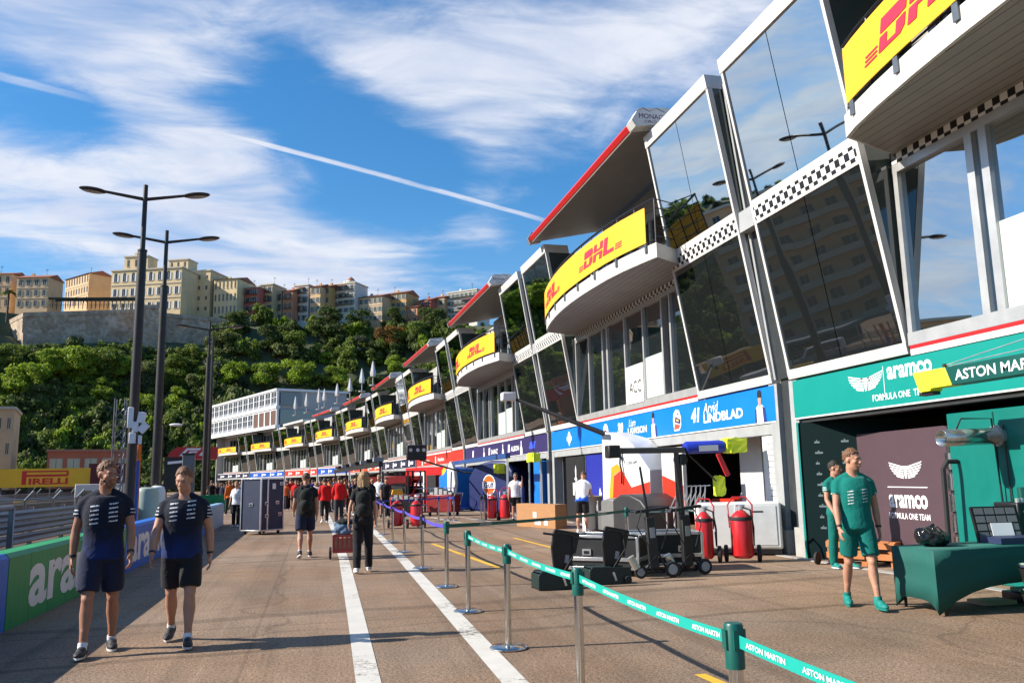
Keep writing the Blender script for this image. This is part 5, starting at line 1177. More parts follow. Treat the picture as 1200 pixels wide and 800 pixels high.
t = thing('advertising_board', 'small green board standing across the lane edge behind the person in white', 'advertising board', (-6.2,52,0)); mb = MB(); mb.box(-1.3,1.3,-.1,.1,.1,1.0); mb.build('board_panel', HG, t); mb = MB(); mb.box(-1.1,-1.0,-.3,.3,0,.1); mb.box(1.0,1.1,-.3,.3,0,.1); mb.build('foot', BLACK, t)
# ---- concrete blocks with debris fence between track and pit lane
for i in range(10):
    y = 27+i*4.05; x = -6.5-.05*i
    t = thing('concrete_block', 'grey concrete barrier block in the row behind the hoarding', 'concrete block', (x,y,0), R_(2), 'concrete barrier blocks behind the hoarding')
    mb = MB(); mb.prism([(-.3,0),(.3,0),(.3,.2),(.16,.35),(.14,.93),(-.14,.93),(-.16,.35),(-.3,.2)], 0, 4.0, 'xz'); mb.build('block', CONC, t, bevel=.02)
t = thing('concrete_block', 'low tan concrete block with a small notice at the left edge', 'concrete block', (-6.35,12.6,0)); mb = MB(); mb.box(-.5,.5,-1.2,3.0,0,.80); mb.box(-.503,.503,-1.1,2.9,.25,.27); mb.box(-.503,.503,-1.1,2.9,.5,.52); mb.build('block', M('tan_concrete',(.42,.36,.29),rough=.85,var=.2,vscale=2,dirt=.3), t, bevel=.02)
mb = MB(); mb.box(.502,.51,1.2,1.5,.42,.72); mb.build('notice', SW, t)
# guard rails and catch fencing beyond the track
RAIL = M('galvanised', (.22,.225,.23), rough=.4, metal=.7, var=.2, vscale=3)
def rail(x, y0, y1, label, hs=(.3,.6,.9)):
    t = thing('guard_rail', label, 'guard rail', (x,y0,0)); L = y1-y0
    for h in hs: mb = MB(); mb.prism([(.0,h-.15),(.06,h-.1),(.0,h-.02),(.06,h+.06),(.0,h+.12),(-.02,h+.12),(-.02,h-.15)], 0, L, 'xz'); mb.build('rail_beam', RAIL, t)
    for i in range(int(L/3)): mb = MB(); mb.box(-.12,-.02,i*3,i*3+.1,0,hs[-1]+.2); mb.build('post', RAIL, t)
rail(-7.6, 11, 47, 'three-beam galvanised guard rail just behind the concrete blocks')
rail(-16.5, 20, 74, 'galvanised guard rail on the far side of the track')
NET = mesh_grid_mat('wire_net', (.20,.205,.21), .07, .020)
def fence(x, y0, y1, h, label, n, z0=0.9):
    t = thing('catch_fence', label, 'fence', (x,y0,0)); L = y1-y0; mb = MB(); mb.box(-.004,.004,0,L,z0,h); mb.build('wire_net', NET, t)
    for i in range(n+1): y = L*i/n; mb = MB(); mb.tube([(0,y,0),(0,y,h),(.25,y,h+.3)], .045, 6); mb.build('post', RAIL, t)
    mb = MB(); 
    for z in (z0, (z0+h)/2, h): mb.tube([(0,0,z),(0,L,z)], .015, 5)
    mb.build('cable', RAIL, t)
fence(-17.0, 20, 74, 1.25, 'grey wire catch fence beyond the track at the left edge', 14)
fence(-9.2, 12, 46, 1.2, 'fine grey wire fence just beyond the guard rail on the left', 11, z0=.2)
fence(-23.0, 30, 78, 1.35, 'second grey wire fence farther back on the left', 10)
t = thing('pipe_rail', 'grey pipe handrail with sagging cable above the tan block', 'handrail', (-7.2,9,0)); mb = MB(); mb.tube([(0,0,1.08),(0,14,1.14)], .06, 8); mb.build('rail_beam', RAIL, t)
for y in (1.5,6,10.5,14): mb = MB(); mb.box(-.06,.06,y-.05,y+.05,0,1.12); mb.build('post', RAIL, t)
mb = MB(); mb.tube([(0.05,4+i*.5,.95-.28*math.sin(math.pi*i/18)) for i in range(19)], .025, 6); mb.build('cable', BLACK, t)
def tyre_wall(x, y0, n, label):
    t = thing('tyre_barrier', label, 'tyre barrier', (x,y0,0), 0); 
    for r in range(3):
        mb = MB()
        for i in range(n): mb.tube([(0,i*.62,r*.24+.01),(0,i*.62,r*.24+.06),(0,i*.62,r*.24+.18),(0,i*.62,r*.24+.235)],[.26,.31,.31,.26],12)
        o = mb.build('tyre_row', M('rubber_old',(.03,.03,.031),rough=.8,var=.4,vscale=3), t, smooth=True)
    mb = MB(); mb.box(-.33,.33,-.3,n*.62,.75,.78); mb.build('belt_cover', M('belt_grey',(.10,.10,.105),rough=.7), t)
tyre_wall(-15.2, 20, 90, 'long black tyre barrier beyond the track at the left edge')
# scattered dark gear behind the fence
def cart(x, y, label, col, s=1.0, rz=0.0, wind=True):
    t = thing('white_van', label, 'van', (x,y,0), rz); mb = MB(); mb.prism([(-1.9,.35),(1.9,.35),(1.95,1.0),(1.2,1.15),(.7,1.75),(-1.9,1.8)], -.85, .85, 'xz'); mb.build('body', col, t, bevel=.06)
    mb = MB(); mb.prism([(1.1,1.15),(.66,1.68),(.1,1.68),(.1,1.12)], -.86, .86, 'xz'); mb.prism([(-.1,1.12),(-.1,1.68),(-1.4,1.68),(-1.4,1.12)], -.86, .86, 'xz'); mb.build('window', GL_W, t)
    for a in (-1.2,1.2):
        for b in (-.8,.8): mb = MB(); mb.cyl((a,b-.1,.33),.33,.2,16,axis=(0,1,0)); mb.build('wheel', BLACK, t)
q = G(82,602); cart(-19.5,56,'white van parked beyond the catch fence under the yellow hoarding', M('van_white',(.7,.7,.7),rough=.3), rz=R_(30))
t = thing('yellow_barrel_barrier', 'yellow plastic barrier beside the white van behind the fence', 'barrier', (-16.0,52,0)); mb = MB(); mb.prism([(-.4,0),(.4,0),(.25,.9),(-.25,.9)],0,2.4,'xz'); mb.build('barrier_body', YEL, t, bevel=.05); mb = MB(); mb.box(-.27,.27,.1,2.3,.55,.7); mb.build('white_band', SW, t)
# ---- yellow tyre-maker hoarding on a gantry
a, b = AR(-40,571,72), AR(105,569,70); t = thing('yellow_hoarding', 'long yellow hoarding with big red lettering over the far side of the track', 'hoarding', (b.x,b.y,0), 0); d = Vector((a.x-b.x,a.y-b.y,0)); L = d.length; du = d.normalized(); t.rotation_euler = (0,0,math.atan2(du.y,du.x)); z0, z1 = b.z-.02, AR(105,548,70).z
mb = MB(); mb.box(0,L,-.0,.35,z0,z1); mb.build('board_panel', YEL, t)
S = 1 if True else -1
def pf(u, v): return (L-u-0, .355, v)   # seen from the lane the board reads against local x
inside = Vector((-du.y, du.x, 0))       # local +y
front = inside.dot(Vector((-b.x,-b.y,0))) > 0
pf = (lambda u, v: ((L-u), .356, v)) if front else (lambda u, v: (L-u, -.006, v))
hgt = z1-z0; u0 = L*(25+40)/145; w = L*56/145
l = MB()
poly(l, [(u0,z0+hgt*.14),(u0+w*.10,z0+hgt*.14),(u0+w*.10,z0+hgt*.88),(u0,z0+hgt*.88)], pf); poly(l, [(u0+w*.1,z0+hgt*.80),(u0+w*.97,z0+hgt*.80),(u0+w*.99,z0+hgt*.88),(u0+w*.1,z0+hgt*.88)], pf)
poly(l, [(u0+w*.1,z0+hgt*.56),(u0+w*.97,z0+hgt*.56),(u0+w*.99,z0+hgt*.68),(u0+w*.1,z0+hgt*.68)], pf); poly(l, [(u0+w*.94,z0+hgt*.68),(u0+w*.99,z0+hgt*.68),(u0+w*.99,z0+hgt*.80),(u0+w*.94,z0+hgt*.80)], pf)
write(l, 'IRELLI', pf, u0+w*.15, z0+hgt*.14, w*.83, hgt*.34, bold=.04); l.build('lettering', M('pirelli_red',(.65,.02,.01),rough=.5), t)
for i in range(5): mb = MB(); mb.box(L*i/4.2,L*i/4.2+.2,.05,.3,0,z0); mb.build('post', DARKP, t)
a = AR(52,577,76); t = thing('dark_void', 'black roofed block put in for the dark void under the yellow hoarding', 'stand', (a.x,a.y,0), -math.atan2(a.x,a.y)); mb = MB(); mb.box(-14,5.5,0,4,0,1.5); mb.build('stand_body', BLACK, t); mb = MB(); mb.box(-14,5.5,-.5,4.2,1.95,2.05); mb.build('void_roof', GREYP, t)  # black body put in for the dark, shaded void below the board
for i in range(9): mb = MB(); mb.box(-13.5+i*2.3,-13.4+i*2.3,-.3,-.2,0,1.95); mb.build('post', GREYP, t)
l = MB(); write(l, 'O', (lambda u,v: (-8.5+u,-.006,v)), 0, .9, .6, .35, bold=.03, shear=.3); l.build('lettering', YEL, t)
a = AR(118,566,74); t = thing('maroon_screen', 'maroon screen panel right of the yellow hoarding', 'screen', (a.x,a.y,0), -math.atan2(a.x,a.y)); mb = MB(); mb.box(-.9,1.8,-.1,.1,1.2,3.4); mb.build('screen_panel', M('maroon',(.10,.015,.02),rough=.6), t); mb = MB(); mb.box(-.8,-.7,-.05,.05,0,1.2); mb.box(1.6,1.7,-.05,.05,0,1.2); mb.build('leg', DARKP, t)
a = AR(112,585,50); t = thing('site_cabin', 'pale site cabin half hidden behind the man with turned head', 'cabin', (a.x,a.y,0), -math.atan2(a.x,a.y)); mb = MB(); mb.box(-1.0,1.9,0,2.4,.1,1.75); mb.build('cabin_body', M('cabin_white',(.6,.6,.57),rough=.5,dirt=.2), t, bevel=.03); mb = MB(); mb.box(-.7,-.2,-.02,.0,.8,1.4); mb.build('window', GL_W, t)

# ---- street lamps
LAMPM = M('lamp_bronze', (.035,.03,.027), rough=.45, metal=.4, var=.2)
def lamp(px, ptop, y, label, rz=0.0, h=None):
    p = AY(px, 575, y); z = AY(px+ (17 if y < 33 else 10), ptop, y).z if h is None else h
    t = thing('street_lamp', label, 'street lamp', (p.x, y, 0), rz, 'double armed street lamps along the pit lane')
    mb = MB(); mb.tube([(0,0,0),(0,0,z*.80)], [.17,.145], 12); mb.cyl((0,0,0),.28,.25,12); mb.tube([(0,0,z*.80),(0,0,z*.805)],[.16,.16],12); mb.tube([(0,0,z*.80),(0,0,z)], [.085,.075], 10); mb.build('pole', LAMPM, t, smooth=True)
    for s in (-1,1):
        mb = MB(); mb.tube([(0,0,z-.52),(s*1.35,0,z-.30)], [.065,.05], 8); ar = mb.build('arm', LAMPM, t, smooth=True)
        mb = MB(); mb.ell((s*1.68,0,z-.27), (.46,.24,.085), 16, 8, rot=Matrix.Rotation(-s*.12,3,'Y')); mb.build('lamp_head', LAMPM, ar, smooth=True)
        mb = MB(); mb.ell((s*1.70,0,z-.335), (.34,.17,.03), 14, 6, rot=Matrix.Rotation(-s*.12,3,'Y')); mb.build('lens', M('lamp_lens',(.30,.30,.28),rough=.2,var=0), ar, smooth=True)
    return t
lamp(152, 217, 30, 'nearest tall bronze double-armed street lamp, with antennas on its post')
lamp(181, 270, 36.5, 'second tall double-armed street lamp, just right of the nearest one')
lamp(238.5, 392, 57, 'third double-armed street lamp, far down the lane by the annex', h=12.1)
p = AY(243,575,60); t = thing('bare_pole', 'plain dark pole close beside the third street lamp', 'pole', (p.x,60,0)); mb = MB(); mb.tube([(0,0,0),(0,0,11.6)],[.14,.08],8); mb.build('pole', LAMPM, t, smooth=True)
lamp(0, 0, 17, 'double-armed street lamp standing left of the view, seen only in the glass', h=12) if False else None
# antennas on the first lamp
AW = M('antenna_white', (.72,.72,.72), rough=.4, var=.05)
pl = AY(152,575,30)
for i, (px, py, w, h, r, lb) in enumerate(((153,489,.17,.68,0,'long white antenna panel on the nearest lamp post'),(166,489,.24,.36,.15,'upper white antenna box right of the nearest lamp post'),(158.5,500,.18,.34,0,'small white antenna panel near the nearest lamp post'),(168,501,.24,.34,.7,'tilted white antenna box right of the nearest lamp post'),(155,513,.20,.36,0,'lower white antenna panel on the nearest lamp post'),(164,515,.10,.30,0,'thin white antenna at the bottom of the cluster'))):
    q = AY(px,py,29.7); t = thing('antenna_box', lb, 'antenna', (q.x,29.7,q.z), 0, 'white antennas on the lamp post'); mb = MB(); X = Matrix.Rotation(r,3,'Y'); mb.cbox((0,0,0),(w,.12,h), xf=lambda v: X@v); mb.build('antenna_case', AW, t, bevel=.02); mb = MB(); mb.tube([(0,.06,0),(pl.x-q.x,.3,0)], .02, 5); mb.build('bracket', BLACKM, t)
# lattice mast, scaffold ladder and other clutter
a = AY(136,572,46); zt = AY(139,467,46).z; t = thing('lattice_mast', 'slim grey lattice mast left of the nearest lamp post', 'mast', (a.x,46,0)); mb = MB(); w = .24
C4 = [(-w,-w),(w,-w),(w,w),(-w,w)]
for c in C4: mb.tube([(c[0],c[1],0),(c[0],c[1],zt)], .028, 5)
z = .0; i = 0
while z < zt-.6:
    for k in range(4): p0, p1 = C4[k], C4[(k+1)%4]; mb.tube([(p0[0],p0[1],z),(p1[0],p1[1],z+.55)], .016, 4); mb.tube([(p0[0],p0[1],z),(p1[0],p1[1],z)], .016, 4)
    z += .55
mb.build('lattice', RAIL, t)
ORP = M('scaffold_orange', (.70,.14,.01), rough=.5); BLP = M('scaffold_blue', (.01,.09,.42), rough=.5)
a = AY(154,576,31); t = thing('scaffold_tower', 'orange scaffold frame tied to the nearest lamp post', 'scaffold', (a.x,31,0)); mb = MB()
for s in (-.16,.16):
    for q in (0,.3): mb.tube([(s,q,0),(s,q,3.0)], .035, 6)
for i in range(9): mb.tube([(-.16,0,.3*i+.2),(.16,0,.3*i+.2)], .025, 5); mb.tube([(-.16,.3,.3*i+.2),(.16,0,.3*i+.4)], .02, 5)
mb.build('frame', ORP, t)
a = AY(160,580,31); t = thing('blue_post', 'blue tube post right of the orange scaffold', 'post', (a.x,31,0)); mb = MB(); mb.tube([(0,0,0),(0,0,2.45)],.05,8); mb.cyl((0,0,0),.18,.05,12); mb.build('post_tube', BLP, t)
for px, y, lb, c, h, rr in ((172,34,'grey-green plastic drum behind the concrete blocks','drum_green',1.55,.42),(184,36,'white plastic tank behind the concrete blocks','tank_white',1.6,.30)):
    a = AY(px,585,y); t = thing('plastic_drum', lb, 'drum', (a.x,y,0)); mb = MB(); mb.tube([(0,0,0),(0,0,h-.2),(0,0,h-.06),(0,0,h)],[rr,rr,rr*.85,rr*.5],16); mb.build('drum_body', M(c,(.30,.36,.31) if 'green' in c else (.65,.65,.62),rough=.5), t, smooth=True); mb = MB(); mb.cyl((0,0,h),rr*.3,.08,12); mb.build('lid', BLACK, t)
# red race awning and black signs far down the lane, grey pillar
a = AR(222,545,92); t = thing('red_awning', 'red awning with white mark beyond the crowd, left of the pit building', 'awning', (a.x,a.y,0), -math.atan2(a.x,a.y)); zt, zb = AR(222,524,92).z, AR(222,537,92).z
mb = MB(); mb.prism([(-2.2,zb-.1),(2.6,zb-.1),(2.6,zt),(-1.2,zt),(-1.9,zt-.5)], -1, 1.5, 'xz'); mb.build('canopy_cloth', REDP, t); l = MB(); f = lambda u,v: (u,-1.006,v)
poly(l, [(-1.0,zb+.25),(-.7,zb+.25),(-.2,zb+.8),(.9,zb+.8),(1.1,zb+1.0),(-.3,zb+1.0)], f); poly(l, [(-.4,zb+.25),(-.1,zb+.25),(.15,zb+.55),(.6,zb+.55),(.8,zb+.7),(0,zb+.7)], f); poly(l, [(.85,zb+.25),(1.15,zb+.25),(1.7,zb+1.0),(1.4,zb+1.0)], f); l.build('race_mark', SW, t)
mb = MB(); mb.box(-2.1,-2.0,-.9,-.8,0,zb); mb.box(2.4,2.5,-.9,-.8,0,zb); mb.build('leg', BLACK, t)
a = AR(205,556,88); t = thing('black_sign', 'black sign with white lettering under the red awning', 'sign', (a.x,a.y,0), -math.atan2(a.x,a.y)); mb = MB(); mb.box(-1.0,1.2,0,.15,1.2,4.3); mb.build('sign_panel', BLACK, t); l = MB(); write(l,'ALPINE',(lambda u,v:(u,-.006,v)),-.75,3.6,1.5,.36,bold=.02) if False else poly(l,[(-.7,3.6),(.8,3.75),(.75,3.98),(-.7,3.85)],(lambda u,v:(u,-.006,v))); l.build('lettering', SW, t); mb = MB(); mb.box(-.9,-.8,0,.1,0,1.2); mb.box(1.0,1.1,0,.1,0,1.2); mb.build('leg', BLACKM, t)
a = AR(220,575,52); t = thing('grey_pillar', 'grey metal pillar behind the stocky man in navy', 'pillar', (a.x,a.y,0)); zt = AR(220,533,52).z; mb = MB(); mb.box(-.33,.33,-.2,.2,0,zt); mb.build('pillar_body', M('pillar_grey',(.14,.15,.15),rough=.5), t, bevel=.02); mb = MB(); mb.box(-.36,.36,-.23,.23,zt+.004,zt+.1); mb.build('cap', BLACKM, t)
a = AR(207,500,70); zt = AR(207,499,70).z; t = thing('small_lamp', 'small white street lamp right of the second tall lamp', 'street lamp', (AR(188,570,70).x,AR(188,570,70).y,0)); mb = MB(); mb.tube([(0,0,0),(0,0,zt),(.5,0,zt+.1)],[.1,.07,.05],8); mb.build('pole', LAMPM, t); mb = MB(); mb.ell((.9,0,zt+.08),(.5,.22,.12),12,7); mb.build('lamp_head', AW, t, smooth=True)

# ================================================================ STANCHIONS AND BELTS
CHROME = M('chrome', (.62,.61,.58), rough=.16, metal=1.0, var=.12, vscale=6); CAPG = M('cap_green', (.0,.085,.065), rough=.4); CAPB = M('cap_black', (.015,.015,.018), rough=.4); CAPP = M('cap_blue', (.03,.03,.26), rough=.4)
BELT_T = M('belt_teal', (.0,.33,.265), rough=.6, var=.05); BELT_G = M('belt_dark_green', (.0,.10,.075), rough=.6, var=.08); BELT_P = M('belt_purple', (.075,.055,.42), rough=.6, var=.08); BELT_B = M('belt_blue', (.01,.06,.36), rough=.6, var=.08)
STM = {}
def stanchion(p, cap, label):
    if cap not in STM:
        m = {'g':CAPG,'p':CAPP,'b':CAPB}[cap]
        a = MB(); a.tube([(0,0,.02),(0,0,.79)], .032, 20)
        b = MB(); b.tube([(0,0,.78),(0,0,.955),(0,0,.965)], [.041,.041,.036], 20); b.box(-.046,.046,-.02,.02,.86,.94); b.box(-.02,.02,-.046,.046,.86,.94)
        c = MB(); c.tube([(0,0,0),(0,0,.008),(0,0,.022),(0,0,.03)], [.18,.18,.16,.05], 32)
        STM[cap] = (a.mesh('post', CHROME, smooth=True), b.mesh('belt_head', m, smooth=True), c.mesh('base', CHROME, smooth=True))
    t = thing('stanchion', label, 'stanchion', (p[0],p[1],.008), rnd.uniform(0,3), 'belt stanchions along the pit lane')
    for n, me in zip(('post','belt_head','base'), STM[cap]): link(n, me, t)
    return Vector((p[0],p[1]))
def belt(a, b, mat, label, text=None, n=0, sag=.02, z=.905, w=.052):
    a, b = Vector(a), Vector(b); d = b-a; L = d.length; u = d/L; t = thing('barrier_belt', label, 'barrier belt', (a.x,a.y,0), math.atan2(u.y,u.x), 'retractable belts between stanchions')
    N = 14; zz = lambda s: z-sag*4*(s/L)*(1-s/L); s0, s1 = .05, L-.05; mb = MB(); rg = []
    for i in range(N+1):
        s = s0+(s1-s0)*i/N; rg.append([(s,-.0015,zz(s)-w/2),(s,.0015,zz(s)-w/2),(s,.0015,zz(s)+w/2),(s,-.0015,zz(s)+w/2)])
    mb.rings(rg); mb.build('webbing', mat, t)
    if text:
        flip = (Vector((-u.y,u.x)).dot(-a) < 0)     # which face the camera side is
        f = (lambda q, v: (q,-.004,zz(q)-w/2+v)) if flip else (lambda q, v: (L-q,.004,zz(L-q)-w/2+v))
        for i in range(n): l = MB(); write(l, text, f, s0+(L-.1)*(i+.5)/n-.15, w*.27, .30, w*.44, bold=.02); l.build('lettering', SW, t)
g3 = lambda x, y: Vector((G(x,y).x, G(x,y).y))
S_ = [stanchion(p, 'g', lb) for p, lb in (((1.76,1.25),'chrome stanchion below the bottom edge of the photo'),((1.75,3.42),'chrome stanchion with green belt head cut by the bottom edge of the photo'),((1.80,5.80),'chrome stanchion with green head, second nearest, in front of the black jacks'),((1.82,8.15),'chrome stanchion with full round base beside the right white line'),((1.85,10.5),'chrome stanchion with green head where the bright teal belt ends'),((1.96,12.98),'chrome stanchion where the dark green belt turns off towards the garages'))]
for i, lb in enumerate(('bright teal belt running out of the bottom right corner','bright teal belt between the two nearest stanchions','bright teal belt passing in front of the black jacks','short bright teal belt at the far end of the teal run')): belt(S_[i+1], S_[i], BELT_T, lb, 'ASTON MARTIN', [5,5,5,5][i])
Gp = [S_[5]]+[stanchion(g3(*p), 'g', lb) for p, lb in (((736,652),'stanchion with green head behind the flight cases'),((803,650),'stanchion behind the black folded carts'),((848,650),'stanchion between the red wheeled extinguishers and the white cabinet'),((911,647),'last stanchion of the dark green belt by the white notice post'))]
for i, lb in enumerate(('dark green belt running from the corner stanchion to the flight cases','dark green belt behind the flight cases','dark green belt behind the folded carts','dark green belt in front of the white cabinet')): belt(Gp[i], Gp[i+1], BELT_G, lb, 'ASTON MARTIN', 3, sag=.03)
Pp = [S_[5]]+[stanchion(g3(*p), 'b', lb) for p, lb in (((495,666),'chrome stanchion one step beyond the green corner stanchion'),((474,647),'chrome stanchion two steps beyond the green corner stanchion'),((460,635),'chrome stanchion three steps beyond the green corner stanchion'),((450,626),'chrome stanchion four steps beyond the green corner stanchion'))]+[stanchion(g3(441,617),'p','blue stanchion where the purple belt ends')]
for i, lb in enumerate(('purple belt leaving the green corner stanchion','second stretch of purple belt from the green corner','third stretch of purple belt from the green corner','fourth stretch of purple belt from the green corner','last short stretch of purple belt by the blue post')): belt(Pp[i], Pp[i+1], BELT_P, lb, sag=.04)
Bp = [Pp[-1]]+[stanchion(g3(*p), 'p', lb) for p, lb in (((514,611),'chrome stanchion alone on the lane in front of the scarlet garage'),((525,609),'middle one of the three stanchions in front of the light blue display'),((532,610),'right one of the three stanchions in front of the light blue display'))]
for i, lb in enumerate(('long blue belt across the front of the scarlet garage','short blue belt between the close stanchions','shortest blue belt by the light blue display')): belt(Bp[i], Bp[i+1], BELT_B, lb, sag=.03)
for p, lb in (((564,610),'left bare stanchion of the pair before the blue car cover'),((568,610),'right bare stanchion of the pair before the blue car cover')): stanchion(g3(*p), 'b', lb)

# ================================================================ LANE OBJECTS
RUB = M('rubber', (.015,.015,.016), rough=.75, var=.25, vscale=12)
def wheel(mb, c, r, w, axis=(1,0,0), n=20): 
    a = Vector(axis).normalized(); c = Vector(c); mb.tube([c-a*w/2, c-a*w*.35, c+a*w*.35, c+a*w/2], [r*.88,r,r,r*.88], n)
ALUE = M('case_aluminium', (.70,.70,.69), rough=.3, metal=.85, var=.1, vscale=5); CASEN = M('case_navy', (.010,.018,.050), rough=.5, var=.15, vscale=6, bump=.15, bscale=150); CASEB = M('case_black', (.014,.014,.015), rough=.5, var=.2, vscale=6, bump=.15, bscale=150)
def flight_case(name, label, loc, rz, sx, sy, sz, mat, casters=.13, latches=2, split=None, group=None, tops=None):
    t = thing(name, label, 'flight case', loc, rz, group); z0 = casters; e = .022
    mb = MB(); mb.box(.01,sx-.01,.01,sy-.01,z0+.01,z0+sz-.01); mb.build('shell', mat if tops is None else mat, t)
    mb = MB()
    for x in (0,sx):
        for y in (0,sy): mb.box(x-e,x+e,y-e,y+e,z0,z0+sz)
    for z in (z0,z0+sz):
        for y in (0,sy): mb.box(e,sx-e,y-e,y+e,z-e,z+e)
        for x in (0,sx): mb.box(x-e,x+e,e,sy-e,z-e,z+e)
    if split:
        for s in split:
            if s[0] == 'x':
                for y in (0,sy): mb.box(s[1]-.03,s[1]+.03,y-.018,y+.018,z0+e,z0+sz-e)
                mb.box(s[1]-.03,s[1]+.03,e,sy-e,z0+sz-.018,z0+sz+.018)
            else:
                for y in (0,sy): mb.box(e,sx-e,y-.018,y+.018,z0+s[1]-.03,z0+s[1]+.03)
                for x in (0,sx): mb.box(x-.018,x+.018,e,sy-e,z0+s[1]-.03,z0+s[1]+.03)
    mb.build('edge_frame', ALUE, t, bevel=.005)
    def latch(x, y, z, face):
        mb = MB(); w = .075
        if face == 'y': mb.mi(0).box(x-w,x+w,y-.012,y+.003,z-.05,z+.05); mb.mi(1).box(x-w*.6,x+w*.6,y-.02,y-.0121,z-.03,z+.02)
        else: mb.mi(0).box(y-.012,y+.003,x-w,x+w,z-.05,z+.05); mb.mi(1).box(y-.02,y-.0121,x-w*.6,x+w*.6,z-.03,z+.02)
        mb.build('latch', [ALUE, BLACKM], t)
    for i in range(latches):
        latch(sx*(i+.6)/(latches+.2), 0, z0+sz*(.5 if sz < .9 else .28+.25*(i%2)), 'y')
    latch(sy*.5, 0, z0+sz*.5, 'x')
    if sz > .9: latch(sx*.25,0,z0+sz*.52,'y'); latch(sx*.85,0,z0+sz*.3,'y'); latch(sx*.9,0,z0+sz*.9,'y')
    for x in (.1,sx-.1):
        for y in (.1,sy-.1): mb = MB(); wheel(mb,(x,y,.055),.055,.04); mb.box(x-.04,x+.04,y-.03,y+.03,.09,z0); mb.build('caster', BLACKM, t)
    return t
cl, cm = G(284,626), G(305,629); 
t = flight_case('flight_case', 'tall navy flight case with aluminium edges standing upright in the lane', (-1.68,28.0,0), R_(50), 1.02, .82, 1.62, CASEN, split=[('x',.30)], latches=2)
mb = MB(); mb.box(.5,.65,-.012,-.004,1.42,1.6); mb.build('paper_notice', SW, t)
# trolley with red crate and blue bags
q = G(404,655); t = thing('crate_trolley', 'red crate trolley on two wheels loaded with blue bags, pulled by the blonde woman', 'trolley', (q.x,q.y,.005), R_(-4)); RC = M('crate_red',(.35,.03,.025),rough=.5)
mb = MB(); x0,x1,y0,y1 = -.24,.24,-.16,.2
mb.box(x0,x1,y0,y1,.14,.16)
for y in (y0,y1):
    for z in (.16,.46): mb.box(x0,x1,y-.012,y+.012,z,z+.04)
    for i in range(6): x = x0+.02+i*(x1-x0-.04)/5; mb.box(x-.018,x+.018,y-.01,y+.01,.2,.46)
for x in (x0,x1):
    for z in (.16,.46): mb.box(x-.012,x+.012,y0,y1,z,z+.04)
    for i in range(4): y = y0+.05+i*.09; mb.box(x-.01,x+.01,y-.018,y+.018,.2,.46)
mb.build('crate', RC, t)
mb = MB(); mb.box(x0+.03,x1-.03,y0+.03,y1-.03,.17,.44); mb.build('carton', M('carton_tan',(.45,.25,.15),rough=.8), t)
for s in (-1,1): mb = MB(); wheel(mb,(s*.30,.02,.13),.13,.045); mb.build('wheel', RUB, t)
mb = MB(); mb.tube([(-.2,.2,.3),(-.2,.42,.86),(.2,.42,.86),(.2,.2,.3)], .014, 6); mb.build('handle', RC, t)
t2 = thing('blue_bags', 'blue and black bags heaped on the red crate trolley', 'bag', (q.x,q.y,.51), R_(-4)); mb = MB()
for i in range(8): mb.ell((rnd.uniform(-.15,.15),rnd.uniform(-.08,.12),rnd.uniform(.05,.2)),(.13,.11,.09),10,7)
link('bag_cloth', remeshed(mb,.02,2,fabric_mat('bag_blue',(.10,.16,.24)),'bag_cloth',wob=.02,wsc=14), t2); mb = MB(); mb.ell((0,.02,.25),(.2,.14,.08),12,8); mb.tube([(-.1,.0,.3),(0,.0,.42),(.1,.0,.3)],.02,6); link('bag_top', remeshed(mb,.018,2,BLACK_CLOTH,'bag_top',wob=.015,wsc=14), t2)

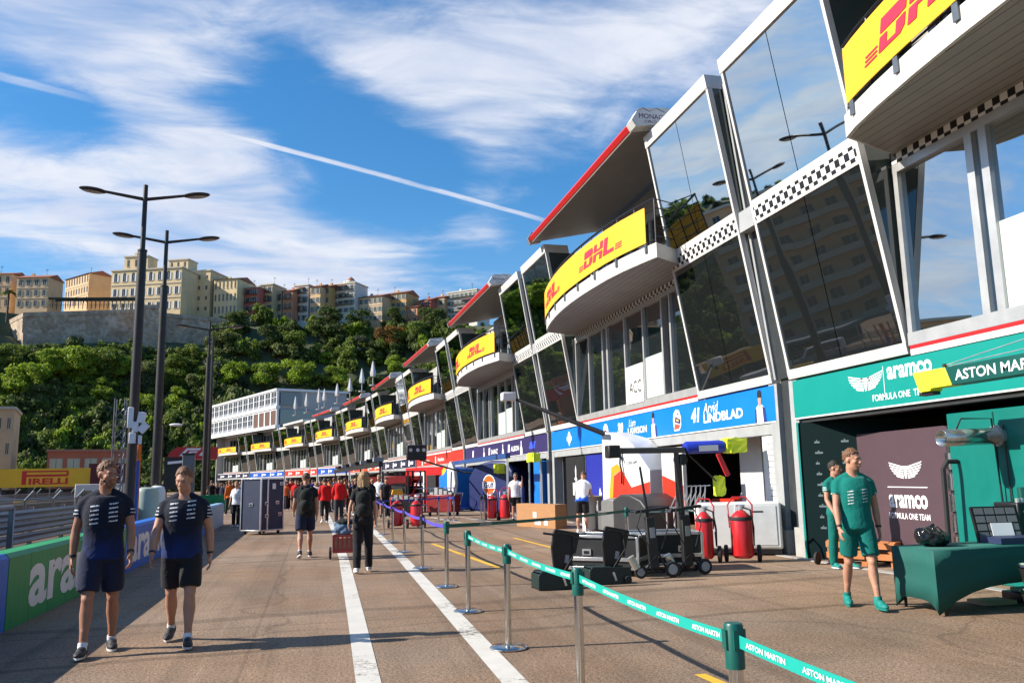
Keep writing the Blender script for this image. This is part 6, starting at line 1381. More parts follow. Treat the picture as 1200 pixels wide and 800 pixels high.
# ---- black flight cases, jacks and folded carts by the belt
flight_case('flight_case', 'black flight case with aluminium edges, left of the pair behind the jacks', (4.12,13.75,0), R_(-38), 1.20, .80, .50, CASEB, split=[('z',.14)], group='low black flight cases')
flight_case('flight_case', 'black flight case with aluminium edges, right of the pair behind the folded carts', (5.15,13.6,0), R_(-8), 1.25, .85, .50, CASEB, split=[('z',.14)], group='low black flight cases')
DKG = M('jack_green', (.006,.022,.02), rough=.4)
def jack(loc, rz, label, tilt=.18):
    t = thing('wheeled_jack', label, 'jack', loc, rz, 'black jacks with T handles'); t.scale = (.88,.88,.88); X = Matrix.Rotation(tilt,3,'Y')
    mb = MB(); mb.prism([(-.21,.94),(.21,.94),(.23,.90),(.21,.62),(.10,.30),(.02,.20),(-.10,.20),(-.16,.34),(-.24,.62),(-.24,.90)], -.03, .03, 'xz', xf=lambda v: X@v); mb.build('shield', BLACKM, t, bevel=.012)
    mb = MB(); mb.tube([X@Vector((-.42,-.02,.84)),X@Vector((.40,-.02,.86))], .019, 8); mb.tube([X@Vector((-.05,.045,.9)),X@Vector((-.02,.045,.12))], .024, 8); mb.build('handle', BLACK, t)
    mb = MB(); mb.box(.02,.09,-.045,-.031,.42,.55,xf=lambda v: X@v); mb.build('sticker', GREYP, t)
    mb = MB(); mb.mi(0); P = [(-.42,.0),(.34,.0),(.34,.27),(-.36,.30),(-.42,.24)]
    mb.prism(P, -.20, -.185, 'xz'); mb.prism(P, .185, .20, 'xz'); mb.box(-.42,-.40,-.185,.185,.02,.26); mb.box(-.38,.32,-.185,.185,.0,.02); mb.box(-.38,.0,-.185,.185,.27,.285); mb.build('base_box', DKG, t, bevel=.008)
    mb = MB(); mb.tube([(-.1,-.1,.1),(.0,-.12,.17),(.12,-.1,.08)], .02, 6); mb.tube([(.05,-.21,.06),(.0,-.21,.2)], .022, 6); mb.build('lever', ALUE, t)
    mb = MB(); mb.tube([X@Vector((.1,-.05,.86)),X@Vector((.16,-.1,.6)),X@Vector((.05,-.12,.4)),X@Vector((-.02,-.08,.2))],.010,5); mb.tube([X@Vector((-.16,-.036,.88)),X@Vector((.12,-.036,.88))],.014,6); mb.build('hose', RUB, t)
    for s in (-1,1): mb = MB(); wheel(mb,(.26,s*.235,.065),.065,.04,(0,1,0)); mb.build('wheel', RUB, t)
jack((3.50,12.2,.005), R_(4), 'black jack with T handle nearest the teal belt')
jack((4.38,12.5,.005), R_(2), 'second black jack with T handle in front of the left flight case', .20)
def folded_cart(loc, rz, label, lean=.1):
    t = thing('folded_cart', label, 'cart', loc, rz, 'black folded carts with tall poles'); X = Matrix.Rotation(-lean,3,'Y')
    mb = MB(); mb.tube([X@Vector((0,0,.12)),X@Vector((-.02,0,1.02))], .03, 10); mb.tube([X@Vector((-.02,0,1.0)),X@Vector((-.07,0,1.75))], [.024,.02], 8); mb.build('pole', BLACKM, t)
    mb = MB(); mb.prism([(-.30,1.0),(.28,1.07),(.26,1.11),(-.28,1.05)], -.05, .05, 'xz'); mb.build('shelf', BLACK, t)
    mb = MB(); mb.box(-.075,.075,-.06,.06,.14,.95,xf=lambda v: X@v); mb.build('battery_case', BLACK, t, bevel=.015)
    mb = MB(); mb.tube([(-.05,0,.6),(.2,0,.12)], .018, 6); mb.tube([(.02,-.06,.34),(-.2,-.1,.12)], .016, 6); mb.tube([(-.22,0,.09),(.24,0,.09)], .022, 6); mb.build('brace', BLACKM, t)
    for x, r in ((-.25,.10),(.27,.125)): mb = MB(); wheel(mb,(x,-.06,r),r,.05,(0,1,0),24); w = mb.build('wheel', RUB, t); mb = MB(); mb.tube([(x,-.092,r),(x,-.086,r)],[r*.6,r*.62],16); mb.build('rim', GREYP, w)
    mb = MB(); mb.tube([(-.32,-.1,.16),(-.42,-.1,.34)], .06, 12); mb.build('motor', ALUE, t)
    mb = MB(); mb.tube([(-.2,-.07,1.05),(-.3,-.12,.8),(-.12,-.12,.5),(-.1,-.08,.25)],.011,5); mb.tube([(.1,-.07,1.08),(.22,-.1,.8),(.1,-.1,.45)],.009,5); mb.build('cable', RUB, t)
    mb = MB(); mb.box(-.03,.05,-.068,-.0605,.62,.78,xf=lambda v: X@v); mb.build('sticker', GREYP, t)
folded_cart((5.28,12.85,.005), R_(-6), 'black folded cart with a tall pole in front of the right flight case', .06)
folded_cart((5.92,13.0,.005), R_(4), 'black folded cart with a tall pole, the one nearer the red extinguishers', .03)
# ---- two wheeled extinguishers by the cabinet and two by the blue cover
EXR = M('extinguisher_red', (.50,.012,.015), rough=.3, var=.1, coat=.4)
def extinguisher(loc, rz, label, s=1.0, r=.17):
    t = thing('wheeled_extinguisher', label, 'fire extinguisher', loc, rz, 'red wheeled fire extinguishers'); t.scale = (s,s,s)
    mb = MB(); mb.tube([(0,0,.07),(0,0,.12),(0,0,.72),(0,0,.82),(0,0,.90),(0,0,.92)], [r*.7,r,r,r*.85,r*.4,.04], 24); mb.build('cylinder', EXR, t, smooth=True)
    mb = MB(); mb.tube([(0,0,.74),(0,0,.76),(0,0,.80)],[r*1.04,r*1.06,r*1.0],24); mb.build('collar', RUB, t, smooth=True)
    mb = MB(); mb.tube([(-r,.1,.6),(-r-.02,.2,1.0),(-r*.6,.26,1.14),(r*.6,.26,1.14),(r+.02,.2,1.0),(r,.1,.6)], .016, 8); mb.build('handle', EXR, t, smooth=True)
    mb = MB(); mb.cyl((0,0,.92),.05,.08,10); mb.tube([(-.08,0,1.0),(.08,0,1.0)],.02,6); mb.build('valve', ALUE, t)
    mb = MB(); mb.tube([(.03,0,.97),(.17,-.05,.92),(.21,-.03,.6),(.2,.02,.3),(.19,.05,.55)], .018, 7); mb.build('hose', RUB, t)
    for q in (-1,1): mb = MB(); wheel(mb,(q*(r+.09),.08,.15),.15,.07,(1,0,0),24); w = mb.build('wheel', RUB, t); mb = MB(); mb.tube([(q*(r+.05),.08,.15),(q*(r+.135),.08,.15)],.07,14); mb.build('rim', EXR, w)
    mb = MB(); mb.tube([(-r-.1,.08,.15),(r+.1,.08,.15)],.02,6); mb.build('axle', BLACKM, t)
extinguisher((7.02,14.62,.005), R_(-30), 'slim red wheeled extinguisher left of the fatter one by the white cabinet', 1.0, .155)
extinguisher((7.68,14.45,.005), R_(-25), 'fat red wheeled extinguisher in front of the white cabinet', 1.02, .20)
extinguisher((6.75,32.7,.005), R_(-20), 'dark red wheeled extinguisher before the blue car cover, left one', 1.05, .17)
extinguisher((7.2,32.4,.005), R_(-20), 'red wheeled extinguisher beside the man in the white shirt', 1.08, .19)
extinguisher((2.75,29.5,.005), 0, 'red wheeled extinguisher behind the purple belt posts', 1.0, .2); extinguisher((3.35,29.0,.005), 0, 'red wheeled extinguisher with dark wheels, right one behind the purple belt', 1.0, .2)
# ---- white cabinet, cardboard box
t = thing('cabinet', 'white wheeled cabinet behind the two red extinguishers', 'cabinet', (7.55,15.95,0), R_(-26)); mb = MB(); mb.box(-.05,1.6,0,.6,.12,1.04); mb.build('cabinet_body', WINT, t, bevel=.05, seg=3); mb = MB(); mb.box(.70,1.5,-.012,.0,.2,.97); d = mb.build('door', M('cabinet_door',(.62,.64,.64),rough=.3), t, bevel=.03); mb = MB(); mb.box(1.0,1.25,-.016,-.0125,.84,.87); mb.build('label_plate', BLACK, d); mb = MB(); mb.box(-.02,1.57,.02,.58,.03,.12); mb.build('plinth', BLACKM, t)
CARD = M('cardboard', (.36,.18,.075), rough=.85, var=.1, vscale=3)
t = thing('cardboard_box', 'brown cardboard box standing on the lane between the man in white and the counter', 'box', (6.66,28.2,0), R_(-72)); mb = MB(); mb.box(0,2.35,0,.45,0,.76); mb.build('carton', CARD, t, bevel=.01); mb = MB(); mb.mi(0).box(1.05,1.25,-.004,-.001,.32,.5); mb.mi(0).box(1.15,1.5,-.004,-.001,.1,.24); mb.box(1.7,1.9,-.004,-.001,.1,.26); mb.build('shipping_label', SW, t); mb = MB(); mb.box(0.01,2.34,.2,.25,.761,.764); mb.build('tape', M('tape',(.45,.3,.16),rough=.3), t)
# ---- blue garage kit: white tower, counter, displays, gantry
ORG = M('graphic_orange', (.85,.30,.01), rough=.4, var=.03); GRED = M('graphic_red', (.72,.03,.01), rough=.4, var=.03)
tb = G(707,628); t = thing('pit_tower', 'white angular pit tower with orange and red graphics, carrying the camera boom', 'pit stand', (8.0,22.9,0), R_(-72)); Z = 2.86
mb = MB(); mb.prism([(-.12,0),(1.95,0),(1.98,1.75),(1.30,2.45),(1.0,Z-.22),(.05,Z),(-.05,Z-.05)], .0, .85, 'xz'); mb.build('tower_shell', WINT, t, bevel=.02)
l = MB(); f = lambda u, v: (u,-.004,v); poly(l, [(.45,1.62),(.30,.62),(1.96,.62),(1.97,1.45),(1.2,1.30),(.80,1.78)], f); l.build('red_graphic', GRED, t); l = MB(); f2_ = lambda u, v: (u,-.0055,v); poly(l, [(.45,1.64),(.28,.30),(.08,.30),(.34,1.85),(.62,1.95),(.80,1.79)], f2_); l.build('orange_graphic', ORG, t)
l = MB(); write(l, 'S', f2_, 1.62, 1.0, .25, .34, bold=.02, shear=.2); l.build('lettering', M('letter_red',(.7,.02,.02),rough=.4), t); l = MB(); write(l,'VISA',f2_,.12,2.1,.3,.1,bold=.01,shear=.2); l.build('lettering', M('letter_navy',(.02,.02,.10),rough=.4), t); l = MB(); write(l,'CASH APP',f2_,1.05,1.92,.42,.09,bold=.01); l.build('lettering', MATS['letter_navy'], t)
mb = MB(); mb.tube([(.85,-.05,2.35),(.82,-.07,1.95),(.88,-.06,1.7),(.83,-.05,1.4)], .025, 6); mb.tube([(.8,-.04,2.3),(.92,-.06,2.0)],.02,5); mb.build('cable_bundle', BLACK, t)
# dark cover in front of the tower
t = thing('equipment_cover', 'grey and black domed equipment cover in front of the white tower', 'cover', (7.75,20.6,0), R_(-75)); mb = MB(); mb.mi(0).prism([(-.9,0),(-.25,0),(-.25,1.02),(-.5,1.05),(-.86,.98)], -.2, 1.0, 'xz'); mb.mi(1).prism([(-.245,0),(1.15,0),(1.15,.85),(.95,1.02),(.5,1.16),(.1,1.15),(-.245,1.0)], -.25, 1.02, 'xz'); mb.build('cover_shell', [M('cover_grey',(.15,.15,.145),rough=.5), M('cover_black',(.02,.02,.022),rough=.5)], t, bevel=.05, seg=3); mb = MB(); mb.cyl((-.55,.3,1.05),.04,.05,12); mb.build('knob', ALUE, t)
t = thing('graphic_screen', 'white and red panel standing right of the white tower', 'panel', (8.75,20.4,0), R_(-84)); mb = MB(); mb.mi(0).box(-.1,.95,0,.1,0,2.3); mb.mi(1).prism([(-.09,.4),(.94,.4),(.94,1.35),(-.09,1.6)], -.004, -.001, 'xz'); mb.build('panel_board', [M('panel_white',(.6,.58,.55),rough=.5), GRED], t); mb = MB(); mb.box(0,.08,-.2,.3,0,.03); mb.box(.8,.88,-.2,.3,0,.03); mb.build('foot', BLACKM, t)
t = thing('counter', 'white counter with open grey front where the man in white and blue leans', 'counter', (8.1,23.9,0), R_(-70)); mb = MB(); mb.mi(0).box(-.75,-.5,0,.6,0,1.02); mb.box(.55,.62,0,.6,0,1.02); mb.mi(1).box(-.5,.55,.3,.6,0,.6); mb.mi(1).box(-.52,.95,-.02,.62,1.021,1.05); mb.build('counter_body', [WINT, M('counter_grey',(.12,.12,.12),rough=.5)], t, bevel=.01); mb = MB(); mb.tube([(.85,.1,0),(.85,.1,1.02)],.03,8); mb.build('leg', ALUE, t)
t = thing('bottle', 'clear bottle standing in the open white counter', 'bottle', (8.2,24.15,.6)); mb = MB(); mb.tube([(0,0,0),(0,0,.16),(0,0,.22),(0,0,.27)],[.04,.04,.018,.018],10); mb.build('bottle_body', M('bottle_grey',(.4,.42,.42),rough=.2), t, smooth=True); mb = MB(); mb.cyl((0,0,.27),.02,.02,10); mb.build('lid', SW, t)
for y0, y1, c, lb in ((28.6,31.0,BLACK,'tall black display board with white star figure in the bright blue garage'),(26.1,28.5,M('display_blue',(.02,.03,.30),rough=.3),'tall royal blue display board beside the black one')):
    t = thing('display_board', lb, 'display board', (9.30,y0,0)); mb = MB(); mb.box(0,.12,0,y1-y0,0,2.36); mb.build('display_panel', c, t); l = MB(); f = lambda u, v, W=y1-y0: (-.004,W-u,v)
    if c is BLACK:
        poly(l,[(1.05,1.55),(1.2,1.62),(1.15,1.85),(1.25,2.05),(1.3,1.85),(1.28,1.6),(1.4,1.52),(1.22,1.45)],f); l.build('star_figure', SW, t); l = MB(); poly(l,[(.85,.95),(1.75,.95),(1.75,1.4),(.85,1.4)],f)
    else: poly(l,[(1.3,.75),(1.6,.75),(1.55,1.05),(1.4,1.25),(1.3,1.05)],f); l.build('white_figure', SW, t); l = MB(); poly(l,[(.2,.8),(.9,.85),(.9,.92),(.2,.87)],f)
    l.build('graphic', SW, t)
    mb = MB(); mb.box(-.01,.13,-.05,-.0,0,2.38); mb.build('side_post', ALUE, t)
# camera boom from the tower: white lamp head at its lane end
A = AY(708,508,22.6); B_ = AY(600,466,24.5); t = thing('camera_boom', 'long black boom reaching out from the white tower to a white head', 'boom', tuple(A)); d = B_-A
mb = MB(); mb.tube([Vector((0,0,0)), d], [.075,.05], 8); mb.build('boom_arm', BLACKM, t); mb = MB(); mb.cbox(d+Vector((-.12,0,.03)),(.42,.34,.26)); mb.build('boom_head', M('head_white',(.6,.61,.6),rough=.4), t, bevel=.04); mb = MB(); mb.cyl(d+Vector((-.1,0,-.22)),.06,.13,10); mb.build('lens', BLACK, t)
# overhead equipment gantry with blue tube and yellow cushions
yb = 16.3; L0, L1 = AY(719,531,yb), AY(868,517,yb); P_ = AY(794,528,yb); t = thing('equipment_gantry', 'black overhead equipment gantry on a tall post in front of the bright blue garage', 'gantry', (P_.x,yb,0)); zz = P_.z
mb = MB(); mb.box(-.07,.0,-.05,.05,0,zz); mb.box(.03,.065,-.03,.03,0,zz-.1); mb.build('post', M('post_grey',(.06,.06,.06),rough=.4,metal=.3), t); mb = MB(); mb.box(L0.x-P_.x,.15,-.08,.08,zz-.045,zz+.075); mb.build('gantry_arm', M('gantry_grey',(.075,.07,.065),rough=.5), t, bevel=.02); mb = MB(); mb.cbox((L0.x-P_.x-.02,0,zz),(.26,.28,.26)); mb.build('end_block', BLACK, t, bevel=.03)
mb = MB(); mb.tube([(.16,0,zz+.05),(.2,0,zz+.06),(1.02,0,zz+.08)],[.10,.13,.13],16); mb.build('blue_tube', M('tube_blue',(.015,.04,.42),rough=.35), t, smooth=True); l = MB(); write(l,'Red Bull',(lambda u,v:(.42+u,-.136,zz-.0+v)),0,0,.48,.12,bold=.01) if False else poly(l,[(.42,zz-.02),(.86,zz-.01),(.86,zz+.11),(.42,zz+.10)],(lambda u,v:(u,-.134,v))); l.build('white_mark', SW, t)
mb = MB(); mb.cyl((.1,0,zz-.18),.12,.2,14,axis=(0,1,0)); mb.build('reel', BLACK, t); mb = MB(); mb.tube([(.15,-.05,zz-.02),(.9,-.05,zz-.72)],.016,6); mb.build('strut', BLACKM, t); mb = MB(); mb.box(-.10,.22,-.30,.30,-.0,.05); mb.build('foot', BLACKM, t)
HIV = M('cushion_yellow', (.72,.84,.03), rough=.5, var=.06)
def cushion(c, s, label, seed):
    t = thing('yellow_cushion', label, 'cushion', tuple(c)); mb = MB(); q = random.Random(seed); mb.cbox((0,0,0), s)
    me = mb.mesh('cushion_cover', HIV); bm = bmesh.new(); bm.from_mesh(me); bmesh.ops.subdivide_edges(bm, edges=bm.edges[:], cuts=3, use_grid_fill=True)
    for v in bm.verts: v.co += Vector((q.uniform(-1,1),q.uniform(-1,1),q.uniform(-1,1)))*.022; v.co *= 1-.10*(abs(v.co.x)/s[0]*2)**4*.8
    bm.to_mesh(me); bm.free(); link('cushion_cover', me, t, bevel=.0); mb = MB(); mb.box(-s[0]*.3,-s[0]*.27,-s[1]*.53,s[1]*.53,-s[2]*.53,s[2]*.53); mb.build('strap', HIV, t); return t
cushion((P_.x+1.28,yb,zz+.10),(.5,.32,.30),'lime yellow cushion on the end of the gantry over the extinguishers',1)
q = AY(843,569,yb); cushion((q.x,yb,q.z),(.24,.14,.40),'lime yellow cushion hanging below the gantry',2)
t = thing('red_flag', 'small red rolled flag hanging under the gantry', 'flag', (P_.x+.9,yb-.2,zz-.35)); mb = MB(); mb.prism([(-.14,.26),(-.04,.28),(.16,-.16),(.06,-.2)],-.02,.02,'xz'); mb.build('flag_cloth', M('flag_red',(.6,.02,.03),rough=.6), t, bevel=.01); mb = MB(); mb.tube([(-.12,0,.3),(.12,0,-.2)],.01,5); mb.build('stick', BLACKM, t)
# interior of the bright blue garage
def inner(k, s0, s1, d0, d1, z0, z1, mat, name, label, cat, bevel=.01):
    loc, rz = ufr(k); t = thing(name, label, cat, loc, rz); mb = MB(); mb.box(d0,d1,s0,s1,z0,z1); mb.build(name+'_body', mat, t, bevel=bevel); return t
t = inner(1,3.2,4.3,1.2,2.2,0,2.5,WINT,'white_pillar','broad white pillar inside the bright blue garage','pillar')
t = inner(1,1.1,3.15,2.6,2.8,.9,2.35,BLACK,'wall_screen','big black screen on the right wall of the bright blue garage','screen'); mb = MB(); mb.box(2.55,2.85,1.0,3.2,.8,.88); mb.build('screen_frame', WINT, t)
t = inner(1,1.0,3.4,2.4,4,0,.75,M('bench_grey',(.25,.25,.25),rough=.5),'work_bench','grey work bench below the black screen','bench'); 
t = inner(1,4.4,6.4,1.4,2.3,.0,.95,GRED,'red_bench','red bench in front of the seated mechanic','bench')
loc, rz = ufr(1); t = thing('notice_post', 'tall white notice post with small print at the right of the blue garage', 'notice board', (9.26,15.66,0)); mb = MB(); mb.box(0,.12,0,.62,0,2.42); mb.build('board', WINT, t); l = MB(); f = lambda u, v: (-.004,.62-u,v)
for i in range(11): w = rnd.uniform(.16,.3); z = 2.2-i*.12; poly(l,[(.31-w/2,z),(.31+w/2,z),(.31+w/2,z+.028),(.31-w/2,z+.028)],f)
for i in range(10): a = i/10*6.28; a2 = (i+1)/10*6.28; poly(l,[(.31+.17*math.cos(a),.68+.17*math.sin(a)),(.31+.17*math.cos(a2),.68+.17*math.sin(a2)),(.31+.15*math.cos(a2),.68+.15*math.sin(a2)),(.31+.15*math.cos(a),.68+.15*math.sin(a))],f)
poly(l,[(.22,.6),(.4,.66),(.36,.74),(.24,.7)],f); l.build('print', M('print_grey',(.3,.3,.3),rough=.6), t)
t = thing('scaffold_rack', 'tangled silver tube rack beside the gantry post', 'rack', (P_.x+.55,17.4,0)); mb = MB()
for i in range(7): x = -.1+.11*i; mb.tube([(x-.15,-.2,0.9),(x,0,1.35),(x+.12,0,1.36)],.014,5); mb.tube([(x-.1,.2,.9),(x+.05,.1,1.25)],.012,5)
mb.tube([(-.3,-.2,.9),(.7,-.2,.9)],.02,6); mb.tube([(-.3,.2,.9),(.7,.2,.9)],.02,6); mb.build('tube_frame', ALUE, t); mb = MB()
for x in (-.3,.7):
    for y in (-.2,.2): mb.tube([(x,y,0),(x,y,.9)],.02,6)
mb.build('leg', ALUE, t)
# ================================================================ PURPLE AND SCARLET GARAGES
DBL = M('cover_blue', (.004,.013,.085), rough=.45, var=.1); OVB = M('overhead_blue', (.02,.07,.22), rough=.4)
t = thing('car_cover', 'big dark blue arched cover with a round orange logo in front of the purple garage', 'cover', (8.35,41.6,0), R_(-64)); A_ = [(-1.6,0),(2.0,0),(2.0,1.95),(1.5,2.45),(.2,2.5),(-1.0,2.3),(-1.6,1.7)]; mb = MB(); mb.prism(A_, 0, 1.6, 'xz'); mb.build('cover_shell', DBL, t, bevel=.12, seg=3)
def disc(l, f, u, v, r, r2=0, n=24):
    for i in range(n):
        a, b = 6.2832*i/n, 6.2832*(i+1)/n
        if r2: poly(l,[(u+r*math.cos(a),v+r*math.sin(a)),(u+r*math.cos(b),v+r*math.sin(b)),(u+r2*math.cos(b),v+r2*math.sin(b)),(u+r2*math.cos(a),v+r2*math.sin(a))],f)
    if not r2: poly(l,[(u+r*math.cos(6.2832*i/n),v+r*math.sin(6.2832*i/n)) for i in range(n)],f)
off = lambda o: (lambda u, v: (u,-o,v))
l = MB(); l.mi(0); disc(l,off(.004),.15,1.3,.52); l.mi(1); disc(l,off(.006),.15,1.3,.47); l.mi(0); poly(l,[(-.36,1.14),(.66,1.14),(.66,1.46),(-.36,1.46)],off(.008)); l.mi(2); write(l,'Gulf',off(.010),-.25,1.16,.8,.30,bold=.03); l.build('round_logo',[SW, M('gulf_orange',(.75,.12,.01),rough=.4), M('gulf_navy',(.01,.015,.10),rough=.4)], t)
l = MB(); [disc(l,(lambda u,v:(-1.604,u,v)),.8,1.25,.34)]; l.build('round_mark', SW, t)
for x in (-1.2,1.6):
    for y in (.3,1.3): mb = MB(); wheel(mb,(x,y,-.0+.06),.06,.05); mb.build('caster', BLACKM, t)
t = thing('display_wing', 'light blue curved display with a white fin left of the dark blue cover', 'display', (7.1,45.6,0), R_(-60)); mb = MB(); mb.prism([(-1.0,0),(.6,0),(.6,2.2),(-.2,2.3),(-.6,1.9),(-1.0,1.8)],0,1.2,'xz'); mb.build('display_body', M('display_sky',(.01,.17,.62),rough=.35), t, bevel=.06); mb = MB(); mb.prism([(.05,.25),(.45,.3),(.75,1.4),(.6,2.2),(.3,2.6),(.05,2.2)],-.25,-.02,'xz'); mb.build('white_fin', WINT, t, bevel=.05); l = MB(); poly(l,[(.3,.8),(.42,.82),(.5,2.0),(.38,2.05)],off(.256)); l.build('print', DBL, t)
mb = MB(); mb.box(-1.3,1.1,-.6,1.3,0,.12); mb.build('plinth', M('display_blue2',(.01,.10,.45),rough=.4), t)
t = thing('display_panel_blue', 'bright blue tall display at the right end of the purple garage', 'display', (9.05,33.7,0)); mb = MB(); mb.box(0,.5,0,1.3,0,2.3); mb.build('display_body', M('display_sky',(.01,.17,.62),rough=.35), t, bevel=.03); mb = MB(); mb.tube([(-.1,1.6,0),(-.1,1.6,2.4)],.05,8); mb.tube([(-.1,-.3,0),(-.1,-.3,2.4)],.05,8); mb.build('truss_post', ALUE, t)
cushion((8.6,33.2,2.42),(.4,.9,.36),'lime yellow cushion on the corner of the purple garage gantry',5); q = AY(590,549,40.5); cushion((q.x,40.5,q.z),(1.0,.4,.45),'lime yellow cushion hanging before the dark blue cover',6)
t = thing('overhead_beam', 'blue and grey overhead beam across the purple garage front', 'gantry', (7.6,33.5,0)); mb = MB(); mb.box(-.1,.1,0,15,2.42,2.62); mb.build('gantry_arm', OVB, t); mb = MB(); mb.tube([(0,.1,0),(0,.1,2.42)],.05,8); mb.tube([(0,14.9,0),(0,14.9,2.42)],.05,8); mb.build('post', ALUE, t)
t = thing('bicycle_rack', 'blue and silver gas bottle rack beside the bright blue display', 'rack', (8.7,35.6,0)); t.name = 'gas_rack'; mb = MB()
for i in range(4): mb.tube([(0,i*.3,0),(0,i*.3,1.15),(0,i*.3,1.3)],[.12,.12,.05],12)
mb.build('gas_bottle', DBL, t, smooth=True); mb = MB(); mb.box(-.2,.2,-.2,1.1,.0,.04); mb.tube([(-.16,-.2,.8),(-.16,1.1,.8)],.02,6); mb.build('rack_frame', ALUE, t)
# scarlet garage: tool chests, racks, overhead black boom, red panels
RTC = M('chest_red', (.20,.010,.010), rough=.35, var=.15)
for i, (px, py, lb) in enumerate(((463,601,'black and red tool rack, left of the two in front of the scarlet garage'),(478,600,'black and red tool rack, right of the two in front of the scarlet garage'),(430,597,'dark tool rack at the far end of the scarlet garage'))):
    q = G(px,py); t = thing('tool_rack', lb, 'tool rack', (q.x,q.y,0), R_(-30), 'tool racks of the scarlet garage'); mb = MB()
    for x in (-.7,.7):
        for y in (0,.6): mb.box(x-.04,x+.04,y-.04,y+.04,0,2.1)
    for z in (.3,.9,1.4,2.05): mb.box(-.7,.7,0,.6,z,z+.04)
    mb.build('rack_frame', BLACKM, t)
    for z in (.36,.95,1.46): mb = MB(); mb.box(-.62,.62,-.02,.55,z,z+.38); mb.build('drawer', RTC if z != .95 else BLACK, t, bevel=.02)
    for x in (-.3,.3): mb = MB(); mb.cyl((x,-.06,1.14),.16,.03,14,axis=(0,1,0)); mb.build('tyre', RUB, t)
t = thing('overhead_beam', 'long black overhead boom across the scarlet garage and its neighbours', 'gantry', (3.7,50.0,0), R_(3.2)); mb = MB(); mb.box(-.12,.12,0,34,2.45,2.75); mb.build('gantry_arm', BLACK, t)
for y in (.3,11,22,33.5): mb = MB(); mb.tube([(0,y,0),(0,y,2.45)],.06,8); mb.build('post', BLACKM, t)
for i in range(9): mb = MB(); mb.box(-.3,.3,1+i*3.6,1.5+i*3.6,2.76,3.0); mb.build('equipment_box', BLACKM if i%2 else GREYP, t)
q = G(520,600); t = thing('partition', 'red partition with a white panel bearing a round blue logo in the scarlet garage', 'partition', (6.9,52.5,0), R_(-64)); mb = MB(); mb.mi(0).box(-2.8,2.2,0,.12,0,2.4); mb.build('partition_panel', REDP, t); mb = MB(); mb.box(-1.7,-.6,-.02,-.001,.6,2.1); mb.build('white_panel', SW, t); l = MB(); disc(l,off(.024),-1.15,1.5,.38,.31); write(l,'hp',off(.024),-1.38,1.3,.46,.38,bold=.02,shear=.2); l.build('round_logo', M('hp_blue',(.02,.10,.55),rough=.4), t); l = MB(); poly(l,[(1.35,1.75),(1.7,1.9),(1.8,2.25),(1.55,2.35),(1.35,2.15)],off(.004)); l.build('yellow_mark', YEL, t)
mb = MB(); mb.box(.4,1.4,-.5,-.1,0,1.9); mb.build('black_cabinet', BLACK, t)
q = G(500,600); t = thing('tube_trolley', 'silver tube trolley frame with red stays before the scarlet garage', 'trolley', (q.x,q.y,0), R_(-20)); mb = MB()
for z in (.35,1.2): mb.tube([(-1.0,0,z),(1.4,0,z),(1.4,.6,z),(-1.0,.6,z),(-1.0,0,z)],.03,6)
for x in (-1.0,.2,1.4):
    for y in (0,.6): mb.tube([(x,y,.1),(x,y,1.2)],.025,6)
mb.build('tube_frame', ALUE, t); mb = MB(); mb.tube([(-1.4,-.1,.4),(-.7,-.1,1.7)],.05,6); mb.tube([(-1.0,-.1,.35),(-.3,-.1,1.8)],.05,6); mb.build('stay', REDP, t)
for x in (-.9,1.3):
    for y in (0,.6): mb = MB(); wheel(mb,(x,y,.08),.08,.05); mb.build('caster', BLACKM, t)
# timing clock / light gantry head
q = AY(488,530,42); t = thing('light_cluster', 'black pod of four round lights on a thin boom before the dark navy sign', 'light cluster', tuple(q)); mb = MB(); mb.cbox((0,0,0),(1.0,.3,.75)); mb.build('pod', BLACK, t, bevel=.05)
for x in (-.3,0.05,.35): mb = MB(); mb.cyl((x,-.16,.12),.09,.03,12,axis=(0,1,0)); mb.build('lamp', M('lamp_pale',(.6,.6,.6),rough=.3), t)
mb = MB(); mb.tube([(0,.1,-.3),(2.6,1.5,-1.0),(5.0,3.5,-1.1)],.05,6); mb.build('boom_arm', BLACKM, t)
t = thing('orange_box', 'orange-lidded box on top of a red extinguisher behind the purple belt', 'box', (2.75,29.5,1.12)); mb = MB(); mb.prism([(-.2,0),(.2,0),(.16,.16),(-.16,.16)],-.2,.2,'xz'); mb.build('box_body', M('box_orange',(.75,.35,.02),rough=.5), t, bevel=.03); mb = MB(); mb.box(-.16,.16,-.2,.2,.161,.18); mb.build('lid', M('box_yellow',(.75,.5,.05),rough=.5), t)
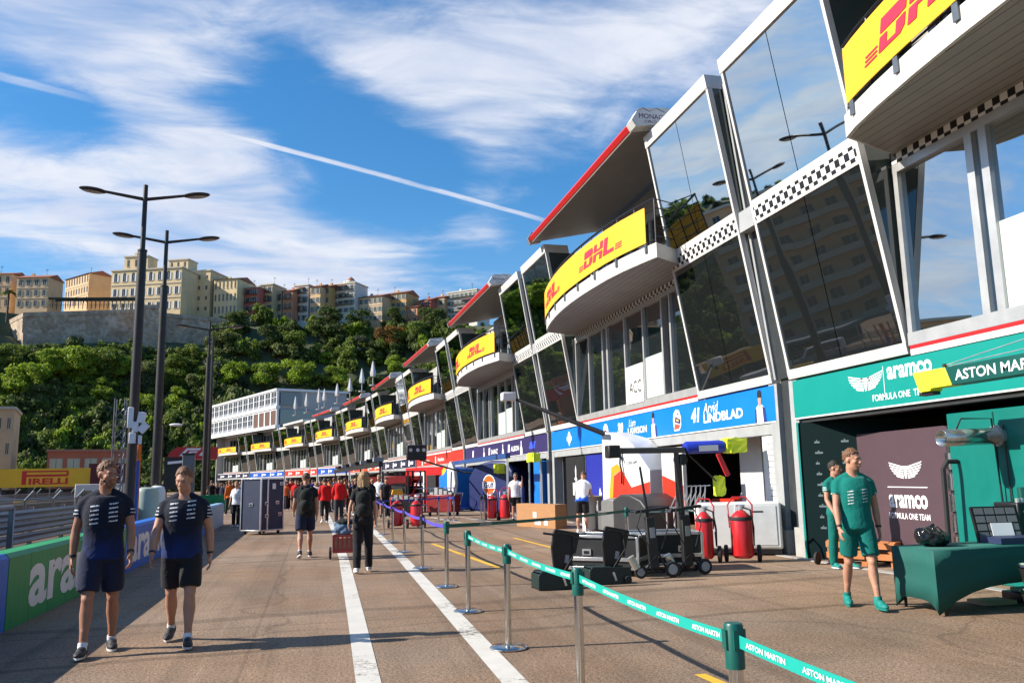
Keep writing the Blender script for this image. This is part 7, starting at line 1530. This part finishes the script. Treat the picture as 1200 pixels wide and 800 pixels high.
# ================================================================ NEAREST GARAGE (TEAL TEAM)
MAROON = M('backdrop_maroon', (.075,.045,.055), rough=.45, var=.04)
bl, br = G(978,650), G(1112,672)
a, b = Vector((9.83,14.35)), Vector((9.52,11.12)); 
t = thing('backdrop_board', 'big dark maroon backdrop board with white wing emblem and lettering', 'backdrop', (a.x,a.y,0), math.atan2(b.y-a.y,b.x-a.x)); W = (b-a).length; mb = MB(); rr = .14; Zt = 2.28
P = [(0,.06),(W,.06)]+[(W-rr+rr*math.cos(q*.26),Zt-rr+rr*math.sin(q*.26)) for q in range(7)]+[(rr-rr*math.sin(q*.26),Zt-rr+rr*math.cos(q*.26)) for q in range(7)]
mb.prism(P, 0, .12, 'xz'); mb.build('board', MAROON, t)
l = MB(); wings(l, off(.004), W*.62, 1.47, .95, .28); l.build('wing_emblem', SW, t); l = MB(); write(l,'aramco',off(.004),W*.62-.55,.98,1.08,.22,bold=.03); l.build('lettering', SW, t); l = MB(); write(l,'FORMULA ONE TEAM',off(.004),W*.62-.58,.80,1.14,.10,bold=.012); l.build('lettering', SW, t); l = MB(); poly(l,[(W*.62-.56,1.32),(W*.62+.56,1.32),(W*.62+.56,1.335),(W*.62-.56,1.335)],off(.004)); l.build('divider_line', SW, t)
mb = MB(); mb.box(.3,.5,-.2,.35,0,.05); mb.box(W-.5,W-.3,-.2,.35,0,.05); mb.build('foot', BLACKM, t)
# dark sponsor wall on the left side of the garage mouth
t = thing('sponsor_wall', 'dark sponsor wall with faint small logos at the left of the teal garage', 'partition', (9.12,14.62,0), R_(-52)); mb = MB(); mb.box(0,1.9,0,.08,0,2.55); mb.build('wall_panel', M('sponsor_dark',(.002,.011,.012),rough=.8,var=.1,spec=.12), t); l = MB(); q = random.Random(3)
for i in range(9):
    for j in range(3): w = q.uniform(.07,.2); x = .28+j*.5; z = 2.15-i*.2; poly(l,[(x,z),(x+w,z),(x+w,z+.035),(x,z+.035)],off(.004)); poly(l,[(x+w*.3,z+.04),(x+w*.6,z+.04),(x+w*.5,z+.07)],off(.004))
l.build('sponsor_logos', M('logo_grey',(.10,.14,.15),rough=.5), t); mb = MB(); mb.box(-.04,-.001,-.03,.1,0,2.56); mb.build('edge_trim', TEALP, t)
t = thing('wooden_crate', 'orange-brown timber skid on the ground behind the man in teal', 'crate', (9.05,13.1,0), R_(-60)); mb = MB()
for z in (.12,.3): mb.box(-.5,.7,0,.05,z,z+.1); mb.box(-.5,.7,.45,.5,z,z+.1)
for x in (-.5,.1,.6): mb.box(x,x+.1,.05,.45,0,.42)
mb.build('timber', M('timber_orange',(.45,.16,.05),rough=.7,var=.2,vscale=6), t)
mb = MB(); wheel(mb,(-.62,-.1,.11),.11,.05,(1,0,0)); mb.build('wheel', RUB, t)
# teal cabinet with exhaust duct on the right
ya = 10.95; t = thing('teal_cabinet', 'tall teal cabinet with chrome exhaust duct at the right side of the teal garage', 'cabinet', (9.35,ya,0)); mb = MB(); mb.box(0,1.2,-4.5,0,0,2.44); mb.build('cabinet_body', M('cabinet_teal',(.0,.145,.12),rough=.4,var=.08), t, bevel=.015); mb = MB(); mb.box(-.012,.0,-.92,-.9,.05,2.4); mb.box(-.012,.0,-1.72,-1.70,.05,2.4); mb.build('door_seam', DGREEN, t)
mb = MB(); mb.tube([(-.95,-.98,2.03),(-.0,-.98,2.06)],.115,20,cap=False); e = mb.build('exhaust_duct', M('duct_steel',(.42,.44,.42),rough=.22,metal=.9,var=.15), t, smooth=True); sd = e.modifiers.new('s','SOLIDIFY'); sd.thickness = .006; mb = MB(); mb.tube([(-.06,-.98,2.058),(-.0,-.98,2.06)],[.15,.15],20); mb.build('duct_flange', ALUE, e)
mb = MB(); mb.tube([(-.7,-.98,2.14),(-.6,-.98,2.3),(-.1,-.98,2.3),(-.05,-.98,.9)],.012,6); mb.tube([(-.03,-1.1,2.2),(-.03,-1.1,.3)],.012,6); mb.build('cable', BLACK, t)
mb = MB(); mb.tube([(-.28,-.12,.35),(-.28,-.16,1.62),(-.2,-.16,1.72),(-.02,-.16,1.72)],.035,8); mb.build('black_hose', RUB, t); mb = MB(); mb.tube([(-.08,-1.35,.2),(-.08,-1.35,1.35)],.06,10); mb.build('dark_tube', DGREEN, t)
t = thing('chrome_rack', 'row of chrome and black canisters standing between backdrop and teal cabinet', 'canister rack', (9.42,11.02,0)); mb = MB()
for i in range(6): z = .05+i*.31; mb.tube([(0,0,z),(0,0,z+.25)],.085,14); 
mb.build('canister', CHROME, t, smooth=True); mb = MB(); mb.tube([(0,0,0),(0,0,1.98)],.05,10); mb.box(-.14,.14,-.14,.14,0,.04); mb.build('pole', BLACK, t)
# overhead boom with ASTON MARTIN sleeve
q0, q1 = AX(1083,447,8.2), AX(1128,444,8.2); yb = q0.y; t = thing('equipment_gantry', 'dark green overhead boom with lime yellow end and white lettering', 'gantry', (8.2,yb,q0.z))
za = 0; mb = MB(); y_ = [0, -.42, -1.02]; 
mb.hexa([(-.08,.08,-.02),(.08,.08,-.02),(.08,-1.1,-.19),(-.08,-1.1,-.19),(-.08,.22,.10),(.08,.22,.10),(.08,-.95,.16),(-.08,-.95,.16)]); 
t_ = MB(); t_.prism([(.10,.13),(.0,-.155),(-.22,-.155),(-.22,-.12),(-.62,-.12),(-.52,.13)], -.10, .10, 'yz'); t_.build('yellow_sleeve', HIV, t, bevel=.012)
t_ = MB(); t_.prism([(-.525,.13),(-.625,-.12),(-4.2,-.12),(-4.2,.13)], -.10, .10, 'yz'); t_.build('green_sleeve', DGREEN, t, bevel=.012)
l = MB(); write(l,'ASTON MARTIN',(lambda u,v:(-.104,-.70-u,v)),0,-.065,1.5,.135,bold=.015); l.build('lettering', SW, t)
t_ = MB(); t_.box(-.06,.06,-.22,.05,-.20,-.157); t_.build('bracket', BLACKM, t); t_ = MB(); t_.cyl((0,-.42,.13),.03,.06,8); t_.build('wire_lug', BLACKM, t); t_ = MB(); t_.tube([(0,-.42,.17),(.2,-4.2,.62)],.008,5); t_.tube([(0,-.5,.15),(.1,-4.2,.3)],.008,5); t_.build('stay_wire', ALUE, t); t_ = MB(); t_.box(-.06,.06,-4.1,-3.95,-q0.z,-.12); t_.build('post', BLACKM, t)
# table with green cloth
P1, P2, P3, P4 = Vector((6.79,9.08)), Vector((6.74,8.30)), Vector((10.2,8.55)), Vector((10.1,9.35))
t = thing('table', 'table under a tight dark green stretch cloth in front of the teal garage', 'table', (6.79,9.08,0), 0); o = Vector((6.79,9.08)); K = [p-o for p in (P1,P2,P3,P4)]; Zt = .71
mb = MB()
def side(a, b, sag, n=14):
    for i in range(n):
        u0, u1 = i/n, (i+1)/n; ar = lambda u: sag*(1-(2*u-1)**4)*(1) ; pin = lambda u: .05*math.sin(math.pi*u)
        nrm = Vector((-(b-a).y,(b-a).x)).normalized(); c = (K[0]+K[2])/2
        if nrm.dot(c-a) < 0: nrm = -nrm
        pa, pb = a+(b-a)*u0, a+(b-a)*u1
        cols = []
        for p, u in ((pa,u0),(pb,u1)):
            z0 = .01+ar(u); cols.append([(p.x+nrm.x*pin(u)*k*(1-k)*3.0, p.y+nrm.y*pin(u)*k*(1-k)*3.0, z0+(Zt-z0)*(1-k)) for k in (0,.33,.66,1)])
        for r in range(3): mb.add([cols[0][r],cols[1][r],cols[1][r+1],cols[0][r+1]],[(0,1,2,3)])
for a, b, s in ((K[0],K[1],.14),(K[1],K[2],.30),(K[2],K[3],.14),(K[3],K[0],.30)): side(a,b,s)
mb.add([(p.x,p.y,Zt) for p in K],[(0,1,2,3)])
bmh = mb.mesh('tablecloth', M('cloth_green',(.004,.085,.07),rough=.75,var=.08,vscale=3)); bb = bmesh.new(); bb.from_mesh(bmh); bmesh.ops.remove_doubles(bb, verts=bb.verts, dist=.002); bmesh.ops.recalc_face_normals(bb, faces=bb.faces); bb.to_mesh(bmh); bb.free(); smooth_by_angle(bmh, 50); c_ = link('tablecloth', bmh, t); sd = c_.modifiers.new('s','SOLIDIFY'); sd.thickness = .006
for k in K: mb = MB(); c = (K[0]+K[2])/2; p = k+(c-k).normalized()*.12; mb.tube([(p.x,p.y,.0),(p.x,p.y,.69)],.018,8); mb.build('leg', BLACKM, t)
t = thing('bag', 'shiny black crumpled bag on the left end of the green table', 'bag', (7.12,8.78,.718), R_(-10)); mb = MB(); q = random.Random(4)
mb.ell((0,0,.09),(.20,.14,.10),16,10); mb.ell((-.08,0,.13),(.12,.11,.09),12,8); mb.ell((.1,.02,.08),(.13,.11,.09),12,8)
for i in range(9): a = q.uniform(0,6.28); mb.caps((.05*math.cos(a),.05*math.sin(a),.2),(.18*math.cos(a),.12*math.sin(a),.05),.018,.01,7)
mb.caps((-.02,0,.19),(.03,0,.24),.035,.02,8); link('bag_cloth', remeshed(mb,.009,2,M('bag_shiny',(.012,.012,.012),rough=.16,var=.2),'bag_cloth',wob=.022,wsc=17), t); mb = MB(); mb.tube([(-.05,-.12,.17),(0,-.15,.23),(.08,-.12,.17)],.008,5); mb.build('strap', BLACKM, t)
t = thing('tool_case', 'open dark tool case with a sheet of labels in its lid on the green table', 'case', (7.98,8.95,.716), R_(-8)); mb = MB(); mb.box(0,.62,-.35,.05,0,.07); mb.build('tray', M('tray_navy',(.02,.03,.08),rough=.5), t); X = Matrix.Rotation(-.25,3,'X'); mb = MB(); mb.mi(0).box(0,.6,.06,.10,.0,.45,xf=lambda v:X@v); mb.mi(1)
for i in range(4):
    for j in range(4): mb.box(.03+i*.14,.15+i*.14,.056,.0595,.05+j*.10,.13+j*.10,xf=lambda v:X@v)
mb.build('lid', [BLACKM, M('foam_grey',(.14,.15,.16),rough=.7)], t); mb = MB(); mb.box(.2,.48,.05,.0555,.08,.24,xf=lambda v:X@v); mb.build('label_sheet', SW, t)
t = thing('electronics_box', 'black electronics box with small knobs on the green table beside the tool case', 'equipment box', (8.6,9.0,.716)); mb = MB(); mb.box(0,.85,0,.4,0,.46); mb.build('box_body', BLACKM, t, bevel=.02); mb = MB(); 
for z in (.1,.22,.34): mb.box(.08,.62,-.014,.0,z,z+.015)
mb.box(.66,.78,-.012,.0,.28,.31); mb.build('vent_slot', GREYP, t)
for x in (.1,.16): mb = MB(); mb.cyl((x,.1,.46),.03,.05,10); mb.build('knob', ALUE, t)
t = thing('white_cloth', 'white crumpled cloth on the green table at the right edge', 'cloth', (8.42,8.62,.718)); mb = MB()
for i in range(7): mb.ell((rnd.uniform(-.12,.25),rnd.uniform(-.06,.1),.03),(.09,.07,.04),9,6)
link('cloth_heap', remeshed(mb,.012,1,WHITE_CLOTH,'cloth_heap',wob=.02,wsc=20), t)
t = thing('wheel_stack', 'stack of two dark tubs with bright rims below the green table', 'wheel tubs', (7.86,7.98,0)); 
for z, n in ((0,'lower'),(.28,'upper')): 
    mb = MB(); mb.tube([(0,0,z),(0,0,z+.05),(0,0,z+.24)],[.17,.20,.235],28); o = mb.build('tub', M('tub_dark',(.03,.028,.025),rough=.3,metal=.3), t, smooth=True); mb = MB(); rg = [[((.235+.018*math.cos(b))*math.cos(i*6.2832/28),(.235+.018*math.cos(b))*math.sin(i*6.2832/28),z+.245+.018*math.sin(b)) for i in range(28)] for b in (0,1.57,3.14,4.71,6.28)]; mb.rings(rg,False); mb.build('rim', CHROME, o, smooth=True)
mb = MB(); mb.cyl((0,0,.5),.2,.03,24); mb.build('content', M('tub_brown',(.25,.11,.05),rough=.8), t)
t = thing('wood_block', 'flat wooden block under the green table', 'block', (7.75,8.75,0)); mb = MB(); mb.box(0,.45,0,.3,0,.05); mb.build('block', M('wood_tan',(.45,.32,.18),rough=.7), t, bevel=.005)
t = thing('parts_tray', 'dark tray of teal parts under the green table beside the wheel tubs', 'tray', (8.3,8.7,0)); mb = MB(); mb.box(0,.5,0,.4,0,.12); mb.build('tray', BLACKM, t, bevel=.02); mb = MB()
for i in range(5): mb.cbox((.08+.08*i,.2,.14),(.06,.2,.05))
mb.build('part', TEALP, t)

# ---- more kit in front of the farther garages
for i, (px, py, k_, lb) in enumerate(((446,598,0,'dark equipment trolley beside the farthest scarlet tool rack'),(415,594,1,'red equipment trolley at the edge of the crowd'),(472,604,0,'low dark trolley in front of the scarlet tool racks'),(520,604,1,'low black trolley with red lid beside the tube trolley'))):
    q = G(px,py); t = thing('equipment_trolley', lb, 'trolley', (q.x,q.y,0), R_(-15*i), 'equipment trolleys before the garages'); mb = MB(); mb.box(-.7,.7,-.35,.35,.18,.75+.2*(i%2)); mb.build('trolley_body', BLACKM if k_ == 0 else RTC, t, bevel=.03); h_ = .75+.2*(i%2)
    mb = MB(); 
    for c in range(5): mb.box(-.6+c*.26,-.42+c*.26,-.25,.2,h_+.003,h_+.1+.07*((c*7)%4))
    mb.build('tool', GREYP, t); mb = MB(); mb.tube([(.7,-.3,.5),(.86,-.3,1.0),(.86,.3,1.0),(.7,.3,.5)],.02,6); mb.build('handle', ALUE, t)
    for x in (-.55,.55):
        for y in (-.3,.3): mb = MB(); wheel(mb,(x,y,.09),.09,.06); mb.build('wheel', RUB, t)
# ================================================================ SKY, SUN, CAMERA
SUN_EL, SUN_AZ = 32.0, -85.0     # azimuth measured from +Y towards +X
sd_ = Vector((math.sin(R_(SUN_AZ))*math.cos(R_(SUN_EL)), math.cos(R_(SUN_AZ))*math.cos(R_(SUN_EL)), math.sin(R_(SUN_EL))))
ld = bpy.data.lights.new('sun', 'SUN'); ld.energy = 5.0; ld.angle = R_(.5); ld.color = (1.0,.93,.82); lo = bpy.data.objects.new('sun', ld); COL.objects.link(lo); lo.rotation_euler = sd_.to_track_quat('Z','Y').to_euler(); lo.location = (-40,5,30)
w = bpy.data.worlds.new('World'); scene.world = w; w.use_nodes = True; nt = w.node_tree; L = nt.links; nt.nodes.clear()
out = _n(nt,'ShaderNodeOutputWorld'); bg = _n(nt,'ShaderNodeBackground'); sky = _n(nt,'ShaderNodeTexSky'); sky.sky_type = 'NISHITA'; sky.sun_disc = False; sky.sun_elevation = R_(SUN_EL); sky.sun_rotation = R_(SUN_AZ); sky.air_density = 1.0; sky.dust_density = .4; sky.ozone_density = 2.2
bg.inputs['Strength'].default_value = .095
tc = _n(nt,'ShaderNodeTexCoord'); D = tc.outputs['Generated']
def vm(op, a, b=None):
    n = _n(nt,'ShaderNodeVectorMath',operation=op)
    for i, q in enumerate((a,b)):
        if q is None: continue
        if isinstance(q,(tuple,list)): n.inputs[i].default_value = q
        else: L.new(q, n.inputs[i])
    return n.outputs['Value'] if op == 'DOT_PRODUCT' else n.outputs[0]
def mt(op, a, b=None, c=None, clamp=False):
    n = _n(nt,'ShaderNodeMath',operation=op); n.use_clamp = clamp
    for i, q in enumerate((a,b,c)):
        if q is None: continue
        if isinstance(q,(int,float)): n.inputs[i].default_value = q
        else: L.new(q, n.inputs[i])
    return n.outputs[0]
def mrange(v, a, b, c=0., d=1., smooth=True):
    n = _n(nt,'ShaderNodeMapRange'); n.interpolation_type = 'SMOOTHSTEP' if smooth else 'LINEAR'
    for k, q in zip(('From Min','From Max','To Min','To Max'),(a,b,c,d)): n.inputs[k].default_value = q
    L.new(v, n.inputs['Value']); return n.outputs['Result']
# a flat cloud layer overhead: u,v are where the view direction meets it
sep = _n(nt,'ShaderNodeSeparateXYZ'); L.new(D, sep.inputs[0]); zc = mt('MAXIMUM', sep.outputs['Z'], .03)
U = mt('DIVIDE', sep.outputs['X'], mt('ADD', zc, .12)); Vv = mt('DIVIDE', sep.outputs['Y'], mt('ADD', zc, .12))
def uv_(px, py):
    d = ray(px,py).normalized(); k = max(d.z,.03)+.12; return d.x/k, d.y/k
cb = _n(nt,'ShaderNodeCombineXYZ'); L.new(U, cb.inputs[0]); L.new(Vv, cb.inputs[1]); P = cb.outputs[0]
def noise(vec, sc, det=6., rough=.6, dist=0., loc=(0,0,0), scl=(1,1,1), rot=0.):
    mp = _n(nt,'ShaderNodeMapping'); mp.inputs['Location'].default_value = loc; mp.inputs['Scale'].default_value = scl; mp.inputs['Rotation'].default_value = (0,0,rot); L.new(vec, mp.inputs['Vector'])
    n = _n(nt,'ShaderNodeTexNoise',Scale=sc,Detail=det,Roughness=rough,Distortion=dist); L.new(mp.outputs['Vector'], n.inputs['Vector']); return n.outputs['Fac']
def blob(p0, p1, wid, amp, uv=None):
    uv = uv or uv_
    """soft elongated patch of cloud between two directions"""
    a, b = Vector(uv(*p0)), Vector(uv(*p1)); d = b-a; Ln = max(d.length,1e-3); u = d/Ln
    x = mt('SUBTRACT', U, a.x); y = mt('SUBTRACT', Vv, a.y)
    s = mt('ADD', mt('MULTIPLY', x, u.x), mt('MULTIPLY', y, u.y)); q = mt('ADD', mt('MULTIPLY', x, -u.y), mt('MULTIPLY', y, u.x))
    sc = mt('SUBTRACT', s, mt('MINIMUM', mt('MAXIMUM', s, 0.), Ln)); r2 = mt('ADD', mt('MULTIPLY', sc, sc), mt('MULTIPLY', q, q))
    return mt('MULTIPLY', mt('POWER', 2.718, mt('MULTIPLY', r2, -1/(wid*wid))), amp)
BLOBS = [((60,-20),(140,60),.17,.55),((120,60),(250,190),.16,.52),((230,170),(290,245),.12,.36),((420,130),(430,245),.17,-.45),((-20,305),(110,292),.20,-.5),((10,90),(70,125),.10,-.4),((500,215),(520,320),.2,-.3),((330,70),(350,170),.07,-.25),((-60,235),(160,258),.20,.36),((240,232),(345,203),.10,.40),((250,250),(400,285),.07,.30),((-60,185),(40,200),.2,.36),((250,-10),(470,75),.14,.46),((470,95),(620,60),.17,.55),((620,80),(860,30),.24,.52),((555,140),(572,270),.11,.42),((640,170),(800,110),.2,.38),((350,295),(490,330),.40,.80),((250,292),(340,325),.32,.70),((120,300),(230,320),.35,.5),((440,255),(540,275),.12,.28),((700,-60),(1000,-150),.4,.4),((0,20),(60,0),.12,.22),((90,270),(140,240),.1,.2),((-400,100),(-900,-200),1.0,.45),((-600,300),(-300,300),.8,.4),((100,-300),(500,-500),.4,.35)]
def refl_uv(px, py):
    n = Vector((-math.cos(R_(9.5)),0,-math.sin(R_(9.5)))); d = ray(px,py).normalized(); r = d-n*(2*d.dot(n)); k = max(r.z,.03)+.12; return r.x/k, r.y/k
RB = [((850,110),(960,120),.45,.62),((790,200),(900,230),.5,.5),((1080,250),(1180,220),.6,.6)]  # extra clouds out of view, added to brighten what the panes reflect
acc = None
for b in BLOBS+[q+(refl_uv,) for q in RB]: v = blob(*b); acc = v if acc is None else mt('ADD', acc, v)
warp = _n(nt,'ShaderNodeTexNoise',Scale=1.6,Detail=3.0); L.new(P, warp.inputs['Vector']); P2 = vm('ADD', P, vm('SCALE', vm('SUBTRACT', warp.outputs['Color'], (.5,.5,.5))))
for n in nt.nodes:
    if n.bl_idname == 'ShaderNodeVectorMath' and n.operation == 'SCALE': n.inputs['Scale'].default_value = .55
P3 = vm('ADD', P, vm('MULTIPLY', vm('SUBTRACT', warp.outputs['Color'], (.5,.5,.5)), (.16,.16,0)))
n1 = noise(P2, 2.6, 9., .60, .2, scl=(1,1.5,1), rot=.5); n2 = noise(P3, 7.0, 7., .62, .3, scl=(.55,1.25,1), rot=.75); n3 = noise(P3, 20., 5., .6, .2, scl=(.5,1.2,1), rot=.8)
fb = mt('ADD', mt('MULTIPLY', n1, .62), mt('ADD', mt('MULTIPLY', n2, .28), mt('MULTIPLY', n3, .10)))
n4 = noise(P3, 4.2, 6., .55, .4, scl=(.5,1.3,1), rot=.7)
den = mt('MULTIPLY', mrange(mt('ADD', mt('MULTIPLY', mt('SUBTRACT', fb, .5), 2.7), acc), .14, 1.15), mrange(n4, .30, .60, .5, 1.))
# vapour trails
def trail(p0, p1, wid, amp, fade=None):
    a, b = Vector(uv_(*p0)), Vector(uv_(*p1)); d = b-a; Ln = d.length; u = d/Ln; x = mt('SUBTRACT', U, a.x); y = mt('SUBTRACT', Vv, a.y)
    s = mt('ADD', mt('MULTIPLY', x, u.x), mt('MULTIPLY', y, u.y)); q = mt('ADD', mt('MULTIPLY', x, -u.y), mt('MULTIPLY', y, u.x))
    q = mt('ADD', q, mt('MULTIPLY', mt('SUBTRACT', n2, .5), wid*1.3))
    core = mrange(mt('ABSOLUTE', q), wid*.35, wid, 1., 0.); ends = mt('MULTIPLY', mrange(s, -.02, .12), mrange(s, Ln-.15, Ln+.12, 1., 0.))
    return mt('MULTIPLY', mt('MULTIPLY', core, ends), mt('MULTIPLY', mrange(n2, .3, .6, .55, 1.), amp))
tr = mt('MAXIMUM', trail((190,140),(650,262),.017,.95), mt('MAXIMUM', trail((-60,75),(110,118),.022,.6), trail((128,240),(136,170),.012,.35)))
den = mt('MINIMUM', mt('MAXIMUM', den, tr), 1.0)
hs = _n(nt,'ShaderNodeHueSaturation'); hs.inputs['Saturation'].default_value = 1.42; hs.inputs['Value'].default_value = 1.12; L.new(sky.outputs[0], hs.inputs['Color'])
cl = _n(nt,'ShaderNodeMix',data_type='RGBA'); L.new(mrange(n1,.35,.7), cl.inputs['Factor']); cl.inputs[6].default_value = (4.1,4.5,5.5,1); cl.inputs[7].default_value = (5.3,5.5,6.0,1)
hz = mrange(sep.outputs['Z'], -.02, .34, .74, .14)
mx0 = _n(nt,'ShaderNodeMix',data_type='RGBA'); L.new(hz, mx0.inputs['Factor']); L.new(hs.outputs[0], mx0.inputs[6]); mx0.inputs[7].default_value = (1.35,2.6,4.5,1)
mx = _n(nt,'ShaderNodeMix',data_type='RGBA'); L.new(mt('MULTIPLY',mt('POWER',den,1.3),.95), mx.inputs['Factor']); L.new(mx0.outputs[2], mx.inputs[6]); L.new(cl.outputs[2], mx.inputs[7]); L.new(mx.outputs[2], bg.inputs['Color']); L.new(bg.outputs[0], out.inputs['Surface'])
cam = bpy.data.cameras.new('camera'); co = bpy.data.objects.new('camera', cam); COL.objects.link(co); scene.camera = co
cam.sensor_width = 36; cam.lens = 36*F/1200; cam.clip_end = 3000; cam.clip_start = .05
Mx = Matrix((( RTv.x,UPv.x,-FWv.x,0),(RTv.y,UPv.y,-FWv.y,0),(RTv.z,UPv.z,-FWv.z,HC),(0,0,0,1))); co.matrix_world = Mx
vs = scene.view_settings; scene.display_settings.display_device = 'sRGB'; vs.view_transform = 'Standard'; vs.look = 'None'; vs.exposure = .8; vs.gamma = 1; vs.use_curve_mapping = False
cy = scene.cycles; cy.max_bounces = 6; cy.diffuse_bounces = 3; cy.glossy_bounces = 3; cy.transparent_max_bounces = 8; cy.transmission_bounces = 2; cy.use_denoising = True; cy.caustics_reflective = False; cy.caustics_refractive = False; cy.sample_clamp_indirect = 6

bpy.data.scenes.remove(TMPS)
